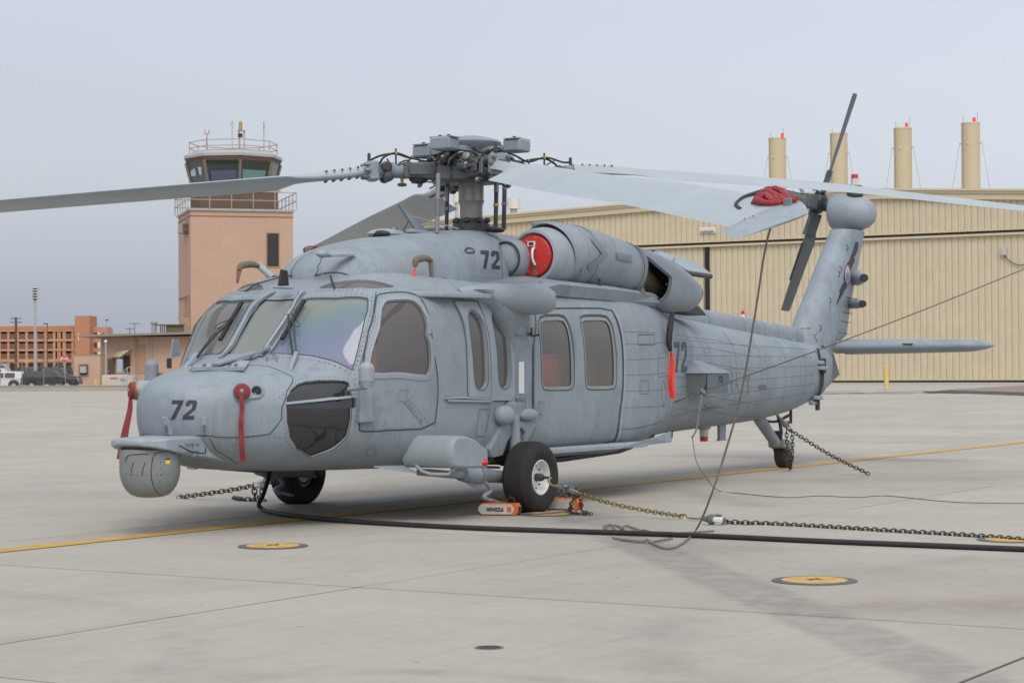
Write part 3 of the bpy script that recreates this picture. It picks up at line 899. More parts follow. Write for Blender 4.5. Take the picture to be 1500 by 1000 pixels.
seam_px(Q6, [(634, 490), (678, 490), (678, 560), (634, 560)], .005, True)
seam_px(Q6, [(728, 350), (778, 340), (790, 400), (790, 465), (732, 470)], .004, True, B=rv)
seam_px(Q6, [(745, 480), (765, 510), (772, 560), (760, 635), (750, 600)], .006, True, smooth=1)
seam_px(Q6, [(520, 745), (640, 735), (750, 700), (690, 790), (510, 800)], .005, True)
for y0, y1 in ((300, 330), (380, 405), (470, 490), (560, 575), (640, 640), (250, 285)):
    seam_px(Q6, [(820, y0), (1000, (y0+y1)/2+6), (1270, y1+40)], .004, B=rv)
# rings round the tail cone
for x in (7.35, 7.9, 8.7, 9.6, 10.5, 11.4, 12.15):
    P = [np.array((x, h)) for h in np.linspace(-1.5, 1.2, 40)]
    for sd_ in (-1, 1):
        ribbon(rv, FUS, P, .004, .002, sd_, False); rivets(rv, FUS, [p+np.array((.03, 0)) for p in P], .06, .0045, sd_)
for k_, z0, z1 in ((0, .80, 1.0), (1, .95, 1.12), (2, 1.12, 1.24), (3, 1.3, 1.36), (4, 1.48, 1.48), (5, 1.66, 1.58)):
    for sd_ in (-1, 1):
        P = [np.array((x, float(FUS.phi(x, z0+(z1-z0)*(x-7.1)/5.4)))) for x in np.linspace(7.1, 12.5, 30)]
        rivets(rv, FUS, P, .055, .0042, sd_)
        ribbon(rv, FUS, P, .0035, .0015, sd_, False)
# cabin doors with windows
for side in (-1, 1):
    cdo = empty('cabin_door', (0, 0, 0)); cdo.parent = HELI; KIDS[HELI.name].append(cdo)
    for key in ('cabin_window_a', 'cabin_window_b'):
        pane_obj('window_pane', key, G_CABIN, side, -.02, cdo)
        b = MB(); ribbon(b, FUS, shrink(L[key], .020), .036, -.010, side); b.build('window_frame', FRAMEP, cdo, smooth=True)
        b = MB(); ribbon(b, FUS, shrink(L[key], -.006), .010, .003, side); b.build('window_seal', SEAM, cdo)
    b = MB(); ribbon(b, FUS, DOORS, .014, .003, side); b.build('door_seam', SEAM, cdo)
    b = MB()
    ribbon(b, FUS, [np.array(p) for p in densify([FUS.pick(*Q6(*p)) for p in [(488, 118), (522, 180), (546, 290), (552, 420), (548, 560), (530, 700), (495, 822)]], .05, 1, False)], .05, .012, side, False)
    b.build('door_rail', GREY2, cdo, smooth=True)
    # grab handle
    hx, hh = FUS.pick(*Q6(105, 615)); pts = []
    for dx, dz, o in ((0, .03, 0), (.0, .03, .04), (.03, .0, .045), (.03, -.07, .045), (.0, -.09, .04), (0, -.09, 0)):
        zc = FUS.pos(hx, hh, side)[2]+dz
        pts.append(FUS.off(hx+dx, float(FUS.phi(hx+dx, zc)), o, side))
    MB().tube(pts, .008, 6).build('handle', GREY2, cdo, smooth=True)
    for GPx, key in ((GP1, 'gunner_glass_a'), (GP2, 'gunner_glass_b')):
        gw = empty('gunner_window', (0, 0, 0)); gw.parent = HELI; KIDS[HELI.name].append(gw)
        # raised sliding sash with an oval pane
        v2, rg2 = skin_regions(FUS, np.linspace(min(p[0] for p in GPx), max(p[0] for p in GPx), 8), 40, {'glass': shrink(L[key], -.004), 'sash': GPx})
        b = skin_mesh(FUS, v2, rg2['sash'], .022, side)
        reveal(b, FUS, GPx, .022, -.001, side); reveal(b, FUS, shrink(L[key], -.004), .022, -.02, side)
        b.build('sash', GREY2, gw, smooth=True, angle=30, merge=True)
        b = MB(); ribbon(b, FUS, GPx, .016, .003, side); b.build('sash_gap', SEAM, gw)
        b = MB(); ribbon(b, FUS, shrink(L[key], -.012), .006, .0245, side); b.build('window_seal', SEAM, gw)
        pane_obj('window_pane', key, G_SIDE, side, -.012, gw)
        b = MB(); rivets(b, FUS, shrink(L[key], -.022), .035, .004, side, True, .0245); tag(b.build('rivet', RIVET, gw), kind='stuff')
# slide rails below the gunner windows
b = MB()
for pts in ([(395, 482), (470, 480), (575, 489)], [(405, 492), (480, 493), (575, 496)]):
    P = densify([FUS.pick(*Q2(*p)) for p in pts], .05, 0, False)
    for side in (-1, 1):
        MB().tube([FUS.off(p[0], p[1], .012, side) for p in P], .012, 6).build('window_rail', GREY2, HELI, smooth=True)
# lower sill strake at the cabin door track
for side in (-1, 1):
    b = MB()
    for p0, p1, zo in ((3.75, 6.1, 0),):
        top = []; bot = []
        for x in np.linspace(p0, p1, 12):
            hw = float(FUS.val(np.array(x))[2])
            top.append((x, side*(hw-.004), .575+.00*x)); bot.append((x, side*(hw+.014), .545))
        low = [(x, y, z-.03) for x, y, z in bot]
        base = [(x, side*(abs(y)-.08), z-.04) for x, y, z in bot]
        b.loft([[a, c, d_, e] for a, c, d_, e in zip(top, bot, low, base)])
    b.build('door_track', GREY2, HELI, smooth=True, angle=30)
    b = MB()
    b.prism([(5.35, side*1.185, .515), (6.72, side*1.13, .54), (6.72, side*1.13, .655), (6.2, side*1.17, .60)], (0, 0, 0), (0, side*.025, 0))
    b.build('sill_fairing', GREY2, HELI, bevel=.004)
# cockpit and cabin inside
b = MB()
b.box((1.15, 0, 1.0), (.35, 1.5, .45)); b.box((1.25, 0, 1.32), (.35, 1.3, .2))
b.build('instrument_panel', INTER, HELI, bevel=.02)
MB().box((4.2, 0, .66), (5.4, 1.7, .03)).build('cabin_floor', INTER, HELI)
MB().box((6.7, 0, 1.3), (.04, 1.9, 1.5)).build('cabin_bulkhead', mat('bulkhead_grey', (.10, .10, .10), .8), HELI)
for side in (-1, 1):
    st = empty('pilot_seat', (0, 0, 0)); st.parent = HELI; KIDS[HELI.name].append(st)
    y = side*.5
    MB().cbox((2.05, y, 1.28), (.12, .48, .95), .03, Matrix.Rotation(.15, 3, 'Y')).build('backrest', INTER, st)
    MB().cbox((1.80, y, .92), (.5, .48, .14), .03).build('seat', INTER, st)
    MB().tube([(1.80, y-.25*(-side)*-1, 1.86), (1.84, y+side*.2, 1.6), (1.82, y+side*.22, 1.3)], .028, 6).build('strap', SEATR, st)
    MB().tube([(1.98, y+.1, 1.7), (1.97, y+.08, 1.4), (1.95, y+.02, 1.1)], .022, 6).build('strap', SEATR, st)
for x, y, zc, hh in ((4.36, -.88, 1.2, .56), (4.2, .7, 1.1, .6)):
    MB().cbox((x, y, zc), (.7, .3, hh), .05).build('cabin_seat', SEATR, HELI)
MB().cbox((5.1, -.8, 1.15), (.6, .4, .6), .05).build('cabin_locker', mat('locker_grey', (.09, .09, .085), .8), HELI)
MB().cbox((1.62, .72, 1.62), (.02, .42, .40), .006, Matrix.Rotation(.9, 3, 'Y')).build('sun_shade', TANIN, HELI)
# ------------------------------------------------------------------ engine cowling
COW = Skin([(1.735, 2.06, 2.14, .02, 2.10, 2.2, 2, 0), (1.745, 2.0, 2.2, .12, 2.10, 2.2, 2, 0), (1.78, 1.96, 2.27, .26, 2.09, 2.2, 2, 0), (1.87, 1.94, 2.35, .38, 2.08, 2.3, 2, 0), (2.07, 1.93, 2.43, .50, 2.07, 2.4, 2, 0), (2.4, 1.93, 2.51, .59, 2.07, 2.5, 2, 0),
 (2.9, 1.93, 2.59, .66, 2.07, 2.7, 2, 0), (3.5, 1.93, 2.665, .69, 2.07, 2.8, 2, 0), (4.1, 1.93, 2.715, .68, 2.07, 3.0, 2, 0), (4.3, 1.93, 2.725, .62, 2.07, 3.0, 2, 0), (4.6, 1.93, 2.73, .50, 2.07, 2.8, 2, 0), (5.6, 1.93, 2.70, .48, 2.07, 2.8, 2, 0),
 (6.6, 1.93, 2.56, .46, 2.05, 2.8, 2, 0), (7.6, 1.85, 2.34, .42, 2.0, 2.6, 2, 0), (8.4, 1.75, 2.18, .30, 1.95, 2.5, 2, 0), (9.0, 1.7, 2.08, .2, 1.9, 2.5, 2, 0)])
cv, cr = skin_regions(COW, np.unique(np.concatenate([np.linspace(1.735, 2.1, 12), np.linspace(2.2, 9, 50)])), 31, {})
b = MB()
for side in (-1, 1):
    q = skin_mesh(COW, cv, cr['skin'], 0, side); b.add(q.v, q.f)
cow = b.build('engine_cowling', GREY, HELI, smooth=True, merge=True)
cs = MB(); cr_ = MB()
def cseam(pts, w=.007, side=(-1, 1), close=False, smooth=0, riv=0, Qf=Q3):
    P = densify([COW.pick(*Qf(*p)) for p in pts], .06, smooth, close)
    for sd_ in side:
        if w: ribbon(cs, COW, P, w, .002, sd_, close)
        if riv: rivets(cr_, COW, P, riv, .0045, sd_, close)
cseam([(180, 458), (420, 462), (660, 465), (1035, 478), (1045, 494), (1395, 515)], .014)
cseam([(185, 450), (200, 400), (225, 345), (262, 300)], .008)
cseam([(1360, 200), (1375, 280), (1388, 400), (1396, 512)], .006)
cseam([(1120, 460), (1390, 478)], 0, riv=.05)
cseam([(1150, 300), (1165, 280), (1195, 280), (1212, 296), (1208, 310), (1160, 310)], .02, close=True, smooth=1, side=(-1,))
cseam([(180, 452), (660, 458), (1035, 470)], 0, riv=.09)
tag(cs.build('panel_seam', SEAM, cow), kind='stuff'); tag(cr_.build('rivet', RIVET, cow), kind='stuff')
# roof fairings that carry the engines: a shelf between cowling and cabin roof
for side in (-1, 1):
    b = MB(); rings = []
    for x, yo, zt in ((1.95, .62, 2.12), (2.3, .95, 2.08), (2.7, 1.13, 2.035), (3.6, 1.17, 2.08), (4.4, 1.13, 2.19), (5.6, 1.12, 2.17), (6.6, 1.05, 2.14), (7.2, .8, 2.12)):
        rings.append([(x, side*.3, zt+.12), (x, side*(yo-.22), zt+.04), (x, side*(yo-.04), zt), (x, side*yo, zt-.03), (x, side*(yo-.05), zt-.14), (x, side*.3, zt-.14)])
    b.loft(rings); b.build('roof_fairing', GREY, HELI, smooth=True, angle=30)
for side in (-1, 1):
    MB().prism([(2.0, side*.98, 1.985), (2.25, side*1.17, 1.985), (2.6, side*1.225, 1.985), (3.2, side*1.245, 1.985), (3.3, side*.95, 1.985), (2.1, side*.8, 1.985)], (0, 0, -.012), (0, 0, .035)).build('roof_ledge', GREY2, HELI, bevel=.012)
# drive shaft cover along the boom
DRV = Skin([(8.55, 1.8, 2.17, .2, 1.95, 2.6, 2.6, 0), (9.2, 1.75, 2.105, .165, 1.9, 2.8, 2.6, 0), (11, 1.66, 1.985, .15, 1.82, 2.8, 2.6, 0), (12.3, 1.6, 1.90, .14, 1.75, 2.8, 2.6, 0), (12.66, 1.58, 1.89, .13, 1.72, 2.8, 2.6, 0)])
dv, dr = skin_regions(DRV, np.linspace(8.55, 12.66, 20), 21, {})
b = MB()
for side in (-1, 1):
    q = skin_mesh(DRV, dv, dr['skin'], 0, side); b.add(q.v, q.f)
drv = b.build('drive_shaft_cover', GREY, HELI, smooth=True, merge=True)
b = MB()
for x in (9.7, 10.75, 11.8): 
    for side in (-1, 1): ribbon(b, DRV, [np.array((x, h)) for h in np.linspace(-.6, 1.57, 14)], .006, .002, side, False)
for side in (-1, 1): ribbon(b, DRV, [np.array((x, -.35)) for x in np.linspace(8.9, 12.6, 20)], .010, .003, side, False)
tag(b.build('panel_seam', SEAM, drv), kind='stuff')
# hinge blocks on the cover
for x in np.linspace(9.1, 12.3, 10):
    p = DRV.off(x, -.3, .006, -1); MB().cbox(p, (.07, .02, .025), .004).build('hinge', GREY2, drv)
# ------------------------------------------------------------------ engines
def engine(side):
    Y = side*.80
    nac = empty('engine_nacelle', (0, 0, 0)); nac.parent = HELI; KIDS[HELI.name].append(nac)
    def rings(rows, m, name, n=40, open_=False, parent=nac):
        b = MB(); R = []
        for row in rows:
            x, z, r = row[:3]; tl = row[3] if len(row) > 3 else 0
            R.append([(x - tl*math.sin(2*math.pi*k/n), Y + r*math.cos(2*math.pi*k/n), z + r*math.sin(2*math.pi*k/n)) for k in range(n)])
        b.loft(R, caps=not open_); return b.build(name, m, parent, smooth=True, angle=50)
    rings([(4.62, 2.45, .19), (4.52, 2.45, .205), (4.46, 2.45, .215), (4.425, 2.45, .235), (4.435, 2.45, .262), (4.49, 2.45, .28), (4.62, 2.455, .292), (4.85, 2.46, .285)], GREY2, 'intake_lip', open_=True)
    rings([(4.98, 2.47, .265, .1), (4.80, 2.48, .275, .11), (4.80, 2.48, .300, .11), (4.82, 2.48, .304, .11)], BLACK, 'intake_gap', open_=True)
    rings([(4.95, 2.48, .286, .10), (4.755, 2.485, .292, .11), (4.74, 2.485, .300, .11), (4.75, 2.485, .308, .11), (4.9, 2.485, .318, .08), (5.12, 2.48, .320, .02), (5.2, 2.478, .318, 0), (5.6, 2.46, .310, 0), (6.0, 2.43, .292, 0), (6.36, 2.395, .27, 0), (6.38, 2.39, .262, 0)], GREY, 'nacelle_shell', open_=True)
    b = MB()
    for x, z, r in ((5.2, 2.478, .3185), (6.27, 2.405, .2775)):
        b.torus((x, Y, z), r, .004, Matrix.Rotation(math.pi/2, 3, 'Y'), 48, 4)
        b.build('panel_seam', SEAM, nac); b = MB()
    for x, z, r in ((5.0, 2.485, .3195), (5.14, 2.48, .3205), (6.22, 2.41, .281), (5.25, 2.476, .3185)):
        for k in range(50):
            a = 2*math.pi*k/50
            b.box((x, Y+(r)*math.cos(a), z+(r)*math.sin(a)), (.009, .006, .006))
    tag(b.build('rivet', RIVET, nac), kind='stuff')
    # inboard fairing bulb in front of the intake
    b = MB(); b.ell((4.44, Y-side*.22, 2.42), (.26, .19, .195), 24, 14, None, .7)
    b.build('gearbox_bulge', GREY2, nac, smooth=True)
    b = MB(); b.torus((4.245, Y-side*.21, 2.42), .165, .012, Matrix.Rotation(math.pi/2, 3, 'Y'), 32, 5, 1.0); b.build('bulge_seal', SEAM, nac)
    MB().prism([(4.1, Y+side*.05, 2.20), (6.5, Y+side*.05, 2.12), (6.7, Y+side*.05, 2.03), (4.0, Y+side*.05, 2.03)], (0, -.2, 0), (0, .2, 0)).build('engine_deck', GREY, nac, bevel=.01)
    MB().cbox((5.30, Y+side*.27, 2.20), (.04, .03, .10), .006).build('latch', DARKM, nac)
    MB().cbox((6.25, Y+side*.25, 2.15), (.06, .06, .06), .012).build('latch', STEEL, nac)
    # scoop on top
    MB().cbox((4.95, Y-side*.12, 2.79), (.34, .22, .05), .015, Matrix.Rotation(.02, 3, 'Y')).build('air_scoop', GREY, nac, smooth=True)
    # exhaust suppressor shell with its side opening
    EX = Skin([(6.36, 2.125, 2.665, .27, 2.39, 2.1, 2.1, Y), (6.6, 2.05, 2.63, .285, 2.33, 2.3, 2.3, Y+side*.01), (6.9, 1.99, 2.57, .30, 2.26, 2.5, 2.6, Y+side*.03), (7.2, 1.955, 2.47, .31, 2.20, 2.5, 2.8, Y+side*.05), (7.43, 1.96, 2.39, .295, 2.17, 2.4, 2.7, Y+side*.06), (7.56, 1.99, 2.33, .25, 2.16, 2.3, 2.3, Y+side*.07)])
    Z3 = lambda x, y: (700+x/4.1667, 310+y/4.165)
    hp_ = [EXREF.pick(*Z3(*p)) if EXREF else EX.pick(*Z3(*p)) for p in [(1032, 272), (1100, 330), (1178, 398), (1180, 415), (1112, 550), (1095, 560), (1040, 548), (966, 530), (1000, 490), (1022, 440), (1034, 360)]]
    hole = {'hole': densify(hp_, .04)}
    ev, er = skin_regions(EX, np.linspace(6.36, 7.56, 22), 33, hole)
    sg = -1 if side < 0 else 1
    b = skin_mesh(EX, ev, er['skin'], 0, sg)
    reveal(b, EX, hole['hole'], 0, -.03, sg)
    q = skin_mesh(EX, ev, er['skin']+er['hole'], 0, -sg); b.add(q.v, q.f)
    sh = b.build('exhaust_shroud', GREY2, nac, smooth=True, angle=50, merge=True)
    b = MB(); ribbon(b, EX, shrink(hole['hole'], -.004), .010, .003, sg); b.build('opening_rim', SEAM, sh)
    b = MB(); R = []
    for x, z, r in ((6.34, 2.38, .19), (6.55, 2.34, .17), (6.85, 2.25, .14), (7.2, 2.14, .12)):
        R.append([(x, Y + r*math.cos(2*math.pi*k/24), z + r*math.sin(2*math.pi*k/24)) for k in range(24)])
    b.loft(R); b.build('exhaust_duct', SOOT, sh, smooth=True)
    MB().lathe([(0, .25), (.02, .25)], (6.38, Y, 2.38), (1, 0, 0)).build('fire_wall', BLACK, sh)
    MB().box((6.9, Y-side*.16, 2.27), (.8, .02, .4)).build('heat_shield', BLACK, sh)
    b = MB(); R = []
    for x, r in ((7.54, .235), (7.59, .24), (7.60, .22), (7.50, .18)):
        R.append([(x, Y+side*.07 + r*math.cos(2*math.pi*k/24)*1.02, 2.165 + .74*r*math.sin(2*math.pi*k/24)) for k in range(24)])
    b.loft(R); b.build('exhaust_rim', SOOT, sh, smooth=True)
    # faint chevron warning marks are added on the port side only
    return nac, EX
EXREF = None
nacP, EXP = engine(-1)
EXREF = EXP
nacS, EXS = engine(1)
# raised louver flaps behind the port exhaust
fl = empty('exhaust_flap', (0, 0, 0)); fl.parent = HELI; KIDS[HELI.name].append(fl)
A = at(962, 369, y=-.45); B = at(987, 382, y=-.45); C_ = at(1037, 398, y=-.62); D_ = at(1007, 386, y=-.25); 
def plate(p4, th, name, m, parent):
    MB().prism(p4, (0, 0, -th), (0, 0, 0)).build(name, m, parent, bevel=.003)
p1 = [at(959, 371, y=-.62), at(986, 383, y=-.66), at(988, 375, y=-.50), at(956, 364, y=-.45)]
plate(p1, .05, 'flap_panel', GREY2, fl)
p2 = [at(987, 383, y=-.66), at(1009, 396, y=-.80), at(1042, 401, y=-.80), at(1020, 383, y=-.50), at(989, 375, y=-.50)]
plate(p2, .04, 'flap_panel', GREY2, fl)
MB().tube([at(991, 396, y=-.82), at(1012, 401, y=-.82), at(1041, 405, y=-.80)], .03, 6).build('flap_edge', DARKM, fl)
MB().tube([at(957, 367, y=-.52), at(992, 386, y=-.52)], .016, 6).build('flap_edge', DARKM, fl)
MB().box(at(993, 396, y=-.78), (.05, .05, .05)).build('flap_hinge', DARKM, fl)
# dark aft deflector under the exhaust
MB().prism([at(988, 455, y=-.7), at(1020, 448, y=-.7), at(1032, 462, y=-.7)], (0, -.03, 0), (0, .25, 0)).build('exhaust_deflector', DARKM, HELI)



tag(sm.build('panel_seam', SEAM, fus), kind='stuff')
tag(rv.build('rivet', RIVET, fus), kind='stuff')
# ------------------------------------------------------------------ wipers, antennas, nose fittings
def surf(px, py, d=0.0, skin=None):
    k = skin or FUS
    x, h = k.pick(px, py); return k.off(x, h, d, -1)
def mir(p): return np.array((p[0], -p[1], p[2]))
V3 = lambda p: Vector([float(c) for c in p])
def bar(b, p, q, w, h):
    """flat bar from p to q"""
    p, q = V3(p), V3(q); d = q-p; ln = d.length; R = d.to_track_quat('X', 'Z').to_matrix()
    b.box((p+q)/2, (ln, w, h), R)
for side in (-1, 1):
    wpr = empty('wiper', (0, 0, 0)); wpr.parent = HELI; KIDS[HELI.name].append(wpr)
    T = (lambda p: p) if side < 0 else mir
    a = T(surf(*Q1(710, 340), .05)); c = T(surf(*Q1(803, 182), .05))
    b = MB(); bar(b, a, c, .035, .03); b.build('wiper_blade', BLACK, wpr, bevel=.004)
    bar_ = MB(); bar(bar_, T(surf(*Q1(745, 240), .075)), T(surf(*Q1(770, 300), .075)), .02, .02)
    piv = T(surf(*Q1(752, 405), .03)); mid = T(surf(*Q1(757, 262), .07))
    MB().tube([piv, T(surf(*Q1(745, 330), .07)), T(surf(*Q1(741, 245), .07))], .009, 6).build('wiper_arm', BLACK, wpr, smooth=True)
    MB().tube([T(surf(*Q1(766, 400), .03)), T(surf(*Q1(764, 330), .07)), T(surf(*Q1(757, 240), .07))], .007, 6).build('wiper_arm', DARKM, wpr, smooth=True)
    MB().tube(catmull([T(surf(*Q1(766, 262), .07)), T(surf(*Q1(785, 285), .09)), T(surf(*Q1(780, 300), .08)), T(surf(*Q1(762, 290), .07))], 5), .004, 5).build('wiper_hose', BLACK, wpr, smooth=True)
    b = MB(); b.prism([T(surf(*Q1(735, 450), .0)), T(surf(*Q1(765, 395), .0)), T(surf(*Q1(765, 395), .06)), T(surf(*Q1(750, 425), .045))], (0, -.018, 0), (0, .018, 0)); b.build('wiper_pivot', GREY2, wpr, bevel=.003)
# hinge shelf on the nose door
ns = empty('nose_step', (0, 0, 0)); ns.parent = HELI; KIDS[HELI.name].append(ns)
pl_ = [surf(*Q1(x, y), .018) for x, y in ((337, 458), (548, 458), (572, 428), (372, 430))]
b = MB(); b.loft([[p for p in pl_], [p+np.array((0, 0, .018)) for p in pl_]]); b.build('step_plate', GREY2, ns, bevel=.003)
bar(b := MB(), surf(*Q1(337, 458), .03), surf(*Q1(548, 458), .03), .02, .035); b.build('step_edge', GREY, ns, bevel=.003)
bar(b := MB(), surf(*Q1(432, 448), .045), surf(*Q1(464, 402), .045), .09, .02); b.build('step_arm', GREY, ns, bevel=.003)
bar(b := MB(), surf(*Q1(463, 405), .02), surf(*Q1(465, 372), .05), .03, .02); b.build('step_post', GREY, ns)
for x, y in ((390, 446), (490, 446), (515, 445)):
    MB().lathe([(0, .018), (.003, .018)], surf(*Q1(x, y), .037), (-.3, 0, 1), 12).build('step_hole', BLACK, ns)
# little grab loop
MB().tube(catmull([surf(*Q1(642, 414), .0), surf(*Q1(645, 404), .03), surf(*Q1(665, 400), .04), surf(*Q1(682, 410), .03), surf(*Q1(682, 418), .0)], 5), .006, 6).build('grab_loop', STEEL, HELI, smooth=True)
# round sensor head and black lens on the nose
pc = surf(*Q1(540, 537), 0)
b = MB(); rr_ = []
Pn = [surf(*Q1(x, y), .004) for x, y in ((500, 535), (508, 505), (540, 497), (575, 503), (610, 508), (632, 525), (632, 550), (612, 568), (580, 572), (535, 580), (508, 565))]
Po = [p + (np.array(surf(*Q1(565, 540), .03))-np.array(surf(*Q1(565, 540), 0)))*.7 for p in Pn]
cen = sum(Pn)/len(Pn)
Po = [cen*(.12)+p*.88 for p in Po]
sh_ = empty('nose_sensor', (0, 0, 0)); sh_.parent = HELI; KIDS[HELI.name].append(sh_)
MB().loft([Pn, Po]).build('sensor_fairing', GREY, sh_, smooth=True, angle=50)
ax = Vector((-.80, -.60, .05)).normalized()
c0 = surf(*Q1(598, 537), .015); MB().lathe([(-.02, .04), (.012, .04), (.02, .030), (.012, .028)], c0, ax, 16).build('lens', BLACK, sh_, smooth=True)
c1 = V3(surf(*Q1(541, 538), .0))
MB().lathe([(-.03, .055), (.035, .055), (.045, .05)], c1, ax, 20).build('sensor_tube', STEEL, sh_, smooth=True)
# starboard side nose tube, port mirror image of the sensor mount
tubc = at(200, 572, y=.60); tube_ax = Vector((-.80, .60, .03)).normalized()
b = MB(); c_ = V3(tubc)
b.lathe([(-.62, .115), (-.3, .095), (-.03, .088), (0, .08)], c_, tube_ax, 24); b.build('sensor_housing', GREY2, HELI, smooth=True, angle=50)
MB().lathe([(0, .078), (.02, .078), (.02, .07)], c_, tube_ax, 20).build('housing_ring', BRASS, HELI, smooth=True)
# capsule lamps on the outriggers at both sides of the nose
for side in (-1, 1):
    if side < 0:
        p = at(537, 549, y=-1.22); 
        zc = p[2]
        b = MB(); b.ell((p[0], p[1], zc+.05), (.068, .068, .06), 18, 10); b.lathe([(-.05, .066), (.05, .068)], (p[0], p[1], zc), (0, 0, 1), 18); b.lathe([(-.11, .045), (-.05, .064)], (p[0], p[1], zc), (0, 0, 1), 18)
        b.build('proximity_lamp', GREY2, HELI, smooth=True, angle=60)
        MB().tube([(p[0], p[1], zc-.1), (p[0]+.02, p[1]+.2, zc-.12)], .02, 8).build('lamp_arm', GREY, HELI, smooth=True)
        sl_ = [surf(*Q1(x, y), .0) for x, y in ((1012, 515), (1062, 515), (1062, 650), (1012, 655))]
        of = np.array(surf(*Q1(1050, 580), .035))-np.array(surf(*Q1(1050, 580), 0))
        MB().loft([sl_, [q+of for q in sl_]]).build('lamp_bracket', GREY2, HELI, bevel=.012)
        b = MB(); bar(b, surf(*Q1(1005, 655), .03), surf(*Q1(1068, 650), .03), .04, .03); b.build('bracket_hinge', GREY, HELI, bevel=.004)
    else:
        p = at(222, 543, y=1.12)
        b = MB(); b.ell((p[0], p[1], p[2]+.045), (.062, .062, .055), 18, 10); b.lathe([(-.12, .062), (.045, .062)], p, (0, 0, 1), 18)
        b.build('proximity_lamp', GREY, HELI, smooth=True, angle=60)
        MB().tube([p+np.array((.0, 0, -.03)), p+np.array((.08, -.2, -.05))], .018, 8).build('lamp_arm', DARKM, HELI, smooth=True)
# small blade on the starboard shoulder and latches on the nose
b = MB(); q = at(250, 524, y=.95); b.prism([q+np.array((0, 0, 0)), q+np.array((.12, 0, .02)), q+np.array((.10, 0, .17)), q+np.array((.03, 0, .17))], (0, -.01, 0), (0, .01, 0)); b.build('blade_antenna', GREY, HELI)
for x in (190, 386):
    p = surf(*Q1(x, 668), 0); n = (surf(*Q1(x, 668), .02)-p)
    q = [surf(*Q1(x+dx, y), .001) for dx, y in ((-12, 640), (10, 636), (12, 710), (-10, 712))]
    MB().loft([q, [w_+n*.9 for w_ in q]]).build('door_latch', GREY2, HELI, bevel=.004)
    MB().box(V3(surf(*Q1(x, 685), .02)), (.02, .02, .06)).build('latch_pin', STEEL, HELI)
# fin antenna on the roof between the windscreens, and drain hose stubs
fb = surf(*Q3(10, 540-18), 0)
p = at(417, 418, y=-.1)
b = MB(); b.prism([p+np.array(q) for q in ((-.09, 0, -.01), (.05, 0, -.0), (.03, 0, .13), (-.05, 0, .14))], (0, -.012, 0), (0, .012, 0)); b.build('blade_antenna', BLACK, HELI, bevel=.004)
b = MB(); b.cbox(p+np.array((-.02, 0, -.02)), (.22, .07, .02), .006); b.build('antenna_base', GREY2, HELI)
for x0, y0, x1, y1 in ((285, 472, 312, 545),):
    for T in (lambda p: p, mir):
        MB().tube([T(surf(*Q3(x0, y0), .02)), T(surf(*Q3((x0+x1)/2, (y0+y1)/2), .025)), T(surf(*Q3(x1, y1), .01))], .008, 6).build('drain_tube', BLACK, HELI, smooth=True)
# ------------------------------------------------------------------ cowling fittings
bl = at(478, 376, y=0.0)
an = [COW.off(1.98, 1.05, .0, -1), COW.off(2.35, 1.20, .0, -1)]
b = MB(); b.prism([at(*Q3(270, 322), y=-.35), at(*Q3(440, 315), y=-.35), at(*Q3(385, 335), y=-.35), at(*Q3(275, 338), y=-.35)], (0, -.03, 0), (0, .03, 0)); b.build('cowl_strake', GREY2, cow, bevel=.003)
b = MB(); b.ell(at(*Q3(232, 318), y=-.33), (.07, .05, .035), 14, 8); b.build('cowl_latch', GREY2, cow, smooth=True)
# raked fin antenna on the cowling
f0 = at(*Q3(845, 172), y=-.12)
fa = empty('fin_antenna', (0, 0, 0)); fa.parent = HELI; KIDS[HELI.name].append(fa)
pts = [at(*Q3(*p), y=-.12) for p in ((722, 0), (812, 78), (880, 140), (885, 168), (812, 182), (820, 150))]
MB().prism(pts, (0, -.014, 0), (0, .014, 0)).build('fin', GREY, fa, bevel=.004)
MB().cbox(at(*Q3(848, 176), y=-.12), (.28, .10, .03), .008).build('fin_base', GREY2, fa)
MB().tube([at(*Q3(790, 100), y=-.12), at(*Q3(755, 168), y=.1)], .006, 6).build('brace', DARKM, fa)
MB().tube([at(*Q3(808, 75), y=-.12), at(*Q3(1110, 155), y=-.3)], .007, 6).build('brace', GREY2, fa)
b = MB(); b.ell(at(*Q3(645, 192), y=0.05), (.24, .16, .055), 18, 8); b.build('roof_vent', GREY2, cow, smooth=True)
b = MB(); b.ell(at(*Q3(604, 188), y=0.0), (.06, .11, .035), 14, 8); b.build('vent_mouth', BLACK, cow, smooth=True)
MB().lathe([(0, .045), (.025, .04)], at(*Q3(690, 165), y=0), (0, 0, 1), 14).build('roof_fitting', STEEL, cow, smooth=True)
b = MB(); b.ell(at(*Q3(1345, 162), y=-.4), (.16, .07, .03), 16, 8); b.build('intake_slot', BLACK, cow, smooth=True)
# pitot mast stubs on the roof (their covers are separate)
MB().tube([at(636, 413, y=-.80), at(633, 385, y=-.80)], [.035, .028], 10).build('pitot_mast', GREY, HELI, smooth=True)
b = MB(); b.cbox(at(640, 416, y=-.80), (.34, .12, .03), .01); b.build('pitot_base', GREY2, HELI)
MB().tube([at(400, 407, y=.62), at(378, 388, y=.80)], [.035, .03], 10).build('pitot_mast', GREY2, HELI, smooth=True)
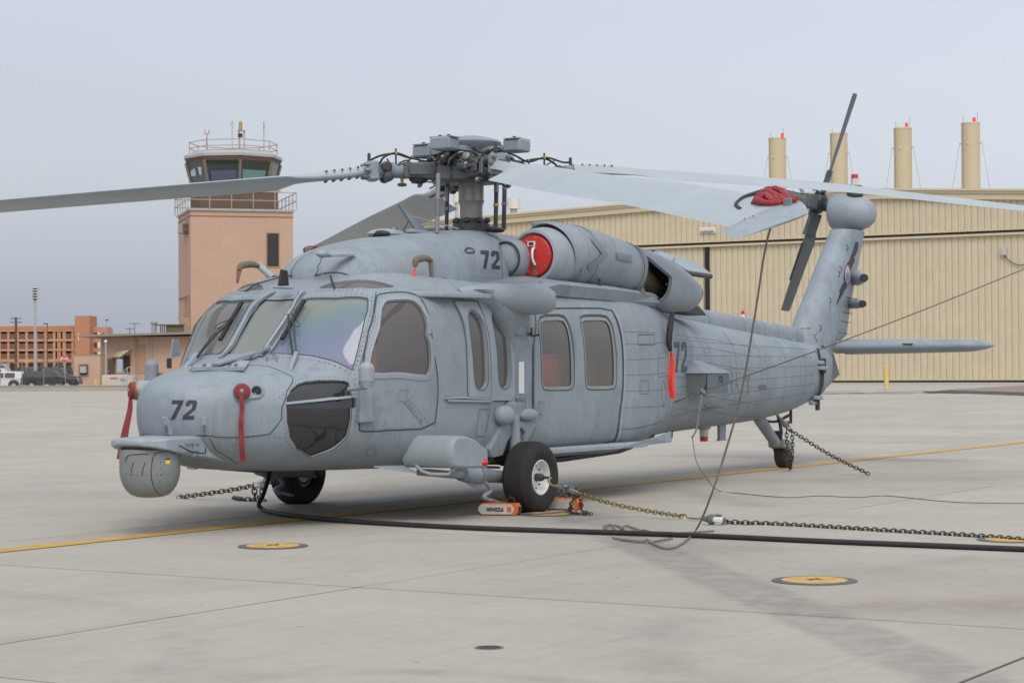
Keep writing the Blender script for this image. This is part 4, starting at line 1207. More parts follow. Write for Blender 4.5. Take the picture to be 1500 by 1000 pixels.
# ------------------------------------------------------------------ side fittings
# hoist arm fairing at the roof edge and the column below it
for side in (-1, 1):
    hf = empty('hoist_fairing', (0, 0, 0)); hf.parent = HELI; KIDS[HELI.name].append(hf)
    b = MB(); R = []
    for x, y, z, ry, rz in ((2.72, .98, 2.03, .14, .04), (2.95, 1.02, 2.02, .20, .09), (3.15, 1.12, 2.005, .20, .125), (3.32, 1.25, 1.99, .175, .14), (3.46, 1.38, 1.98, .155, .145), (3.56, 1.47, 1.975, .135, .13), (3.61, 1.52, 1.97, .085, .085), (3.62, 1.53, 1.97, .02, .02)):
        nrm_ = Vector((.66, side*.75, 0)) if x > 2.8 else Vector((.9, side*.43, 0)); t = Vector((nrm_.y, -nrm_.x, 0)).normalized()
        R.append([Vector((x, side*y, z)) + t*ry*math.cos(2*math.pi*k/24) + Vector((0, 0, rz*math.sin(2*math.pi*k/24))) for k in range(24)])
    b.loft(R); b.build('hoist_arm', GREY2, hf, smooth=True, angle=60)
    b = MB(); R = []
    for z, x0, x1, yo in ((2.06, 2.80, 3.62, 1.24), (1.97, 2.93, 3.66, 1.285), (1.86, 3.06, 3.68, 1.29), (1.74, 3.19, 3.69, 1.26), (1.62, 3.30, 3.68, 1.225), (1.45, 3.35, 3.68, 1.205), (1.15, 3.35, 3.68, 1.20), (.95, 3.30, 3.68, 1.20)):
        ring = []
        for k in range(24):
            a = 2*math.pi*k/24; ca, sa = math.cos(a), math.sin(a)
            n_ = 4; r_ = (abs(ca)**n_+abs(sa)**n_)**(-1/n_)
            ring.append(((x0+x1)/2+(x1-x0)/2*r_*ca, side*(1.05+(yo-1.05)*r_*sa), z))
        R.append(ring)
    b.loft(R); b.build('column', GREY, hf, smooth=True, angle=60)
    # bosses
    for x, y, z, r in ((3.28, 1.27, 1.84, .06), (3.45, 1.24, 1.70, .075), (3.35, 1.28, 2.05, .06)):
        MB().ell((x, side*(y-.012), z), (r*1.5, r*.45, r*.9), 14, 8).build('boss', GREY, hf, smooth=True)
    MB().lathe([(0, .018), (.04, .018)], (3.62, side*1.22, 1.66), (0, side, 0), 8).build('hook_pin', STEEL, hf)
    MB().tube([(3.62, side*1.26, 1.72), (3.62, side*1.27, 1.64), (3.66, side*1.33, 1.655)], .012, 6).build('hook', DARKM, hf)
if True:
    MB().cbox((3.53, -1.205, 1.25), (.09, .012, .30), .003).build('formation_light', WHITE, HELI)
    g = empty('side_grille', (0, 0, 0)); g.parent = HELI; KIDS[HELI.name].append(g)
    MB().box((3.52, -1.203, .99), (.17, .008, .14)).build('grille_back', BLACK, g)
    for k in range(7):
        MB().box((3.445+k*.025, -1.209, .99), (.012, .008, .14)).build('grille_slat', GREY, g)
# gear strut fairing: two bulbs, arms and the dark well
for side in (-1, 1):
    gf = empty('strut_fairing', (0, 0, 0)); gf.parent = HELI; KIDS[HELI.name].append(gf)
    b = MB(); b.ell((3.20, side*1.215, .905), (.13, .085, .09), 20, 12, None, .75); b.build('fairing_bulb', GREY2, gf, smooth=True)
    b = MB(); b.ell((3.64, side*1.20, .90), (.17, .065, .062), 20, 12, None, .95); b.build('fairing_bulb', GREY2, gf, smooth=True)
    b = MB(); b.cbox((3.43, side*1.165, .945), (.34, .12, .20), .04); b.build('fairing_bridge', GREY, gf, smooth=True)
    R8 = lambda x, y: (600+x/4.7615, 560+y/4.7619)
    arch = [at(*R8(*p), y=-1.2) for p in ((640, 285), (604, 380), (562, 462), (580, 525), (655, 508), (688, 410), (733, 338), (785, 320), (808, 352), (803, 405), (790, 448), (818, 440), (842, 378), (890, 290), (830, 262), (720, 262))]
    arch = [(p[0], side*1.19, p[2]) for p in arch]
    MB().prism(arch, (0, -side*.14, 0), (0, side*.012, 0)).build('fairing_arch', GREY, gf, bevel=.022)
    MB().ell((3.40, side*1.10, .66), (.26, .085, .24), 18, 10).build('well_shade', BLACK, gf, smooth=True)  # black solid stands in for the shade inside the strut hollow
    # shock strut
    MB().lathe([(0, .055), (.28, .055), (.28, .048), (.52, .045)], (3.40, side*1.215, .40), (-.03, 0, 1), 16).build('shock_strut', GREY2, HELI, smooth=True, angle=40)
    # main gear: drag beam fairing
    sf = empty('gear_stub', (0, 0, 0)); sf.parent = HELI; KIDS[HELI.name].append(sf)
    b = MB(); R = []
    prof = [(1.635, .60), (1.645, .67), (1.69, .735), (1.76, .755), (1.95, .755), (2.15, .715), (2.40, .62), (2.42, .60), (2.42, .47), (2.40, .455), (1.78, .475), (1.69, .49), (1.645, .54)]
    prof = [(1.80+(x-1.635)*.78, z) for x, z in prof]
    cxp, czp = 2.1, .6
    for y, kx in ((1.02, 1.0), (1.40, 1.0), (1.50, .985), (1.535, .95), (1.55, .90)):
        R.append([(cxp+(x-cxp)*kx, side*y, czp+(z-czp)*kx) for x, z in prof])
    b.loft(R); b.build('stub_fairing', GREY2, sf, smooth=True, angle=28, bevel=.012)
    b = MB(); b.tube([(1.84, side*1.15, .50), (1.80, side*1.24, .45), (1.82, side*1.32, .425), (1.88, side*1.46, .425), (1.95, side*1.50, .50)], .016, 8); b.build('step_bar', GREY2, sf, smooth=True)
    b = MB(); b.ell((2.33, side*1.545, .51), (.045, .035, .032), 14, 8); b.build('position_light', LAMPR if side < 0 else mat('green_lens', (.01, .25, .12), .2), sf, smooth=True)
    b = MB(); bar(b, (2.0, side*1.12, .43), (2.75, side*1.12, .36), .16, .06); b.build('drag_beam', GREY, sf, bevel=.015)
    b = MB(); b.lathe([(0, .075), (.14, .09), (.2, .095), (.3, .095), (.32, .08), (.55, .06), (.9, .055)], (2.55, side*1.16, .40), (.9, 0, -.09), 16); b.build('drag_strut', GREY, sf, smooth=True, angle=40)
    b = MB(); b.torus((2.79, side*1.16, .385), .095, .01, Matrix.Rotation(math.pi/2, 3, 'Y'), 20, 5); b.build('strut_clamp', STEEL, sf)
    b = MB(); b.tube(catmull([(2.62, side*1.16, .33), (2.78, side*1.18, .27), (2.88, side*1.2, .30), (2.98, side*1.2, .22), (2.86, side*1.2, .17), (2.95, side*1.22, .13)], 4), .02, 6); b.build('tow_fitting', GREY2, sf, smooth=True)
    b = MB(); bar(b, (2.86, side*1.2, .16), (3.12, side*1.2, .10), .06, .02); b.build('step_tread', GREY2, sf, bevel=.003)
    b = MB(); b.tube([(2.6, side*1.1, .45), (2.9, side*1.12, .44), (3.2, side*1.16, .42)], .012, 5); b.build('brake_line', BLACK, sf)
    # wheel
    W = empty('main_wheel', (0, 0, 0)); W.parent = HELI; KIDS[HELI.name].append(W)
    Y0 = side*1.36
    prof = [(-.10, .155), (-.125, .19), (-.135, .25), (-.128, .295), (-.10, .325), (-.085, .333), (-.078, .334), (-.074, .328), (-.068, .334), (-.04, .3375), (-.036, .331), (-.030, .338), (.0, .339), (.004, .332), (.010, .339), (.036, .3375), (.040, .331), (.046, .337), (.074, .335), (.078, .329), (.084, .333), (.10, .325), (.128, .295), (.135, .25), (.125, .19), (.10, .155)]
    ty = MB(); n = 56; R = []
    for h, r in prof:
        ring = []
        for k in range(n):
            a = 2*math.pi*k/n; z = .322+r*math.sin(a); 
            bul = 1.0
            if z < .0: bul = 1 + (-z)*3.0; z = max(z, .001)
            ring.append((3.43+r*math.cos(a), Y0+h*bul, z))
        R.append(ring)
    ty.loft(R, caps=False); ty.build('tyre', RUBBER, W, smooth=True, angle=35)
    o_ = side
    b = MB(); b.lathe([(-.09*1, .06), (-.07, .158), (.09, .160), (.115, .165), (.118, .155), (.105, .145), (.06, .135), (.035, .10), (.045, .06), (.06, .055), (.06, .01)], (3.43, Y0, .325), (0, o_, 0), 40)
    b.build('rim', WHITE, W, smooth=True, angle=30)
    b = MB(); b.lathe([(.04, .038), (.12, .036), (.135, .028), (.14, .015), (.21, .012), (.215, .008)], (3.43, Y0, .325), (0, o_, 0), 16); b.build('axle_cap', DARKM, W, smooth=True, angle=40)
    for k in range(9):
        a = 2*math.pi*k/9
        MB().lathe([(0, .009), (.006, .009)], (3.43+.105*math.cos(a), Y0+o_*.046, .325+.105*math.sin(a)), (0, o_, 0), 8).build('rim_bolt', DARKM, W)
    b = MB(); b.lathe([(-.30, .05), (-.08, .055), (-.08, .14), (0.0, .14)], (3.43, Y0, .325), (0, o_, 0), 18); b.build('brake', DARKM, W, smooth=True, angle=40)
# ------------------------------------------------------------------ nose turret
TX = -.30
tr = empty('sensor_turret', (0, 0, 0)); tr.parent = HELI; KIDS[HELI.name].append(tr)
b = MB()
def shelf(rows, name, m):
    R = []
    for x, hw, z0, z1 in rows:
        R.append([(x, -hw, z0), (x, -hw, z1), (x, -hw*.5, z1+.01), (x, hw*.5, z1+.01), (x, hw, z1), (x, hw, z0)])
    b = MB(); b.loft(R); return b.build(name, m, tr, bevel=.012)
shelf([(-.55, .12, .735, .765), (-.52, .22, .725, .775), (-.42, .28, .70, .785), (-.20, .30, .655, .79), (.05, .31, .62, .80), (.35, .34, .56, .78)], 'turret_mount', GREY2)
b = MB(); b.box((-.12, -.31, .70), (.02, .02, .13)); b.box((-.14, -.315, .745), (.16, .012, .012)); b.box((-.14, -.315, .685), (.16, .012, .012)); b.build('mount_rib', GREY, tr)
MB().tube(catmull([(-.30, -.31, .73), (-.2, -.35, .68), (-.05, -.36, .66), (0.0, -.33, .70)], 5), .006, 5).build('mount_cable', BLACK, tr)
# ball: drum top with a rounded underside
b = MB(); R = []
rb = .245
for z, k in ((.70, .93), (.695, .985), (.66, 1.0), (.55, 1.0), (.50, .99), (.45, .95), (.40, .87), (.36, .76), (.33, .62), (.312, .42), (.306, .15)):
    R.append([(TX+rb*k*math.cos(2*math.pi*i/40), rb*k*math.sin(2*math.pi*i/40), z) for i in range(40)])
b.loft(R); ball = b.build('turret_ball', TURR, tr, smooth=True, angle=50)
b = MB(); b.lathe([(0, .20), (.05, .20)], (TX, 0, .69), (0, 0, 1), 32); b.build('turret_neck', DARKM, tr)
def bz(az, z, d=0.0):
    ks = [(.695, .985), (.66, 1.0), (.55, 1.0), (.50, .99), (.45, .95), (.40, .87), (.36, .76), (.33, .62), (.312, .42)]
    k = np.interp(z, [q[0] for q in ks][::-1], [q[1] for q in ks][::-1]); r = rb*k+d
    return (TX+r*math.cos(az), r*math.sin(az), z)
va = math.atan2(CY, CX-TX)
def bpt(s, z, d=.002): return bz(va+s, z, d)
b = MB(); 
b.tube(catmull([bpt(.95, .66), bpt(.55, .685), bpt(.15, .66), bpt(.05, .56), bpt(.06, .46), bpt(.25, .37), bpt(.55, .335)], 6), .0035, 4); b.build('turret_seam', SEAM, tr)
for s0 in (-.55, -.15):
    MB().tube([bpt(s0, .60), bpt(s0-.08, .55), bpt(s0-.1, .50)], .004, 4).build('turret_slot', SEAM, tr)
MB().tube(catmull([bpt(-.9, .60), bpt(-.8, .65), bpt(-.4, .665), bpt(-.05, .665)], 6), .004, 4).build('turret_seam', SEAM, tr)
b = MB()
for s in np.arange(-.9, 1.0, .16):
    for z in (.50,): b.ell(bpt(s, z, .001), (.004, .004, .004), 6, 4)
for z in np.arange(.40, .64, .05): b.ell(bpt(.35, z, .001), (.004, .004, .004), 6, 4)
tag(b.build('rivet', SEAM, tr), kind='stuff')
q4 = [bpt(s, z, .003) for s, z in ((.52, .615), (.70, .615), (.70, .585), (.52, .585))]
MB().add(q4, [(0, 1, 2, 3)]).build('warning_label', mat('label_yellow', (.75, .6, .03), .5), tr)
q4 = [bpt(s, z, .003) for s, z in ((.52, .628), (.70, .628), (.70, .617), (.52, .617))]
MB().add(q4, [(0, 1, 2, 3)]).build('warning_label_bar', BLACK, tr)
# ------------------------------------------------------------------ belly and boom fittings
b = MB(); b.prism([(1.45, -.98, .50), (1.85, -1.02, .49), (1.85, -1.16, .43)], (0, 0, -.006), (0, 0, .006)); b.build('belly_fin', GREY2, HELI)
bx = empty('chaff_box', (0, 0, 0)); bx.parent = HELI; KIDS[HELI.name].append(bx)
b = MB(); b.loft([[(7.70, -1.08, 1.05), (8.26, -1.08, 1.05), (8.26, -.70, 1.05), (7.60, -.75, 1.05)], [(7.66, -1.10, 1.275), (8.28, -1.10, 1.275), (8.28, -.66, 1.275), (7.50, -.75, 1.275)]]); b.build('box_body', mat('box_grey', (.15, .175, .195), .6, var=.1), bx, bevel=.004)
MB().loft([[(7.64, -1.115, 1.278), (8.30, -1.115, 1.278), (8.30, -.6, 1.278), (7.46, -.75, 1.278)], [(7.95, -.80, 1.42), (8.15, -.80, 1.42), (8.15, -.6, 1.42), (7.85, -.6, 1.42)]]).build('box_lid', GREY2, bx, bevel=.004)
MB().box((7.69, -1.09, 1.16), (.012, .03, .23)).build('box_edge', SEAM, bx)
b = MB(); b.prism([(8.55, -.66, .90), (8.95, -.58, .885), (9.05, -.60, .87), (8.6, -.92, .90)], (0, 0, -.012), (0, 0, .012)); b.build('belly_fin', GREY2, HELI)
# belly beacon, stub antenna and drain mast
bc = empty('belly_beacon', (0, 0, 0)); bc.parent = HELI; KIDS[HELI.name].append(bc)
c = at(1031, 627, y=-.12)
b = MB(); b.lathe([(.06, .09), (.0, .085), (-.015, .06)], c, (0, 0, 1), 18); b.build('beacon_base', GREY2, bc, smooth=True, angle=40)
b = MB(); b.lathe([(-.015, .055), (-.10, .055)], c, (0, 0, 1), 16); b.build('clear_lens', LAMPC, bc, smooth=True, angle=40)
b = MB(); b.lathe([(-.10, .052), (-.155, .05), (-.16, .04)], c, (0, 0, 1), 16); b.build('red_lens', LAMPR, bc, smooth=True, angle=40)
c = at(1057, 645, y=-.1)
MB().prism([c+np.array(q) for q in ((-.09, 0, .30), (.10, 0, .30), (.08, 0, .02), (.14, 0, 0), (-.12, 0, 0), (-.08, 0, .03))], (0, -.02, 0), (0, .02, 0)).build('mast_antenna', GREY2, HELI, bevel=.004)
c = at(981, 646, y=-.3); MB().tube([c+np.array((0, 0, .14)), c+np.array((0, 0, .04)), c], [.045, .035, .015], 8).build('drain_stub', DARKM, HELI, smooth=True)
c = at(866, 664, y=-.7); MB().tube([c+np.array((0, 0, .10)), c], [.03, .03], 8).build('drain_stub', DARKM, HELI, smooth=True)
# lower belly panel under the cabin
b = MB(); R = []
for x, z in ((3.8, .44), (4.0, .40), (5.0, .39), (6.2, .43), (6.5, .47)):
    R.append([(x, -.85, z+.05), (x, -.80, z), (x, .80, z), (x, .85, z+.05)])
b.loft(R); b.build('belly_pan', DARKM, HELI, bevel=.01)
# ------------------------------------------------------------------ tail pylon
def foil(xl, xt, y, z, hw, n=14):
    ring = []
    for k in range(n+1):
        u = (1-math.cos(math.pi*k/n))/2
        t = hw*(2.969*math.sqrt(u)-1.26*u-3.516*u*u+2.843*u**3-1.036*u**4)*.98
        ring.append((xl+(xt-xl)*u, y-t, z))
    for k in range(n-1, 0, -1):
        u = (1-math.cos(math.pi*k/n))/2
        t = hw*(2.969*math.sqrt(u)-1.26*u-3.516*u*u+2.843*u**3-1.036*u**4)*.98
        ring.append((xl+(xt-xl)*u, y+t, z))
    return ring
pyl = empty('tail_pylon', (0, 0, 0)); pyl.parent = HELI; KIDS[HELI.name].append(pyl)
b = MB()
b.loft([foil(12.80, 13.30, 0, .90, .12), foil(12.74, 13.22, 0, .97, .17), foil(12.70, 13.52, 0, 1.12, .21), foil(12.66, 13.76, 0, 1.30, .235), foil(12.62, 13.95, 0, 1.50, .245), foil(12.62, 14.15, 0, 1.66, .245), foil(12.68, 14.48, 0, 1.80, .235), foil(12.85, 14.56, 0, 2.0, .225), foil(13.10, 14.66, 0, 2.25, .215), foil(13.55, 14.88, 0, 2.7, .20), foil(14.0, 15.12, 0, 3.15, .19), foil(14.16, 15.2, 0, 3.3, .185)])
b.build('pylon_shell', GREY, pyl, smooth=True, angle=50)
# lower body closing the boom at the fold
b = MB(); R = []
for x, zb, zt, hw in ((12.735, .845, 1.685, .33), (12.9, .87, 1.74, .315), (13.2, .93, 1.72, .28), (13.45, 1.02, 1.64, .20), (13.78, 1.2, 1.6, .08)):
    R.append([(x, hw*(1 if math.cos(a) >= 0 else -1)*abs(math.cos(a))**.85, (zb+zt)/2+(zt-zb)/2*(1 if math.sin(a) >= 0 else -1)*abs(math.sin(a))**.85) for a in [2*math.pi*k/28 for k in range(28)]])
b.loft(R); b.build('tail_body', GREY, pyl, smooth=True, angle=50)
MB().prism([(13.95, 0, 1.56), (14.18, 0, 1.24), (13.62, 0, 1.02)], (0, -.015, 0), (0, .015, 0)).build('tail_strake', TURR, pyl)
# fold joint: dark line and hinge fittings on the port side
fj = empty('fold_hinge', (0, 0, 0)); fj.parent = HELI; KIDS[HELI.name].append(fj)
MB().tube(catmull([(12.73, -.30, 1.60), (12.735, -.345, 1.35), (12.74, -.33, 1.05), (12.76, -.22, .87)], 6), .018, 6).build('hinge_line', SEAM, fj)
for z, y in ((1.40, -.36), (1.33, -.37), (.93, -.30), (.86, -.24)):
    MB().cbox((12.73, y, z), (.20, .08, .055), .012).build('hinge_lug', GREY2, fj)
MB().lathe([(-.10, .03), (.1, .03)], (12.75, -.38, 1.36), (0, 0, 1), 10).build('hinge_pin', DARKM, fj)
MB().lathe([(-.10, .03), (.06, .035)], (12.78, -.27, .86), (0, 0, 1), 10).build('hinge_pin', DARKM, fj)
MB().tube([(12.76, -.37, 1.3), (12.75, -.36, 1.1), (12.77, -.30, .95)], .012, 6).build('lock_rod', BLACK, fj)
# louvre, tail markings, pods at the trailing edge
def pys(x, z, d=.0):
    # point on the port face of the pylon
    zs = [.90, .97, 1.12, 1.30, 1.50, 1.66, 1.80, 2.0, 2.25, 2.7, 3.15, 3.3]
    xl = np.interp(z, zs, [12.80, 12.74, 12.70, 12.66, 12.62, 12.62, 12.68, 12.85, 13.10, 13.55, 14.0, 14.16]); xt_ = np.interp(z, zs, [13.3, 13.22, 13.52, 13.76, 13.95, 14.15, 14.48, 14.56, 14.66, 14.88, 15.12, 15.2]); hw = np.interp(z, zs, [.12, .17, .22, .245, .25, .245, .235, .225, .215, .20, .19, .185])
    u = min(max((x-xl)/(xt_-xl), 0.0005), 1)
    t = hw*(2.969*math.sqrt(u)-1.26*u-3.516*u*u+2.843*u**3-1.036*u**4)*.98
    return np.array((x, -t-d, z))
def py_px(px, py, d=.004):
    y = -.2
    for _ in range(8):
        p = at(px, py, y=y); y = pys(p[0], p[2], d)[1]
    return pys(p[0], p[2], d)
def R4(x, y): return (1130+x/3.705, 330+y/3.7037)
def flat(pts, m, name, parent, d=.004, k=1):
    b = MB(); ts = [tuple(t) for t in tessellate_polygon([[Vector((p[0], p[1], 0)) for p in pts]])]
    v_, ts = subdiv([np.array(p, float) for p in pts], ts, k)
    b.add([py_px(*R4(*p), d) for p in v_], ts); return b.build(name, m, parent)
flat([(458, 90), (474, 92), (470, 135), (446, 182), (456, 182), (424, 262), (405, 320), (412, 330), (350, 440), (376, 358), (368, 358), (398, 300), (392, 290), (412, 205), (420, 200), (440, 150)], DIGIT, 'lightning_marking', pyl)
for rx, ry, m_, d in ((17, 55, mat('patch_red', (.35, .06, .05), .7), .006), (13, 48, mat('patch_white', (.45, .47, .5), .7), .007)):
    flat([(413+rx*math.cos(a), 266+ry*math.sin(a)) for a in np.linspace(0, 2*math.pi, 20)[:-1]], m_, 'tail_patch', pyl, d, 0)
flat([(413+9*math.cos(a), 283+26*math.sin(a)) for a in np.linspace(0, 2*math.pi, 16)[:-1]], mat('patch_blue', (.12, .28, .42), .7), 'tail_patch', pyl, .008, 0)
for k in range(7):
    flat([(198+k*3+k, 652+k*11), (205+k*4, 655+k*11), (234, 690+k*6), (232, 684+k*6)], BLACK, 'louvre_slot', pyl, .006, 0)
b = MB(); b.tube([py_px(*R4(*p), .0) for p in ((140, 560), (160, 560), (195, 572), (225, 598), (252, 632))], .006, 4); b.build('panel_seam', SEAM, pyl)
b = MB()
for pts in ([(400, 25), (430, 60), (440, 75), (395, 200), (350, 330), (300, 520), (270, 640)], [(470, 60), (445, 150), (410, 390), (370, 480), (345, 610)], [(160, 745), (240, 750), (290, 790), (200, 880)], [(180, 760), (150, 880), (150, 950)], [(170, 770), (230, 780), (215, 900)], [(300, 640), (200, 700)], [(280, 720), (270, 890)]):
    P = [py_px(*R4(*p), .001) for p in pts]
    for a_, c_ in zip(P, P[1:]):
        for u in np.arange(0, 1, .05/np.linalg.norm(c_-a_)): b.ell(a_+(c_-a_)*u, (.005, .005, .005), 5, 3)
tag(b.build('rivet', RIVET, pyl), kind='stuff')
for pts in ([(405, 390), (465, 400)], [(385, 470), (440, 480)], [(378, 520), (432, 528)], [(365, 580), (420, 588)], [(420, 390), (350, 620)]):
    MB().tube([py_px(*R4(*p), .001) for p in pts], .005, 4).build('panel_seam', SEAM, pyl)
for px, py, dx, dz in ((315, 240, 0, 0), (368, 262, 0, 0), (320, 405, 0, 0), (268, 555, 0, 0), (412, 120, 0, 0)):
    MB().tube([py_px(*R4(px-4, py-16), .002), py_px(*R4(px+4, py), .002), py_px(*R4(px-3, py+18), .002)], .007, 4).build('tail_marking', SEAM, pyl)
for (l, t, r, bt, rad) in ((455, 250, 505, 320, .11), (432, 405, 498, 447, .068)):
    c0 = at(*R4(l-6, (t+bt)/2), y=-.03); c1 = at(*R4(r, (t+bt)/2), y=-.45)
    d = V3(c1)-V3(c0); ln = d.length
    pd = MB().lathe([(-.05, rad*.95), (ln*.35, rad), (ln*.75, rad*.72), (ln*.93, rad*.55)] if rad > .1 else [(-.05, rad), (ln*.5, rad), (ln*.93, rad*.8)], c0, d, 18).build('warning_sensor', GREY2, pyl, smooth=True, angle=50)
    MB().lathe([(ln*.93, rad*.52 if rad > .1 else rad*.75), (ln, rad*.5 if rad > .1 else rad*.72)], c0, d, 16).build('sensor_cap', BLACK, pd, smooth=True, angle=40)
# tail gearbox fairing
b = MB(); R = []
gc = np.array((14.90, .02, 3.60))
for y, r in ((.37, .20), (.365, .25), (.34, .268), (.24, .28), (.12, .284), (.02, .276), (-.08, .255), (-.17, .215), (-.235, .16), (-.27, .10), (-.285, .02)):
    R.append([(gc[0]+r*1.0*math.cos(2*math.pi*k/32), y, gc[2]+r*.98*math.sin(2*math.pi*k/32)+ (.42-y)*-.06) for k in range(32)])
b.loft(R); b.build('tail_gearbox_fairing', GREY2, HELI, smooth=True, angle=50)
b = MB(); b.lathe([(-.15, .12), (.0, .11)], (14.84, 0, 3.96), (0, 0, 1), 16); b.build('beacon_base', DARKM, HELI)
tbx = empty('tail_beacon', (0, 0, 0)); tbx.parent = HELI; KIDS[HELI.name].append(tbx)
MB().lathe([(0, .075), (.03, .075), (.035, .055), (.11, .055)], (14.84, 0, 3.955), (0, 0, 1), 16).build('clear_lens', LAMPC, tbx, smooth=True, angle=40)
MB().lathe([(.11, .052), (.17, .05), (.175, .04)], (14.84, 0, 3.955), (0, 0, 1), 16).build('red_lens', LAMPR, tbx, smooth=True, angle=40)
# ------------------------------------------------------------------ stabilator
sb = empty('stabilator', (0, 0, 0)); sb.parent = HELI; KIDS[HELI.name].append(sb)
def sfoil(y, xl, c, z, th):
    ring = []
    for s_ in (1, -1):
        rg = range(0, 13) if s_ > 0 else range(11, 0, -1)
        for k in rg:
            u = (1-math.cos(math.pi*k/12))/2
            t = th/.2*.72*(2.969*math.sqrt(u)-1.26*u-3.516*u*u+2.843*u**3-1.036*u**4)*.2
            ring.append((xl+c*u, y, z+s_*t*2.0))
    return ring
for side in (-1, 1):
    b = MB(); b.loft([sfoil(side*y, xl, c, 1.625, th) for y, xl, c, th in ((.24, 13.66, 1.0, .075), (.6, 13.68, .97, .073), (1.4, 13.74, .89, .066), (1.92, 13.78, .84, .06), (2.02, 13.81, .79, .055), (2.12, 13.90, .62, .042), (2.19, 14.03, .4, .025), (2.24, 14.2, .12, .006))])
    b.build('stabilator_panel', GREY, sb, smooth=True, angle=50)
    b = MB(); b.lathe([(0, .09), (.16, .086)], (13.80, side*.12, 1.62), (0, side, 0), 20); b.build('stabilator_root', GREY2, sb, smooth=True, angle=40)
    b = MB(); b.torus((13.80, side*.27, 1.62), .086, .007, Matrix.Rotation(math.pi/2, 3, 'X'), 20, 4); b.build('root_seam', SEAM, sb)
MB().box((13.77, -1.2, 1.655), (.12, .14, .012)).build('access_plate', SEAM, sb)
# ------------------------------------------------------------------ tail wheel
tg = empty('tail_gear', (0, 0, 0)); tg.parent = HELI; KIDS[HELI.name].append(tg)
MB().tube([(11.42, 0, .72), (11.75, 0, .50), (12.0, 0, .34)], [.085, .075, .07], 14).build('gear_strut', GREY, tg, smooth=True)
MB().lathe([(0, .06), (.16, .06), (.16, .05), (.2, .05)], (12.08, 0, .30), (-.1, 0, 1), 12).build('swivel', DARKM, tg, smooth=True, angle=40)
b = MB(); b.prism([(12.0, 0, .38), (12.22, 0, .37), (12.36, 0, .26), (12.30, 0, .22), (12.02, 0, .28)], (0, -.12, 0), (0, .12, 0)); b.build('fork', GREY, tg, bevel=.02)
for s_ in (-1, 1):
    MB().prism([(12.12, s_*.115, .34), (12.30, s_*.115, .30), (12.33, s_*.115, .20), (12.27, s_*.115, .16), (12.22, s_*.115, .2)], (0, -.012, 0), (0, .012, 0)).build('fork_arm', GREY, tg, bevel=.004)
TW = empty('tail_wheel', (0, 0, 0)); TW.parent = HELI; KIDS[HELI.name].append(TW)
b = MB(); R = []
for h, r in ((-.06, .08), (-.078, .11), (-.08, .15), (-.068, .178), (-.03, .19), (0, .192), (.03, .19), (.068, .178), (.08, .15), (.078, .11), (.06, .08)):
    R.append([(12.27+r*math.cos(2*math.pi*k/36), h, max(.001, .187+r*math.sin(2*math.pi*k/36))) for k in range(36)])
b.loft(R, caps=False); b.build('tyre', RUBBER, TW, smooth=True, angle=40)
MB().lathe([(-.06, .08), (-.04, .085), (.04, .085), (.06, .08)], (12.27, 0, .187), (0, 1, 0), 20).build('rim', DARKM, TW, smooth=True, angle=40)
for pts, r in (([(11.95, -.05, .72), (12.02, -.06, .55), (12.05, -.06, .36)], .02), ([(12.05, -.03, .70), (12.1, -.05, .50), (12.08, -.05, .42)], .012), ([(11.6, .05, .66), (12.1, .05, .62), (12.45, 0, .70)], .02)):
    MB().tube(catmull(pts, 4), r, 6).build('gear_link', DARKM, tg, smooth=True)
MB().tube([(12.10, 0, .62), (12.5, 0, .60), (12.5, 0, .82)], .022, 6).build('tail_bumper', DARKM, HELI)
MB().cbox((13.25, 0, .90), (.16, .05, .03), .008).build('tie_ring_lug', DARKM, HELI)
# ------------------------------------------------------------------ main rotor
MZ = 3.42
MC = np.array((4.55, 0, 0.))
rm = empty('rotor_mast', (0, 0, 0)); rm.parent = HELI; KIDS[HELI.name].append(rm)
def lz(rows, name, m, parent, seg=32, c=(4.55, 0), ang=40):
    return MB().lathe([(z, r) for z, r in rows], (c[0], c[1], 0), (0, 0, 1), seg).build(name, m, parent, smooth=True, angle=ang)
lz([(2.68, .19), (2.80, .19), (2.82, .16), (2.86, .125)], 'mast_base', DARKM, rm)
lz([(2.84, .115), (2.98, .115), (3.02, .125), (3.035, .135), (3.05, .128), (3.30, .128)], 'mast_sleeve', MAST, rm)
for k in range(8):
    a = 2*math.pi*k/8+.3
    MB().cbox((4.55+.17*math.cos(a), .17*math.sin(a), 2.84), (.05, .05, .05), .01).build('mast_bolt', DARKM, rm)
for px, py0, py1, r, m_, y in ((640, 292, 335, .022, MAST, -.30), (654, 276, 333, .020, DARKM, .25), (726, 262, 332, .022, DARKM, -.25), (738, 262, 330, .024, DARKM, .28)):
    a = at(px+2, py0-38, y=y); c = at(px, py1+6, y=y)
    rod = MB().tube([a, c], r, 10).build('pitch_rod', m_, rm, smooth=True)
    mid = a*.35+c*.65; dd = (c-a)/np.linalg.norm(c-a)
    MB().tube([mid, mid+dd*.03], r*1.25, 10).build('rod_band', mat('band_yellow', (.55, .33, .03), .6) if px == 726 else STEEL, rod)
    MB().tube([a+dd*.25, a+dd*.40], r*1.12, 10).build('rod_sleeve', STEEL, rod, smooth=True)
hub = empty('rotor_hub', (0, 0, 0)); hub.parent = HELI; KIDS[HELI.name].append(hub)
lz([(3.22, .30), (3.24, .34), (3.30, .36), (3.36, .33), (3.42, .30), (3.50, .26)], 'hub_plate', HUBG, hub)
lz([(3.50, .22), (3.56, .24), (3.60, .30), (3.63, .31), (3.655, .28), (3.685, .16), (3.695, .10), (3.70, .02)], 'hub_cap', GREY, hub)
DIRS = {'A': (-.743, .669), 'B': (-.669, -.743), 'C': (.669, .743), 'D': (.743, -.669)}
rnd = random.Random(7)
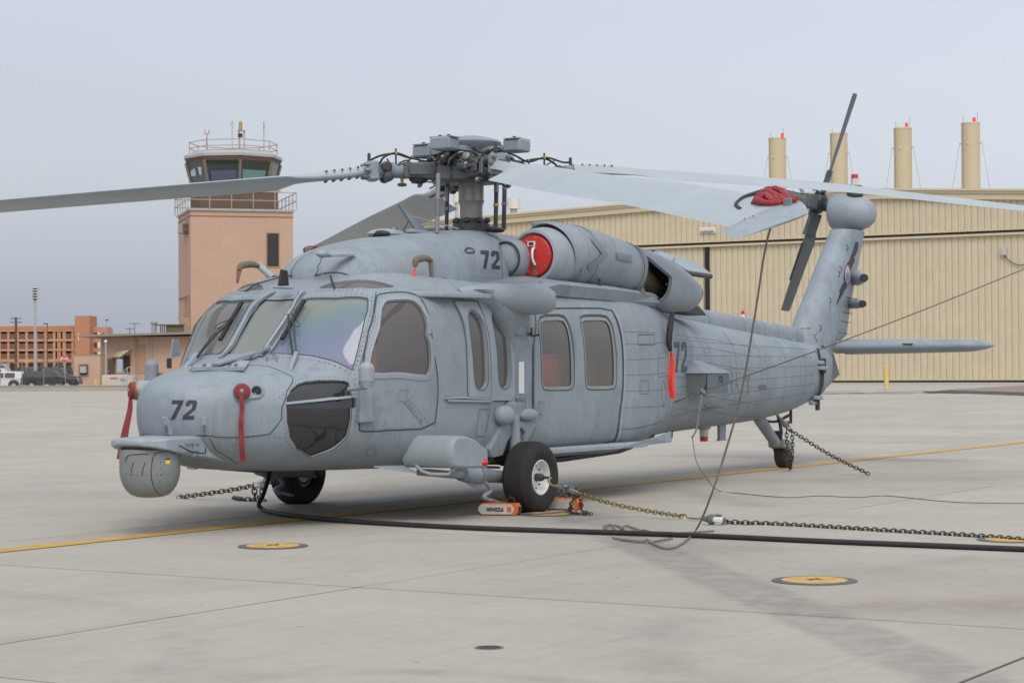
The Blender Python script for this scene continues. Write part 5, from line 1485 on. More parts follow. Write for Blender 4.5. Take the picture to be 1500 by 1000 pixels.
for key, (dx, dy) in DIRS.items():
    d = Vector((dx, dy, 0)); n = Vector((-dy, dx, 0)); n_le = n   # leading edge side (rotor turns anticlockwise from above)
    def L3(r, s, z): return Vector((4.55, 0, 0)) + d*r + n*s + Vector((0, 0, z))
    arm = empty('rotor_arm', (0, 0, 0)); arm.parent = HELI; KIDS[HELI.name].append(arm)
    R0 = Matrix(((d.x, n.x, 0), (d.y, n.y, 0), (0, 0, 1)))
    # hub arm, tapered I-section
    b = MB(); b.loft([[L3(r, s*w, z) for s, z in ((-1, 3.335-h), (1, 3.335-h), (1, 3.335+h), (-1, 3.335+h))] for r, w, h in ((.15, .17, .09), (.40, .13, .085), (.62, .10, .075), (.72, .115, .08))])
    b.build('hub_arm', HUBG, arm, bevel=.015)
    b = MB()
    for s in (-1, 1): b.box(L3(.47, s*.13, 3.335), (.40, .012, .10), R0)
    b.build('arm_flange', HUBG, arm, bevel=.004)
    MB().lathe([(.0, .075), (.10, .075), (.12, .09), (.14, .075), (.32, .07), (.36, .09), (.38, .09)], L3(.70, 0, 3.33), d, 18).build('spindle', GREY, arm, smooth=True, angle=40)
    # fold hinge drum, bolts and lugs
    MB().cbox(L3(1.02, 0, 3.32), (.11, .20, .20), .02, R0).build('cuff_flange', GREY, arm, smooth=True, angle=30)
    for s, zz in ((.07, .06), (-.07, .06), (.07, -.06), (-.07, -.06), (.1, 0), (-.1, 0)):
        MB().lathe([(0, .022), (.05, .022), (.06, .014)], L3(1.07, s, 3.32+zz), d, 8).build('cuff_bolt', STEEL, arm)
    for s in (-1, 1):
        MB().lathe([(-.03, .055), (.03, .055), (.035, .04), (.05, .038)], L3(.90, s*.085, 3.36), n*s, 16).build('fold_motor', DARKM, arm, smooth=True, angle=40)
        MB().lathe([(-.03, .05), (.04, .05), (.05, .03)], L3(.88, s*.08, 3.26), n*s, 16).build('fold_hinge', DARKM, arm, smooth=True, angle=40)
    MB().cbox(L3(.91, -.14, 3.31), (.02, .02, .15), .004, R0).build('fold_link', STEEL, arm)
    MB().lathe([(-.05, .015), (.06, .018)], L3(.72, 0, 3.22), Vector((0, 0, 1)), 8).build('droop_stop', BRASS, arm)
    MB().cbox(L3(.72, 0, 3.19), (.09, .05, .03), .008, R0).build('droop_stop_plate', DARKM, arm)
    MB().ell(L3(.55, .0, 3.25), (.10, .07, .05), 12, 8, R0).build('damper_pot', DARKM, arm, smooth=True)
    # lag damper beside the arm
    MB().lathe([(0, .038), (.16, .038), (.17, .025), (.34, .022)], L3(.28, -.20, 3.36), d*.95+n*.25, 12).build('lag_damper', STEEL, arm, smooth=True, angle=40)
    for rr2, ss, zz, sz in ((.30, .16, 3.42, .05), (.36, -.14, 3.44, .045), (.24, .1, 3.47, .05), (.44, .09, 3.43, .03)):
        MB().lathe([(-.04, sz*.8), (.04, sz), (.06, sz*.5)], L3(rr2, ss, zz), d*.6+n*(.5 if ss > 0 else -.5)+Vector((0, 0, .5)), 10).build('hub_fitting', DARKM if ss > 0 else MAST, arm, smooth=True, angle=35)
    MB().cbox(L3(.34, .21, 3.30), (.14, .06, .14), .012, R0).build('pitch_horn', HUBG, arm, smooth=True, angle=30)
    for q in range(16):
        rr3 = rnd.uniform(.14, .60); ss3 = rnd.choice((-1, 1))*rnd.uniform(.04, .20)*(1.1-rr3); zz3 = rnd.uniform(3.26, 3.50)-.12*rr3
        ax3 = Vector((rnd.uniform(-1, 1), rnd.uniform(-1, 1), rnd.uniform(-1, 1)))
        if q % 2: MB().lathe([(-.035, .018), (0, .026), (.03, .018), (.05, .008)], L3(rr3, ss3, zz3), ax3, 8).build('hub_fitting', (DARKM, STEEL, HUBG, MAST)[q % 4], arm, smooth=True, angle=35)
        else: MB().tube(catmull([L3(rr3, ss3, zz3), L3(rr3+.06, ss3*.6, zz3+rnd.uniform(-.06, .07)), L3(rr3+.12, -ss3*.3, zz3+rnd.uniform(-.03, .05)), L3(rr3+.2, -ss3, zz3-.02)], 4), .008, 5).build('hydraulic_hose', (HOSE, STEEL)[q % 4 == 0], arm, smooth=True)
    # hoses
    hos = [
        [(.25, -.05, 3.56), (.45, -.03, 3.50), (.62, .02, 3.47), (.80, .03, 3.50), (.95, -.02, 3.46), (1.05, -.05, 3.44)],
        [(.22, .08, 3.52), (.40, .10, 3.44), (.60, .06, 3.46), (.78, .05, 3.50), (.90, .08, 3.45), (.98, .09, 3.40)],
        [(.30, .0, 3.47), (.50, -.08, 3.42), (.66, -.12, 3.36), (.80, -.1, 3.42), (.86, -.06, 3.47)],
        [(.18, -.16, 3.50), (.34, -.22, 3.46), (.50, -.17, 3.40), (.62, -.11, 3.38)],
        [(.60, .0, 3.47), (.66, .04, 3.42), (.70, .06, 3.36), (.74, .04, 3.33)],
        [(.15, .2, 3.44), (.30, .26, 3.50), (.40, .2, 3.42), (.36, .17, 3.34)]]
    for i, h in enumerate(hos):
        pts = [L3(r + rnd.uniform(-.02, .02), s + rnd.uniform(-.02, .02), z + rnd.uniform(-.015, .02)) for r, s, z in h]
        MB().tube(catmull(pts, 6), .011 if i < 2 else .007, 6).build('hydraulic_hose', HOSE, arm, smooth=True)
    for r, s, z in ((.79, .03, 3.505), (.62, -.11, 3.375), (.62, .04, 3.47)):
        MB().cbox(L3(r, s, z), (.03, .035, .035), .006, R0).build('hose_clamp', BRASS, arm)
    MB().lathe([(-.13, .010), (.12, .010)], L3(.79, .03, 3.43), Vector((0, 0, 1)), 6).build('hose_post', DARKM, arm)
    MB().lathe([(-.05, .018), (.07, .016), (.075, .008)], L3(1.05, -.04, 3.43), Vector((0, 0, 1)), 8).build('grease_fitting', DARKM, arm)
# vibration absorber on top: four arms at 45 degrees with weights
for a in (1, 3, 5, 7):
    ang = math.atan2(-.743, -.669)+a*math.pi/4
    d = Vector((math.cos(ang), math.sin(ang), 0)); n = Vector((-d.y, d.x, 0)); R0 = Matrix(((d.x, n.x, 0), (d.y, n.y, 0), (0, 0, 1)))
    ab = empty('vibration_absorber', (0, 0, 0)); ab.parent = HELI; KIDS[HELI.name].append(ab)
    b = MB(); b.loft([[Vector((4.55, 0, 0))+d*r+n*s*w+Vector((0, 0, z)) for s, z in ((-1, 3.55-h), (1, 3.55-h), (1, 3.55+h), (-1, 3.55+h))] for r, w, h in ((.18, .13, .03), (.36, .06, .022), (.48, .07, .02))]); b.build('absorber_arm', GREY, ab, bevel=.006)
    MB().cbox(Vector((4.55, 0, 3.57))+d*.53, (.20, .23, .125), .015, R0).build('absorber_weight', GREY, ab, smooth=True, angle=30)
    MB().box(Vector((4.55, 0, 3.635))+d*.53, (.17, .26, .012), R0).build('weight_cover', GREY, ab, bevel=.003)
    for s in (-.05, .05):
        MB().lathe([(0, .022), (.022, .018)], Vector((4.55, 0, 3.64))+d*.53+n*s, Vector((0, 0, 1)), 8).build('weight_bolt', DARKM, ab)
    for k in range(3):
        b = MB(); b.cbox(Vector((4.55, 0, 3.42))+d*(.26+.03*k)+n*(-.12+.12*k), (.09, .07, .11), .012, R0 @ Matrix.Rotation(.5*k, 3, 'X')).build('hub_bracket', (HUBG, DARKM, STEEL)[k], ab, smooth=True, angle=30)
    MB().tube(catmull([Vector((4.55, 0, 3.45))+d*.2+n*.15, Vector((4.55, 0, 3.50))+d*.33+n*.08, Vector((4.55, 0, 3.44))+d*.38-n*.02, Vector((4.55, 0, 3.35))+d*.33-n*.08], 6), .014, 6).build('hydraulic_hose', STEEL, ab, smooth=True)
# main blades
def chord_section(t_c=.095, n=12):
    up = []; lo = []
    for k in range(n+1):
        u = (1-math.cos(math.pi*k/n))/2
        t = t_c/.2*(.2969*math.sqrt(u)-.126*u-.3516*u*u+.2843*u**3-.1036*u**4)
        up.append((u, t+.012*math.sin(math.pi*u))); lo.append((u, -t+.004*math.sin(math.pi*u)))
    return up + lo[::-1][1:-1]
CS = chord_section()
ZR = {'A': [(1.1, 3.318), (1.35, 3.275), (2.03, 3.203), (3.36, 3.068), (4.65, 2.932), (6.5, 2.72), (8.15, 2.50)],
      'D': [(1.1, 3.385), (1.8, 3.375), (2.7, 3.339), (3.86, 3.284), (5.07, 3.185), (6.3, 3.08), (8.15, 2.9)],
      'B': [(1.1, 3.30), (1.7, 3.215), (3.5, 2.955), (5.9, 2.635), (6.7, 2.515), (7.3, 2.425), (8.1, 2.31)],
      'C': [(1.1, 3.27), (2.66, 3.20), (4.06, 3.161), (6.5, 3.068), (8.15, 3.0)]}
PIT = {'A': (12, 6), 'B': (16, 19), 'C': (17, 13), 'D': (17, 11)}
def blade(key):
    dx, dy = DIRS[key]; d = Vector((dx, dy, 0)); n = Vector((-dy, dx, 0))
    rr = [z[0] for z in ZR[key]]; zz = [z[1] for z in ZR[key]]
    bl = empty('rotor_blade', (0, 0, 0)); bl.parent = HELI; KIDS[HELI.name].append(bl)
    def ring(r, c, tc=1.0, sweep=0.0, dz=0.0):
        p0, p1 = PIT[key]; pit = math.radians(p0+(p1-p0)*(r-1)/7)
        z0 = float(pchip(rr, zz, r)); cp, sp_ = math.cos(pit), math.sin(pit)
        o = []
        for u, t in CS:
            s = (.25-u)*c - sweep; h = t*c*tc
            o.append(Vector((4.55, 0, z0+dz)) + d*r + n*(s*cp-h*sp_) + Vector((0, 0, s*sp_+h*cp)))
        return o
    b = MB()
    b.loft([ring(1.08, .16, 6.4), ring(1.35, .17, 5.6), ring(1.62, .19, 4.4), ring(1.78, .26, 2.6), ring(1.92, .50, 1.2), ring(2.0, .53, 1.05)] + [ring(r, .53) for r in np.linspace(2.3, 7.7, 24)])
    b.build('blade_spar', BLADE, bl, smooth=True, angle=40)
    # wide root end of the trailing edge
    b = MB(); b.loft([ring(7.705, .53, 1.0), ring(7.72, .60, 1.0, .02), ring(7.85, .585, .95, .055), ring(8.05, .55, .9, .12), ring(8.14, .50, .6, .16), ring(8.17, .30, .3, .26)])
    b.build('blade_tip', GREY2 if key != 'C' else BLADE, bl, smooth=True, angle=40)
    b = MB()
    for r in (1.18, 1.26, 1.34, 1.42, 1.50):
        for u_ in (-.05, .06):
            q = ring(r, .17, 6.0); 
            c0 = Vector((4.55, 0, float(pchip(rr, zz, r)))) + d*r
            b.lathe([(.038, .011), (.058, .010)], c0+n*u_*.8, Vector((0, 0, 1)), 6); b.lathe([(-.062, .010), (-.038, .011)], c0+n*u_*.8, Vector((0, 0, 1)), 6)
    for u_ in np.linspace(-.10, .30, 8):
        rg_ = ring(7.75, .55)
        b.ell(Vector((4.55, 0, 0))+d*7.76-n*u_+Vector((0, 0, float(pchip(rr, zz, 7.76))+.028-u_*math.sin(math.radians(PIT[key][1])))), (.006, .006, .004), 5, 3)
    tag(b.build('rivet', SEAM, bl), kind='stuff')
    return ring
BR = {k: blade(k) for k in 'ABCD'}
# ------------------------------------------------------------------ tail rotor
TRC = np.array((14.86, .56, 3.74))
trt = empty('tail_rotor_hub', (0, 0, 0)); trt.parent = HELI; KIDS[HELI.name].append(trt)
cant = math.radians(20)
axis = Vector((0, math.cos(cant), math.sin(cant)))       # shaft direction, out and up
upv = Vector((0, -math.sin(cant), math.cos(cant))); fwd = Vector((1, 0, 0))
MB().lathe([(-.25, .10), (-.1, .08), (-.05, .15), (.0, .16), (.04, .15), (.05, .06), (.10, .05)], TRC, axis, 18).build('hub_drum', DARKM, trt, smooth=True, angle=40)
for k in range(4):
    a = k*math.pi/2 + .02
    rd = upv*math.cos(a)+fwd*math.sin(a); td = -upv*math.sin(a)+fwd*math.cos(a)
    tb = empty('tail_rotor_blade', (0, 0, 0)); tb.parent = HELI; KIDS[HELI.name].append(tb)
    R = []
    for r, c, th, tw in ((.18, .16, .035, 25), (.42, .16, .03, 22), (.48, .22, .02, 20), (.60, .26, .016, 18), (1.1, .255, .013, 12), (1.60, .25, .011, 8), (1.66, .22, .008, 8)):
        t_ = math.radians(tw); cdir = td*math.cos(t_)+axis*math.sin(t_); hdir = axis*math.cos(t_)-td*math.sin(t_)
        R.append([V3(TRC)+rd*r+cdir*(.3-u)*c*1.0+hdir*(s_*th*(1 if .05 < u < .9 else .3)) for u, s_ in ((0, 1), (.08, 1), (.3, 1.2), (.6, .8), (1, .2), (1, -.2), (.6, -.8), (.3, -1.2), (.08, -1), (0, -1))])
    MB().loft(R).build('blade_panel', BLADET, tb, smooth=True, angle=35)
    t_ = math.radians(20); cdir = td*math.cos(t_)+axis*math.sin(t_); hdir = axis*math.cos(t_)-td*math.sin(t_)
    b = MB(); b.loft([[V3(TRC)+rd*r+cdir*(x_*.10)+hdir*h_*.04 for x_, h_ in ((-1, -1), (1, -1), (1, 1), (-1, 1))] for r in (.16, .50)]); b.build('blade_cuff', HUBG, tb, bevel=.01)
    MB().loft([[V3(TRC)+rd*r+cdir*(.3*.255+x_*.008-.005)+hdir*h_*.016 for x_, h_ in ((-1, -1), (1, -1), (1, 1), (-1, 1))] for r in (.62, 1.2)]).build('erosion_strip', BLACK, tb)
    MB().tube([V3(TRC)+axis*.12+td*.07, V3(TRC)+axis*.06+rd*.16+td*.10, V3(TRC)+rd*.33+td*.09], .014, 6).build('pitch_link', STEEL, trt, smooth=True)
    for j in range(3):
        MB().cbox(V3(TRC)+axis*(.03+.04*j)+rd*(.08+.05*j)-td*(.03*j), (.06, .05, .08), .01, Matrix.Rotation(.7*j+k, 3, 'X')).build('hub_fitting', (STEEL, DARKM, HUBG)[j], trt, smooth=True, angle=30)
MB().tube([V3(TRC)+Vector((-.2, .1, .0)), V3(TRC)+Vector((-.22, .2, .22)), V3(TRC)+Vector((-.26, .3, .28))], .03, 6).build('pitch_beam', GREY, trt)
# ------------------------------------------------------------------ markings
def aff(o, ux, uy):
    return lambda v: (o[0]+v[0]*ux[0]+v[1]*uy[0], o[1]+v[0]*ux[1]+v[1]*uy[1])
def number(skin, o, ux, uy, name, m, parent, d=.003):
    b = decal(skin, [SEVEN], aff(o, ux, uy), d); b2 = decal(skin, [[(x+.78, y) for x, y in TWO]], aff(o, ux, uy), d)
    b.build(name, m, parent); b2.build(name, m, parent)
ox = Q1(240, 651)
number(FUS, (ox[0], ox[1]), (26.5, 0.0), (6.3, -28.5), 'number_marking', DIGIT, fus)
q0 = Q3(1262, 395); number(COW, (q0[0]-1.0, q0[1]+3.6), (19.5, .9), (-1.4, -26.5), 'number_marking', DIGIT, cow)
q0 = Q6(812, 447); number(FUS, (q0[0], q0[1]), (13.5, .2), (-.4, -45), 'number_marking', mat('marking_worn', (.075, .088, .105), .7, var=.3, scale=9), fus)
def word(skin, txt, o, ux, uy, m, parent, name='lettering', bold=.02, d=.003, sp=1.0):
    b = text_decal(skin, txt, aff(o, ux, uy), 1.0, bold, d, sp); b.build(name, m, parent)
word(FUS, 'NAVY', Q6(1085, 545), (13.5, 1.2), (-.6, -42), FAINT2, fus)
word(FUS, '167829', Q6(1250, 535), (4.2, .5), (-.2, -11), FAINT2, fus)
word(FUS, 'RESCUE', Q2(240, 497), (7.0, 8.4), (4.5, -6.0), FAINT, fus, sp=1.1)
ar = [(228, 450), (262, 450), (247, 468), (340, 585), (318, 600), (232, 490), (212, 500)]
b = MB(); P = densify([FUS.pick(*Q2(*p)) for p in ar], .05); ribbon(b, FUS, P, .006, .002, -1, True); b.build('rescue_arrow', FAINT, fus)
# chevron and block on the port nacelle
NA = Skin([(4.9, 2.167, 2.803, .318, 2.485, 2, 2, -.8), (5.2, 2.158, 2.797, .3185, 2.48, 2, 2, -.8), (5.6, 2.15, 2.77, .310, 2.46, 2, 2, -.8), (6.0, 2.138, 2.722, .292, 2.43, 2, 2, -.8), (6.36, 2.125, 2.665, .27, 2.395, 2, 2, -.8)])
decal(NA, [[(600, 210), (640, 212), (710, 300), (600, 402), (583, 385), (583, 372), (672, 302)]], lambda v: Q4(*v), .010, 2).build('chevron_marking', FAINT, nacP)
decal(NA, [[(757, 292), (850, 310), (856, 352), (760, 332)]], lambda v: Q4(*v), .010, 2).build('block_marking', FAINT, nacP)
word(NA, 'DANGER', Q4(765, 326), (4.3, .9), (.3, -6), GREY, nacP, d=.014)
b = MB(); P = densify([NA.pick(*Q4(*p)) for p in ((485, 368), (543, 375), (505, 470), (452, 463))], .05); ribbon(b, NA, P, .007, .010, -1, True); b.build('panel_seam', SEAM, nacP)
b = text_polys('72', 1, .02)
tb_ = MB(); tb_.add([np.array((8.0+v[0]*.11*1.0, -1.106, 1.175+v[1]*.10)) for v in b[0]], b[1]); tb_.build('number_marking', DIGIT, bx)
# ------------------------------------------------------------------ hangar
BEIGE = mat('beige_siding', (.56, .49, .35), .6, var=.07, scale=.5, streak=.35, bump=.15, bscale=2)
BEIGE2 = mat('beige_siding_dull', (.50, .43, .295), .6, var=.06, scale=.3, streak=.12)
TRIM = mat('beige_trim', (.56, .485, .34), .55, var=.04, scale=.5)
GROOVE = mat('siding_groove', (.38, .32, .215), .8)
SHUT = mat('black_gap', (.012, .012, .014), .7)
def hp3(px, py, x=165.0): return at(px, py, x=x)
hang = empty('hangar', (165, 30, 0), 0, 'long beige metal hangar with ribbed sliding doors and four roof stacks', 'hangar')
yR = hp3(1780, 400)[1]; yL = hp3(600, 400)[1]
zT = hp3(1200, 281.0)[2]; yA = hp3(975, 290)[1]; yB = hp3(1289, 277)[1]; zL = hp3(600, 326)[2]
zRt = hp3(1500, 277)[2]
slR = (zT-zRt)/(yB-hp3(1500, 277)[1])
def ztop(y):
    if y > yA: return zT-(zT-zL)*(y-yA)/(yL-yA)
    if y < yB: return zT-slR*(yB-y)
    return zT
zH = hp3(1220, 349)[2]
# core volume behind the siding
b = MB(); ys = [yR, yB, yA, yL]
b.loft([[(165.25, y, 0), (165.25, y, ztop(y)-.5), (235, y, ztop(y)-.5), (235, y, 0)] for y in ys]); b.build('wall', GROOVE, hang)
b = MB(); b.loft([[(164.9, y, ztop(y)-.5), (164.9, y, ztop(y)-.1), (236, y, ztop(y)-.1), (236, y, ztop(y)-.5)] for y in ys]); b.build('roof', TRIM, hang)
for dz0, dz1, xo in ((.0, .18, 164.55), (.18, .40, 164.68), (.40, .95, 164.82)):
    b = MB(); b.loft([[(xo, y, ztop(y)-dz1), (xo, y, ztop(y)-dz0), (165.3, y, ztop(y)-dz0), (165.3, y, ztop(y)-dz1)] for y in ys]); b.build('fascia', TRIM, hang)
# siding panels one by one
step = hp3(1300, 400)[1]-hp3(1309.2, 400)[1]
ygap = hp3(1036, 400)[1]
rs = random.Random(3)
k = 0; y = yR
shared = {}
def panel(y0, y1, z0, z1, name):
    key = (round(z1-z0, 1), name)
    if key not in shared:
        w_ = step*.965
        me = MB()
        me.loft([[(-.0, -w_/2, 0), (-.045, -w_/2+.05, 0), (-.05, -.04, 0), (-.075, 0, 0), (-.05, .04, 0), (-.045, w_/2-.05, 0), (0, w_/2, 0)], [(-.0, -w_/2, 1), (-.045, -w_/2+.05, 1), (-.05, -.04, 1), (-.075, 0, 1), (-.05, .04, 1), (-.045, w_/2-.05, 1), (0, w_/2, 1)]], caps=False)
        o = me.build(name, BEIGE, hang, local=True); shared[key] = o
    else:
        o = shared[key].copy(); COL.objects.link(o)
    o.location = (165.2-165, (y0+y1)/2-30, z0); o.scale = (1, 1, z1-z0)
    return o
while y < yL-.1:
    y1 = y+step; ym = (y+y1)/2
    if abs(ym-ygap) > .42: panel(y, y1, .35, zH-.35, 'door_panel')
    panel(y, y1, zH+.22, min(ztop(y), ztop(y1))-.9, 'siding_panel')
    y = y1; k += 1
MB().box((165.03, (yL+yR)/2, zH+.0), (.25, yL-yR, .16)).build('door_track', SHUT, hang)
MB().box((164.98, (yL+yR)/2, zH+.16), (.3, yL-yR, .14)).build('header_trim', TRIM, hang)
MB().box((165.0, (yL+yR)/2, zH-.24), (.28, yL-yR, .2)).build('door_head', TRIM, hang)
MB().box((165.02, (yL+yR)/2, .12), (.3, yL-yR, .24)).build('base_track', SHUT, hang)
MB().box((165.0, (yL+yR)/2, .30), (.26, yL-yR, .14)).build('base_trim', TRIM, hang)
MB().box((165.05, ygap, zH/2), (.25, .40, zH-.3)).build('door_gap', SHUT, hang)
# louvre vent
v0, v1 = hp3(1025, 342), hp3(1047, 333)
vy, vz = (v0[1]+v1[1])/2, (v0[2]+v1[2])/2; vw, vh = abs(v1[1]-v0[1]), abs(v1[2]-v0[2])
MB().box((165.08, vy, vz), (.16, vw, vh)).build('vent_frame', WHITE, hang)
for i in range(3):
    MB().box((164.97, vy, vz-vh*.3+vh*.3*i), (.08, vw*.9, vh*.13), Matrix.Rotation(.5, 3, 'Y')).build('vent_slat', mat('vent_slat_grey', (.2, .19, .2), .5) if i == 0 else WHITE, hang)
p = hp3(1470, 368, 164.9); MB().cbox(p, (.3, .5, .75), .05).build('junction_box', mat('box_pale', (.45, .45, .42), .5), hang)
MB().tube(catmull([p, hp3(1476, 380), hp3(1490, 388), hp3(1505, 388)], 6), .04, 5).build('box_cable', SHUT, hang)
al = empty('alarm_beacon', hp3(1088, 462, 164.9), 0, 'small red and white alarm light on the hangar door behind the tail boom', 'alarm light')
q = hp3(1088, 460, 164.85); MB().cbox(q+np.array((0, 0, -.2)), (.2, .40, .35), .03).build('beacon_base', WHITE, al); MB().lathe([(0, .16), (.28, .15), (.33, .06)], q, (0, 0, 1), 12).build('red_lens', LAMPR, al, smooth=True)
# low ledge window between boom and hangar, seen over the tail boom
MB().box(hp3(1134, 499), (.1, .7, .3)).build('vent_grille', GROOVE, hang)
# roof stacks
def stack(i, x0, x1, yt, lx, ly, label):
    X = 178.0
    p = at((x0+x1)/2, yt, x=X); p2 = at(x1, yt, x=X); r = abs((x1-x0)/2)*np.linalg.norm(p-CAMP)/FPX
    zb = zT-.3
    o = empty('roof_stack', (X, p[1], zb), 0, label, 'chimney', 'tall beige roof stacks on the hangar')
    b = MB(); b.lathe([(0, r), (p[2]-zb, r)], (X, p[1], zb), (0, 0, 1), 28); b.build('stack_shaft', BEIGE2, o, smooth=True, angle=30)
    MB().lathe([(-.12, r*1.03), (.03, r*1.03), (.031, r*.9)], (X, p[1], p[2]), (0, 0, 1), 28).build('stack_rim', TRIM, o, smooth=True, angle=30)
    MB().box((X-r*.83, p[1]+r*.62, (p[2]+zb)/2), (.08, .05, p[2]-zb)).build('stack_seam', GROOVE, o)
    lp = at(lx, ly+4, x=X-r*.5)
    lo = MB(); lo.lathe([(0, .15), (.40, .15), (.52, .05)], (lp[0], lp[1], p[2]), (0, 0, 1), 10); lo.build('obstruction_lamp', mat('lamp_red_on', (.7, .02, .01), .3, emit=(1, .05, .02, .35)), o, smooth=True)
    for s_ in (-1, 1):
        a = Vector((X, p[1]+s_*r, p[2]-1.9-.1)); e = Vector((X, p[1]+s_*r*2.3, zb))
        MB().tube([a, a+Vector((0, s_*.22, .1))], .04, 5).build('guy_bracket', GROOVE, o)
        MB().tube([a+Vector((0, s_*.22, .1)), e], .016, 4).build('guy_wire', mat('wire_dark', (.25, .22, .20), .6), o)
    MB().tube([(X, p[1]-r*.8, p[2]), (X, p[1]-r*.8, p[2]+1.0)], .015, 4).build('lightning_rod', SHUT, o)
    MB().tube([(X, p[1]+r*.8, p[2]), (X, p[1]+r*.8, p[2]+.7)], .015, 4).build('lightning_rod', SHUT, o)
    MB().lathe([(0, .14), (.06, .12)], (X-r, p[1], p[2]-2.0), (-1, 0, 0), 10).build('inspection_port', TRIM, o)
for i, a in enumerate(((1126, 1151, 203, 1146, 198), (1216, 1241, 196, 1235, 191), (1309.5, 1335, 188, 1328, 184), (1408.5, 1434.5, 180.5, 1427, 176))):
    stack(i, *a, ['leftmost of the four beige roof stacks on the hangar', 'beige roof stack directly behind the upright tail rotor blade', 'beige roof stack between the tail rotor and the rightmost stack', 'rightmost and nearest of the four beige roof stacks on the hangar'][i])
for nm, x0, x1, y0, y1, lb in (('roof_tank', 743, 762, 291, 306, 'white roof ventilator on the hangar just right of the rotor mast'), ('roof_vent', 664, 673, 283, 297, 'white roof vent pipe on the hangar seen behind the rotor mast')):
    X = 172; p = at((x0+x1)/2, y0, x=X); q = at((x0+x1)/2, y1, x=X); r = (x1-x0)/2*np.linalg.norm(p-CAMP)/FPX
    o = empty(nm, (X, p[1], zL-1), 0, lb, 'roof vent')
    MB().lathe([(0, r), (p[2]-q[2], r)], q, (0, 0, 1), 20).build('vent_drum', mat('vent_white', (.6, .58, .54), .5), o, smooth=True, angle=40)
    MB().lathe([(q[2]-8 - q[2], r*.55), (0, r*.55)], q, (0, 0, 1), 12).build('vent_neck', mat('vent_grey', (.4, .38, .35), .6), o)
# bollards before the hangar
def bollard(px, pt, pb, D, lb, w=.11):
    p = far(px, pb, D); zt = far(px, pt, D)[2]
    o = empty('bollard', (p[0], p[1], 0), 0, lb, 'bollard', 'yellow steel bollards')
    MB().lathe([(0, w), (zt-.02, w), (zt, w*.8)], (p[0], p[1], 0), (0, 0, 1), 16).build('post', mat('bollard_yellow', (.62, .50, .16), .6, var=.1, scale=3), o, smooth=True, angle=30)
    MB().lathe([(0, w*1.7), (.03, w*1.7)], (p[0], p[1], 0), (0, 0, 1), 16).build('foot', WALK, o)
bollard(1298.5, 536, 573, 128, 'tall pale yellow bollard standing below the stabilator tip before the hangar', .15)

# ------------------------------------------------------------------ frames for the far left
RZ = -YAW
class Frame:
    def __init__(s, px, D, rot=0.0, z0=0.0):
        p = far(px, 560, D); s.o = (p[0], p[1], z0); s.px = px; s.D = D; s.rot = RZ+rot; s.s = D/FPX
    def X(s, px): return (px-s.px)*s.s
    def Z(s, py, px=None): return far(s.px if px is None else px, py, s.D)[2]
def lmat(o, b, name, m, **k): return b.build(name, m, o, local=True, **k)
PINK = mat('pink_stucco', (.48, .325, .24), .85, var=.06, scale=.3, streak=.2, bump=.2, bscale=8)
PINK2 = mat('pink_stucco_trim', (.38, .24, .17), .85)
BROWN = mat('brown_cladding', (.125, .085, .065), .8, var=.12, scale=.6)
TERR = mat('terracotta_stucco', (.42, .195, .105), .85, var=.08, scale=.1)
TERR2 = mat('terracotta_pale', (.46, .255, .16), .85, var=.08, scale=.1)
DKWIN = mat('dark_window', (.028, .028, .030), .25)
RAILC = mat('railing_pinkish', (.40, .31, .25), .6)
GREYP = mat('pale_grey_metal', (.36, .37, .37), .5)
RUSTY = mat('rusty_brown', (.16, .085, .05), .8, var=.3, scale=2)
# ---- control tower
F = Frame(345, 205, rot=math.radians(16))
TW_ = empty('control_tower', F.o, F.rot, 'pink stucco airfield control tower with a glazed cab and railings', 'control tower')
S = F.s
a_ = 150.8*S
xc = 0.0
zt = F.Z(309)
cxo = F.X(355.5)
b = MB(); b.box((cxo, a_/2, zt/2), (a_, a_, zt)); lmat(TW_, b, 'wall', PINK)
b = MB(); b.box((cxo, a_/2, zt-.55), (a_+.10, a_+.10, .06)); lmat(TW_, b, 'wall_seam', RUSTY)
b = MB(); b.box((cxo, a_/2, zt+.10), (a_+.35, a_+.35, .22)); lmat(TW_, b, 'deck', GREYP)
b = MB(); b.box((cxo+a_*.04, -.03, F.Z(432)), (a_*.93, .05, .07)); 
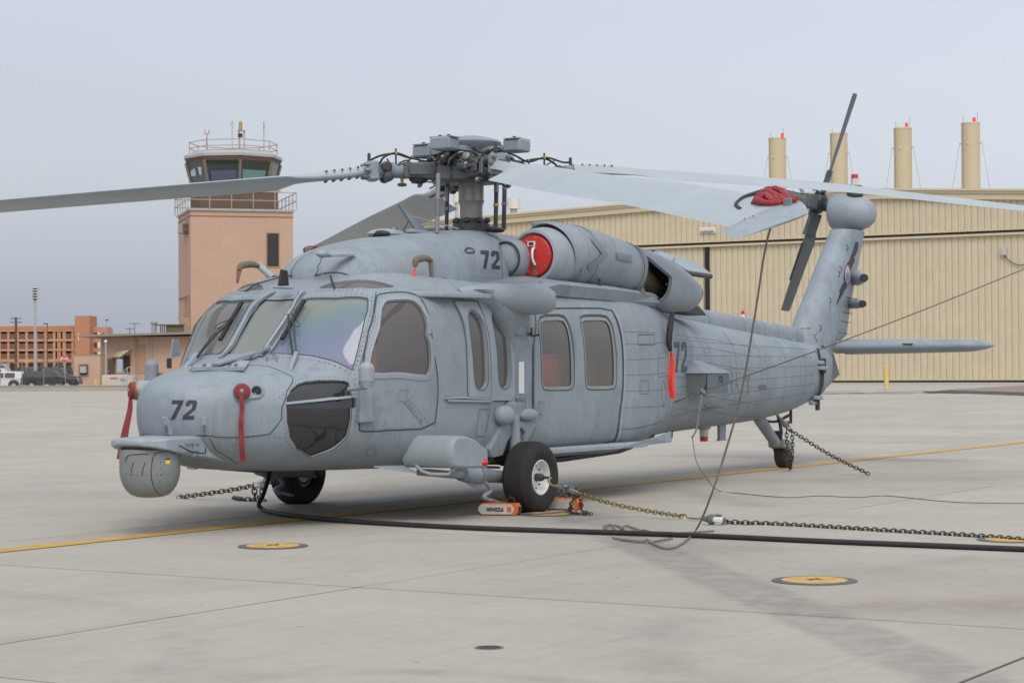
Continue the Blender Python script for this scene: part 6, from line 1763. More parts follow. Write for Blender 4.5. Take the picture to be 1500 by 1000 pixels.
# corner flat and pipes
for (px, w, y0, y1) in ((268, .08, 432, 470), (275, .06, 436, 470)):
    lmat(TW_, MB().tube([(cxo-a_/2-.1, 1.0+(px-268)*.35, F.Z(y0)), (cxo-a_/2-.1, 1.0+(px-268)*.35, F.Z(y1))], w, 6), 'drain_pipe', PINK2)
lmat(TW_, MB().tube([(cxo-a_/2-.1, 1.0, F.Z(433)), (cxo-a_/2-.1, 9.5, F.Z(433))], .07, 6), 'drain_pipe', PINK2)
def win(o, x0, x1, y0, y1, fy, Fr, louv=0, name='window', m=DKWIN, fr=PINK2, d=.06):
    X0, X1 = Fr.X(x0), Fr.X(x1); Z0, Z1 = Fr.Z(y1), Fr.Z(y0)
    w_ = lmat(o, MB().box(((X0+X1)/2, fy-.01, (Z0+Z1)/2), (X1-X0, .04, Z1-Z0)), name, m)
    for c, dd in ((((X0+X1)/2, fy-.04, Z1+.04), (X1-X0+.2, d, .1)), (((X0+X1)/2, fy-.04, Z0-.04), (X1-X0+.2, d, .1)), ((X0-.04, fy-.04, (Z0+Z1)/2), (.1, d, Z1-Z0)), ((X1+.04, fy-.04, (Z0+Z1)/2), (.1, d, Z1-Z0))):
        q = MB().box(c, dd).build('window_frame', fr, w_, local=True)
    for k in range(louv):
        z = Z0+(Z1-Z0)*(k+.5)/louv
        MB().box(((X0+X1)/2, fy-.05, z), (X1-X0, .03, (Z1-Z0)/louv*.35), Matrix.Rotation(.5, 3, 'X')).build('window_slat', mat('slat_dark', (.07, .07, .065), .5) if k == 0 else bpy.data.materials['slat_dark'], w_, local=True)
    return w_
win(TW_, 392, 409.5, 341, 390, 0, F, 6)
win(TW_, 393, 410, 404, 412, 0, F, 0)
# left face fittings: air conditioner and small dark openings
XL = cxo-a_/2
lmat(TW_, MB().box((XL-.02, 3.6, F.Z(332)), (.05, 2.6, 1.5)), 'window', DKWIN)
lmat(TW_, MB().box((XL-.35, 4.2, F.Z(333)), (.7, 1.5, .8)), 'air_conditioner', GREYP)
lmat(TW_, MB().box((XL-.25, 2.0, F.Z(333)), (.5, .9, .8)), 'air_conditioner', RUSTY)
for yy in (1.8, 3.8): lmat(TW_, MB().tube([(XL, yy, F.Z(341)), (XL-.8, yy, F.Z(338))], .04, 4), 'bracket', PINK2)
# brown storey and cab
zb1 = F.Z(276); ccx = F.X(354); ccy = a_/2
b = MB(); b.box((ccx, ccy, (zt+zb1)/2+.1), (115*S, 115*S, zb1-zt)); lmat(TW_, b, 'brown_storey', BROWN)
b = MB(); b.box((ccx+.1, ccy, zb1-.1), (119*S, 119*S, .18)); lmat(TW_, b, 'storey_cornice', PINK2)
def octo(r, z, off=0.0): return [(ccx+r*math.sin(k*math.pi/4+off), ccy-r*math.cos(k*math.pi/4+off), z) for k in range(8)]
z0, z1, z2 = F.Z(276), F.Z(233), F.Z(225.5)
r0, r1 = 60*S, 71*S
b = MB(); b.loft([octo(r0*.80, z0-.1), octo(r0*.80, z1)]); lmat(TW_, b, 'cab_core', INTER)
b = MB(); b.loft([octo(r0, z0-.05), octo(r0*1.01, z0+.25)]); lmat(TW_, b, 'cab_sill', BROWN)
GT = glass('tower_glass', (.80, .90, .90), haze=(.10, .18, .18), hz=.12, rough=.03)
lo, hi = octo(r0*1.01, z0+.25), octo(r1, z1)
PUR = mat('purple_blind', (.36, .27, .62), .7); MINT = mat('mint_blind', (.55, .92, .85), .7); NAVB = mat('navy_blind', (.10, .12, .20), .7); GRB = mat('grey_blind', (.22, .24, .23), .7)
for k in range(8):
    j = (k+1) % 8
    q = MB(); q.add([lo[k], lo[j], hi[j], hi[k]], [(0, 1, 2, 3)]); w_ = lmat(TW_, q, 'cab_window', GT)
    A_, B_, C2, D2 = [Vector(v) for v in (lo[k], lo[j], hi[j], hi[k])]
    cc = Vector((ccx, ccy, 0)); inn = lambda v: v+(Vector((ccx, ccy, v.z))-v)*.03
    mm_ = {7: PUR, 0: MINT, 6: GRB, 1: NAVB}.get(k)
    if mm_ is not None:
        t0, t1 = (.12, .62) if k == 7 else ((.10, .66) if k == 0 else (.0, .95 if k == 1 else .5))
        def pt(u, v): return inn(A_.lerp(B_, u).lerp(D2.lerp(C2, u), v))
        u0, u1 = (.10, .90) if k in (0, 7) else (.03, .97)
        MB().add([pt(u0, t0), pt(u1, t0), pt(u1, t1), pt(u0, t1)], [(0, 1, 2, 3)]).build('blind', mm_, w_, local=True)
    lmat(TW_, MB().tube([A_, D2], .19 if k != 0 else .14, 4), 'mullion', mat('mullion_tan', (.20, .17, .14), .7) if k == 0 else bpy.data.materials['mullion_tan'])
b = MB(); b.loft([octo(r1*1.0, z1), octo(r1*1.035, z2-.05)]); lmat(TW_, b, 'soffit_band', BROWN)
b = MB(); b.loft([octo(r1*1.045, z2-.08), octo(r1*1.045, z2+.20), octo(r1*.93, z2+.55)]); lmat(TW_, b, 'cab_roof', GREYP)
b = MB(); b.loft([octo(r1*.9, z2+.5), octo(r1*.88, z2+.62)]); lmat(TW_, b, 'roof_gravel', RUSTY)
def railing(ring_lo, h, closed, posts, parent, rails=(.5, 1.0), m=RAILC, r=.045):
    n = len(ring_lo)
    for f in rails:
        P = [Vector(v)+Vector((0, 0, h*f)) for v in ring_lo]
        if closed: P.append(P[0])
        for a, c in zip(P, P[1:]): MB().tube([a, c], r, 5).build('rail', m, parent, local=True)
    for i in range(n if closed else n-1):
        a, c = Vector(ring_lo[i]), Vector(ring_lo[(i+1) % n])
        for k in range(posts):
            p = a.lerp(c, k/posts); MB().tube([p, p+Vector((0, 0, h))], r*1.1, 5).build('rail_post', m, parent, local=True)
railing([v for v in octo(r1*.93, z2+.5)], F.Z(197)-F.Z(213), True, 1, TW_, (.45, 1.0))
dk = a_/2+.3
railing([(cxo-dk, -.3, zt+.2), (cxo+dk, -.3, zt+.2), (cxo+dk, a_+.3, zt+.2), (cxo-dk, a_+.3, zt+.2)], F.Z(284)-F.Z(309), True, 5, TW_, (.5, 1.0))
for px, yt, yb, r in ((310.5, 192, 216, .07), (348, 171, 214, .04), (358.5, 186, 212, .06), (366, 186, 212, .06), (395.5, 175, 216, .05)):
    lmat(TW_, MB().tube([(F.X(px), ccy-2, F.Z(yb)), (F.X(px), ccy-2, F.Z(yt))], r, 5), 'antenna_mast', RAILC if r > .05 else GREYP)
lmat(TW_, MB().tube([(F.X(307.5), ccy-2, F.Z(186)), (F.X(307.5), ccy-2, F.Z(192)), (F.X(313.5), ccy-2, F.Z(192)), (F.X(313.5), ccy-2, F.Z(186))], .07, 5), 'wind_sensor', RAILC)
for dx in (-3, 3): lmat(TW_, MB().tube([(F.X(348), ccy-2, F.Z(172)), (F.X(348+dx), ccy-2, F.Z(180))], .02, 4), 'antenna_arm', GREYP)
lmat(TW_, MB().box((F.X(362), ccy-2, F.Z(186)), (.75, .6, .08)), 'beacon_shelf', RAILC)
lmat(TW_, MB().lathe([(0, .18), (.3, .2), (.45, .15), (.6, .2), (.95, .08)], (F.X(360.5), ccy-2, F.Z(185)), (0, 0, 1), 12), 'beacon', BRASS, smooth=True)
lmat(TW_, MB().box((F.X(360), ccy-2, F.Z(193)), (.45, .3, .4)), 'signal_box', DKWIN)
lmat(TW_, MB().lathe([(0, .07), (.8, .05)], (F.X(395.5), ccy-2, F.Z(183)), (0, 0, 1), 6), 'whip_base', BRASS)
# ---- low building in front of the tower
F = Frame(200, 190)
LB = empty('low_building', F.o, F.rot, 'low pink stucco building with a flat roof overhang beside the control tower', 'building')
zt = F.Z(493)
lmat(LB, MB().box(((F.X(148)+F.X(330))/2, 4, zt/2), (F.X(330)-F.X(148), 8, zt)), 'wall', PINK)
b = MB(); b.prism([(F.X(120), -1.6, F.Z(493.5)), (F.X(330), -1.6, F.Z(489)), (F.X(330), 9, F.Z(489)), (F.X(120), 9, F.Z(493.5))], (0, 0, 0), (0, 0, .20)); lmat(LB, b, 'roof_slab', mat('roof_edge_grey', (.25, .22, .19), .8))
lmat(LB, MB().box((F.X(161), -.6, F.Z(543)), (.12, .12, .12)), 'wall_lamp', GREYP)
win(LB, 158, 169, 525, 548, 0, F, 0, 'door', BROWN)
win(LB, 181, 191, 521, 545, 0, F, 0, 'window')
b = MB(); b.prism([(F.X(163), 0, F.Z(523)), (F.X(180), -1.6, F.Z(523.5)), (F.X(193), -1.6, F.Z(514)), (F.X(193), 0, F.Z(513)), (F.X(170), 0, F.Z(517))], (0, 0, 0), (0, 0, .1)); lmat(LB, b, 'awning', mat('awning_cream', (.42, .38, .27), .8))
lmat(LB, MB().box((F.X(208), -.03, F.Z(526)), (.72, .06, 2.6)), 'door', PINK2)
for px in (200, 222): lmat(LB, MB().tube([(F.X(px), -.12, 0), (F.X(px), -.12, F.Z(494))], .07, 6), 'drain_pipe', PINK2 if px == 200 else GREYP)
lmat(LB, MB().box((F.X(248), -.02, F.Z(532)), (.45, .05, .9)), 'window', DKWIN)
RB = lambda px, py: (F.X(px), 2, F.Z(py))
lmat(LB, MB().lathe([(0, .25), (1.0, .25), (1.02, .36), (1.2, .36)], (F.X(217.5), 3, F.Z(489)), (0, 0, 1), 12), 'roof_cowl', mat('cowl_grey', (.32, .32, .30), .6), smooth=True, angle=40)
lmat(LB, MB().box((F.X(249), 3, F.Z(480.5)), (1.6, .5, .75)), 'roof_unit', mat('olive_unit', (.12, .12, .07), .8))
for k in range(4): lmat(LB, MB().tube([(F.X(227+k*3), 3, F.Z(489)), (F.X(227+k*3), 3, F.Z(475.5))], .05, 4), 'roof_post', RUSTY)
lmat(LB, MB().box((F.X(242), 3, F.Z(475)), (2.6, .9, .12)), 'roof_shelf', RUSTY)
b = MB(); b.prism([(F.X(246), 5, F.Z(463)), (F.X(266), 5, F.Z(463)), (F.X(266), 5, F.Z(478)), (F.X(256), 5, F.Z(478)), (F.X(253), 5, F.Z(470))], (0, 0, 0), (0, .5, 0)); lmat(LB, b, 'roof_screen', PINK2)
# small annex
F = Frame(128, 186)
SH = empty('annex_shed', F.o, F.rot, 'small square pink annex with a window air conditioner at the end of the low building', 'shed')
lmat(SH, MB().box(((F.X(108.5)+F.X(147))/2, 1.2, F.Z(520)/2), (F.X(147)-F.X(108.5), 2.4, F.Z(520))), 'wall', PINK)
lmat(SH, MB().box(((F.X(108)+F.X(147))/2, 1.2, F.Z(519.3)), (F.X(147)-F.X(107.5), 2.5, .08)), 'roof', mat('roof_edge_tan', (.30, .25, .2), .8))
win(SH, 116.5, 129, 534, 549, 0, F, 0, 'window')
lmat(SH, MB().box((F.X(123), -.2, F.Z(541)), (.55, .5, .62)), 'air_conditioner', GREYP)
for px in (140, 151): bollard(px, 556, 566, 178, 'short yellow bollard at the corner of the pink annex' if px == 140 else 'short yellow bollard left of the white container')
# white container tank and steps
F = Frame(172, 182)
TKk = empty('storage_container', F.o, F.rot, 'low white storage container with blue lettering before the low pink building', 'container')
lmat(TKk, MB().cbox((0, .8, F.Z(549)/2), (F.X(196)-F.X(150), 1.6, F.Z(549)), .06), 'container_body', mat('container_white', (.50, .46, .41), .6, var=.1))
lmat(TKk, MB().box((F.X(167), -.02, F.Z(553.5)), (.7, .03, .12)), 'sign_red', mat('sign_red_faded', (.40, .15, .12), .7))
lmat(TKk, MB().box((F.X(180), -.02, F.Z(556)), (.5, .03, .22)), 'sign_blue', mat('sign_blue_faded', (.18, .28, .45), .7))
lmat(TKk, MB().cbox((F.X(174.5), .3, F.Z(536)), (.5, .4, 1.2), .05), 'meter_cabinet', mat('cabinet_blue', (.33, .40, .46), .6))
F2 = Frame(186, 180)
ST = empty('access_steps', F2.o, F2.rot, 'small grey metal access steps beside the white container', 'steps')
for k in range(4): lmat(ST, MB().box((-.35+.2*k, .3, .25+.28*k), (.3, .6, .05)), 'tread', GREYP)
for px, y1 in ((181, 545), (186.5, 538), (192.5, 538)): lmat(ST, MB().tube([(F2.X(px), 0, 0), (F2.X(px), 0, F2.Z(y1))], .035, 5), 'rail_post', GREYP)
lmat(ST, MB().tube([(F2.X(181), 0, F2.Z(545)), (F2.X(186.5), 0, F2.Z(538)), (F2.X(192.5), 0, F2.Z(538))], .035, 5), 'rail', GREYP)
# ---- far terracotta hotel with balconies
F = Frame(60, 330)
HT = empty('hotel_block', F.o, F.rot, 'distant four storey terracotta block with rows of balconies', 'building')
ztop_ = F.Z(478)
lmat(HT, MB().box(((F.X(-60)+F.X(110))/2, 6, ztop_/2), (F.X(110)-F.X(-60), 8, ztop_)), 'wall', TERR)
lmat(HT, MB().box(((F.X(-60)+F.X(113))/2, 1.2, (F.Z(477.5)+F.Z(484))/2), (F.X(113)-F.X(-60), 1.6, F.Z(477.5)-F.Z(484))), 'parapet', TERR)
rows = [(485.5, 496.5), (500, 511), (514, 525.5)]
for y0, y1 in ((496.5, 500), (511, 514), (525.5, 530), (484, 485.5)):
    lmat(HT, MB().box(((F.X(-60)+F.X(113))/2, .9, (F.Z(y0)+F.Z(y1))/2), (F.X(113)-F.X(-60), 1.8, F.Z(y0)-F.Z(y1))), 'balcony_slab', TERR2)
bays = [(-58, -46), (-42, -30), (-26, -14), (-11, -1), (1, 10.5), (13.5, 25), (27.5, 37), (40.5, 50), (54.5, 64), (68, 77.5), (81, 83.5), (89, 91.5), (96, 104.5), (108.5, 112)]
for (a0, a1), (b0, b1) in zip(bays, bays[1:]):
    lmat(HT, MB().box(((F.X(a1)+F.X(b0))/2, .95, F.Z(484)/2), (F.X(b0)-F.X(a1), 1.7, F.Z(484))), 'pier', TERR2 if (b0-a1) < 5 else TERR)
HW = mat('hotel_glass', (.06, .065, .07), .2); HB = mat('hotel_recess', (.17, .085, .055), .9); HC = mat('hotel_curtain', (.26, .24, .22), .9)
for i, (x0, x1) in enumerate(bays):
    for j, (y0, y1) in enumerate(rows):
        X0, X1, Z0, Z1 = F.X(x0), F.X(x1), F.Z(y1), F.Z(y0)
        w_ = lmat(HT, MB().box(((X0+X1)/2, 1.94, (Z0+Z1)/2), (X1-X0, .05, Z1-Z0)), 'window', HW if (i+j) % 3 else HB)
        if x1-x0 > 5:
            MB().box((X0+(X1-X0)*(.3 if i % 2 else .7), 1.88, (Z0+Z1)/2), ((X1-X0)*.32, .05, Z1-Z0)).build('curtain', HC if (i*3+j) % 4 == 0 else HB, w_, local=True)
            MB().box(((X0+X1)/2, .15, Z0+.45), (X1-X0, .08, .9)).build('balustrade', HB, w_, local=True)
lmat(HT, MB().box(((F.X(112.5)+F.X(134))/2, 1.5, F.Z(463)/2), (F.X(134)-F.X(112.5), 6, F.Z(463))), 'stair_tower', TERR)
lmat(HT, MB().box((F.X(118), -1.55, F.Z(494)), (.18, .1, 1.3)), 'wall_sign', mat('sign_cream', (.6, .55, .4), .6))
lmat(HT, MB().box(((F.X(134)+F.X(153))/2, 4, F.Z(479)/2), (F.X(153)-F.X(134), 6, F.Z(479))), 'wing_wall', TERR2)
for y0, y1 in rows: 
    for x0, x1 in ((136, 140.5), (141.5, 145), (149, 151)):
        lmat(HT, MB().box(((F.X(x0)+F.X(x1))/2, .97, (F.Z(y0)+F.Z(y1))/2), (F.X(x1)-F.X(x0), .06, (F.Z(y0)-F.Z(y1))*.7)), 'window', HW if x0 != 141.5 else WHITE)
for px in (8, 39, 66, 79, 92, 105): lmat(HT, MB().cbox((F.X(px), 4, F.Z(477)), (.9, .8, .5), .1), 'roof_unit', GREYP)
# ---- poles and lamps
def pole(px, yt, D, r, m, label, name='light_pole', cat='lamp post', extra=None, yb=None):
    Fp = Frame(px, D); o = empty(name, Fp.o, Fp.rot, label, cat)
    lmat(o, MB().tube([(0, 0, 0), (0, 0, Fp.Z(yt))], [r*1.25, r], 10), 'pole', m, smooth=True)
    if extra: extra(o, Fp)
    return o
def fl_(o, Fp):
    for k in range(5):
        z = Fp.Z(421+k*3.9)
        lmat(o, MB().lathe([(0, .34), (.04, .35), (.11, .12)], (0, 0, z-.05), (0, 0, 1), 18), 'lamp_disc', mat('lamp_disc_white', (.6, .6, .58), .4) if k == 0 else bpy.data.materials['lamp_disc_white'], smooth=True, angle=30)
        lmat(o, MB().lathe([(0, .22), (-.07, .2)], (0, 0, z-.06), (0, 0, 1), 14), 'lamp_glass', DKWIN)
pole(51.5, 418, 175, .10, GREYP, 'tall grey floodlight mast with five stacked white discs', extra=fl_)
def xarm(ys_, w_=.9):
    def f(o, Fp):
        for y in ys_:
            lmat(o, MB().box((0, 0, Fp.Z(y)), (2*w_, .1, .1)), 'cross_arm', BROWN)
            for dx in (-.8, -.4, .4, .8): lmat(o, MB().lathe([(0, .05), (.14, .03)], (dx*w_, 0, Fp.Z(y)+.05), (0, 0, 1), 6), 'insulator', GREYP)
    return f
pole(23.5, 464.5, 240, .13, mat('pole_wood', (.10, .07, .05), .9), 'brown wooden utility pole with two cross arms before the balconies', 'utility_pole', 'utility pole', xarm((466.5, 472), .65))

def arm_(dx, y, w_=.35):
    def f(o, Fp):
        lmat(o, MB().tube([(0, 0, Fp.Z(y)), (dx, 0, Fp.Z(y)+.02)], .035, 5), 'lamp_arm', BROWN); lmat(o, MB().cbox((dx, 0, Fp.Z(y)-.02), (w_, .2, .1), .02), 'lamp_head', DKWIN)
    return f
pole(69.5, 473, 230, .05, BROWN, 'thin brown lamp post before the terracotta balconies', extra=arm_(-.25, 474))
pole(64.5, 482, 232, .04, BROWN, 'very thin dark post left of the thin brown lamp post')
pole(156, 468, 210, .04, GREYP, 'thin lamp post with a dark head above the low roof', extra=arm_(.08, 468.5))
pole(155, 500, 184, .07, GREYP, 'short grey post with a white cap before the low building', extra=lambda o, Fp: lmat(o, MB().lathe([(0, .14), (.1, .14), (.2, .05)], (0, 0, Fp.Z(501)), (0, 0, 1), 10), 'cap', WHITE))
pole(190.5, 480, 320, .07, BROWN, 'short distant pole with a cross arm above the low roof', 'utility_pole', 'utility pole', xarm((481.5,), .8))
pole(197.5, 473, 330, .05, BROWN, 'taller distant pole with a thin cross arm above the low roof', 'utility_pole', 'utility pole', xarm((474,), .9))
# ---- signs
Fp = Frame(94.5, 172); o = empty('stop_sign', Fp.o, Fp.rot, 'red octagonal stop sign among the parked cars', 'road sign')
zc = Fp.Z(525.3); R_ = .30
oc = [(R_*math.cos(math.pi/8+k*math.pi/4), -.03, zc+R_*math.sin(math.pi/8+k*math.pi/4)) for k in range(8)]
lmat(o, MB().prism(oc, (0, -.0, 0), (0, .02, 0)), 'sign_face', mat('stop_red', (.55, .03, .03), .5))
lmat(o, MB().prism([(x*1.06, y+.012, zc+(z-zc)*1.06) for x, y, z in oc], (0, 0, 0), (0, .015, 0)), 'sign_border', WHITE)
tv, tt = text_polys('STOP', .26, .008); mw = max(v[0] for v in tv)
lmat(o, MB().add([(v[0]-mw/2, -.04, zc+v[1]-.09) for v in tv], tt), 'lettering', WHITE)
lmat(o, MB().tube([(0, 0, 0), (0, 0, zc-.2)], .03, 6), 'post', GREYP)
Fp = Frame(39, 176); o = empty('warning_sign', Fp.o, Fp.rot, 'small yellow sign above the black off-road car', 'road sign')
zc = Fp.Z(530); lmat(o, MB().prism([(-.27, -.03, zc+.08), (0, -.03, zc-.18), (.27, -.03, zc+.08), (.22, -.03, zc+.15), (-.22, -.03, zc+.15)], (0, 0, 0), (0, .02, 0)), 'sign_face', mat('sign_yellow', (.60, .33, .02), .6))
lmat(o, MB().tube([(0, 0, 0), (0, 0, zc)], .03, 6), 'post', GREYP)
# ---- low kerb wall and chain fence
zk = far(60, 565.3, 150)[2]
Fk = Frame(60, 150)
o = empty('kerb_wall', Fk.o, Fk.rot, 'low long concrete kerb wall at the edge of the apron before the parked cars', 'wall')
lmat(o, MB().box(((Fk.X(-400)+Fk.X(225))/2, .2, zk/2), (Fk.X(225)-Fk.X(-400), .4, zk)), 'wall_body', mat('kerb_concrete', (.37, .33, .28), .9, var=.06, scale=.5))
lmat(o, MB().box(((Fk.X(-400)+Fk.X(225))/2, .2, zk+.02), (Fk.X(225)-Fk.X(-400), .5, .05)), 'wall_cap', WALK)
Ff = Frame(60, 152.5)
o = empty('chain_link_fence', Ff.o, Ff.rot, 'grey chain link fence with thin posts before the parked cars', 'fence')
FM = mat('fence_wire', (.22, .22, .22), .6)
zf0, zf1 = 0, Ff.Z(531)
for px in np.arange(-108, 112, 31.8):
    lmat(o, MB().tube([(Ff.X(px+13), 0, 0), (Ff.X(px+13), 0, zf1+.1)], .03, 6), 'fence_post', FM)
lmat(o, MB().tube([(Ff.X(-140), 0, zf1), (Ff.X(108), 0, zf1)], .02, 5), 'fence_rail', FM)
b = MB(); W_ = Ff.X(108)-Ff.X(-60); x0_ = Ff.X(-60); hh = zf1
for s_ in (-1, 1):
    for q in np.arange(-hh, W_, .11):
        a0 = max(q, 0); a1 = min(q+hh, W_)
        if a1 <= a0: continue
        z_a = (a0-q) if s_ > 0 else hh-(a0-q); z_b = (a1-q) if s_ > 0 else hh-(a1-q)
        A = Vector((x0_+a0, 0, z_a)); B_ = Vector((x0_+a1, 0, z_b)); t = Vector((.0011, 0, -.0011*s_))
        b.add([A-t, B_-t, B_+t, A+t], [(0, 1, 2, 3)])
m_ = lmat(o, b, 'fence_mesh', FM); tag(m_, kind='stuff')
# ---- parked cars
def car(px0, px1, yt, D, paint, label, style='suv', glassm=None, flip=1, group='cars parked behind the fence'):
    Fc = Frame((px0+px1)/2, D); Lc = (px1-px0)*Fc.s; H = Fc.Z(yt)
    o = empty('parked_car', Fc.o, Fc.rot, label, 'pickup truck' if style == 'pickup' else ('van' if style == 'van' else 'car'), group)
    W = 1.85; h = H
    pr = {'suv': ([(-.5, .30), (-.5, .62), (-.485, .66), (.17, .66), (.22, .64), (.47, .58), (.5, .50), (.5, .30)], [(-.49, .64), (-.455, .97), (-.42, 1.0), (.05, 1.0), (.10, .97), (.19, .66)]),
          'van': ([(-.5, .26), (-.5, .60), (.30, .60), (.46, .50), (.5, .42), (.5, .26)], [(-.5, .58), (-.47, .97), (-.44, 1.0), (.10, 1.0), (.16, .97), (.33, .60)]),
          'car': ([(-.5, .28), (-.5, .60), (-.46, .66), (.22, .62), (.47, .52), (.5, .42), (.5, .28)], [(-.36, .64), (-.26, .97), (-.2, 1.0), (.06, 1.0), (.10, .96), (.24, .62)]),
          'pickup': ([(-.5, .34), (-.5, .62), (.22, .62), (.47, .56), (.5, .48), (.5, .34)], [(-.16, .62), (-.13, .97), (-.1, 1.0), (.08, 1.0), (.11, .97), (.21, .62)])}[style]
    body = [(flip*x*Lc, z*h) for x, z in pr[0]]; cab = [(flip*x*Lc, z*h) for x, z in pr[1]]
    R = []
    for y, k in ((-W/2+.03, .985), (-W/2, 1.0), (W/2, 1.0), (W/2-.03, .985)):
        R.append([(x*k, y+W/2, z) for x, z in body])
    lmat(o, MB().loft(R), 'body', paint, bevel=.03)
    R = [[(x*k, y+W/2, h*.6+(z-h*.6)*1) for x, z in cab] for y, k in ((-W/2+.04, 1.0), (W/2-.04, 1.0))]
    # the cabin leans inward towards the roof
    R = [[(x, (y if z < h*.8 else y*(.86)), z) for (x, _, z), y in [(q, sgn*(W/2-.05)) for q in r]] for r, sgn in zip(R, (-1, 1))]
    R = [[(x, y+W/2, z) for x, y, z in r] for r in R]
    lmat(o, MB().loft(R), 'cabin', paint, bevel=.03)
    gy = .86*(-W/2+.05)+W/2
    xs_ = sorted([c[0] for c in cab]); xa, xb_ = xs_[0], xs_[-1]
    n = {'suv': 3, 'van': 3, 'car': 2, 'pickup': 1}[style]
    span = [xa+(xb_-xa)*.09, xb_-(xb_-xa)*.2]
    for k in range(n):
        u0 = span[0]+(span[1]-span[0])*k/n+.05; u1 = span[0]+(span[1]-span[0])*(k+1)/n-.05
        zl, zh_ = h*.665, h*.92
        sh0 = (.10 if k == 0 else 0)*1; sh1 = (.25 if k == n-1 else 0)
        lmat(o, MB().prism([(u0, .035, zl), (u1+(sh1 if flip > 0 else 0), .035, zl), (u1, gy-.012, zh_), (u0+sh0, gy-.012, zh_)], (0, -.008, 0), (0, .01, 0)), 'window', DKWIN)
    for sx in (-.31, .31):
        for yy in (.10, W-.10):
            wr = .34 if style != 'car' else .31
            wh = lmat(o, MB().lathe([(-.11, wr*.8), (-.09, wr), (.09, wr), (.11, wr*.8)], (sx*Lc, yy, wr), (0, 1, 0), 20), 'wheel', RUBBER, smooth=True, angle=40)
            MB().lathe([(-.12, wr*.55), (.12, wr*.55)], (sx*Lc, yy, wr), (0, 1, 0), 14).build('hub', GREYP, wh, local=True)
            if yy < 1: lmat(o, MB().torus((sx*Lc, .0, wr+.03), wr+.06, .05, Matrix.Rotation(math.pi/2, 3, 'X'), 18, 5), 'wheel_arch', mat('arch_black', (.02, .02, .02), .7) if 'arch_black' not in bpy.data.materials else bpy.data.materials['arch_black'])
    lmat(o, MB().cbox((flip*.495*Lc, .2, h*.5), (.06, .25, .14), .02), 'headlight', LAMPC)
    lmat(o, MB().cbox((-flip*.497*Lc, .2, h*.52), (.05, .2, .2), .02), 'tail_light', LAMPR)
    lmat(o, MB().cbox((-flip*.50*Lc, W/2, h*.33), (.12, W*.9, .18), .03), 'bumper', DKWIN)
    lmat(o, MB().cbox((flip*.14*Lc, -.08, h*.66), (.12, .12, .14), .02), 'mirror', DKWIN)
    return o
CB = mat('car_black', (.022, .024, .027), .35, spec=.6); CW = mat('car_white', (.62, .62, .61), .35); CG = mat('car_dark_grey', (.05, .055, .06), .3, spec=.6)
car(30, 114, 543, 158, CB, 'black off-road car with round wheel arches directly behind the fence', 'suv')
car(-48, 36, 544, 160, CW, 'white van nearest the left edge behind the fence', 'van', flip=-1)
car(58, 113, 538.5, 172, CG, 'dark car behind the bonnet of the black off-road car', 'suv')
car(14, 62, 537.5, 176, CG, 'dark pickup behind the white van roof', 'pickup')
car(-30, 21, 539, 184, CW, 'small white car behind the white van', 'car')
car(101, 160, 535, 190, CW, 'white car half hidden by the pink annex', 'car', flip=-1)
car(-20, 18, 532.5, 205, mat('car_silver', (.30, .31, .32), .35), 'silver car in the rear row of the car park', 'van')
# shrubs at the foot of the hotel
rs = random.Random(5)
HG = mat('shrub_green_grey', (.10, .10, .075), .9, var=.3, scale=2)
for i, (px, w_) in enumerate(((32, 12), (62, 14), (86, 16), (101, 9))):
    Fh = Frame(px, 222); o = empty('shrub', Fh.o, Fh.rot, ['low greyish shrub left of the floodlight mast', 'low greyish shrub right of the floodlight mast', 'broad greyish shrub behind the stop sign', 'small greyish shrub left of the pink annex'][i], 'shrub')
    b = MB()
    for k in range(420):
        a = rs.uniform(0, 2*math.pi); rr_ = rs.random()**.5*w_*Fh.s/1.6; z = rs.uniform(.3, Fh.Z(532 if i != 2 else 527))*(1-.3*rr_/(w_*Fh.s/1.6))
        c = Vector((rr_*math.cos(a), rr_*math.sin(a), z)); t = Vector((rs.uniform(-1, 1), rs.uniform(-1, 1), rs.uniform(-1, 1))).normalized()*.16; q = t.orthogonal().normalized()*.09
        b.add([c-t, c+q, c+t, c-q], [(0, 1, 2, 3)])
    lmat(o, b, 'foliage', HG); lmat(o, MB().tube([(0, 0, 0), (.05, 0, 1.2)], .06, 5), 'stem', BROWN)
# ------------------------------------------------------------------ things on the apron and on the helicopter
# tie-down covers
def cover(x, y, label, r=.205):
    o = empty('tie_down_cover', (x, y, 0), 0, label, 'tie-down cover', 'round yellow tie-down covers set in the apron')
    MB().lathe([(.0, r*1.29), (.0065, r*1.29), (.0070, r*1.25)], (x, y, 0), (0, 0, 1), 40).build('cover_ring', mat('ring_grey', (.10, .105, .11), .8, var=.2, scale=9) if 'ring_grey' not in bpy.data.materials else bpy.data.materials['ring_grey'], o)
    MB().lathe([(.0, r), (.010, r), (.011, r*.97)], (x, y, 0), (0, 0, 1), 40).build('cover_lid', mat('cover_yellow', (.52, .33, .09), .7, var=.3, scale=14, speck=1.0, wear=(.10, .08, .05)) if 'cover_yellow' not in bpy.data.materials else bpy.data.materials['cover_yellow'], o)
    b = MB(); b.box((x, y, .012), (r*.7, .012, .004)); b.box((x, y, .012), (.012, r*.5, .004)); b.build('tie_bar', DARKM, o)
cover(-.67, -1.55, 'round yellow tie-down cover in front of the black cable below the nose')
cover(-1.07, -6.12, 'round yellow tie-down cover alone in the foreground right of centre')
cover(2.44, -6.25, 'round yellow tie-down cover cut by the right edge under the cable')
cover(3.22, -1.66, 'round yellow tie-down cover partly under the near main wheel')
o = empty('drain_hole', (-4.63, -5.97, 0), 0, 'small dark round drain hole in the foreground concrete', 'drain hole')
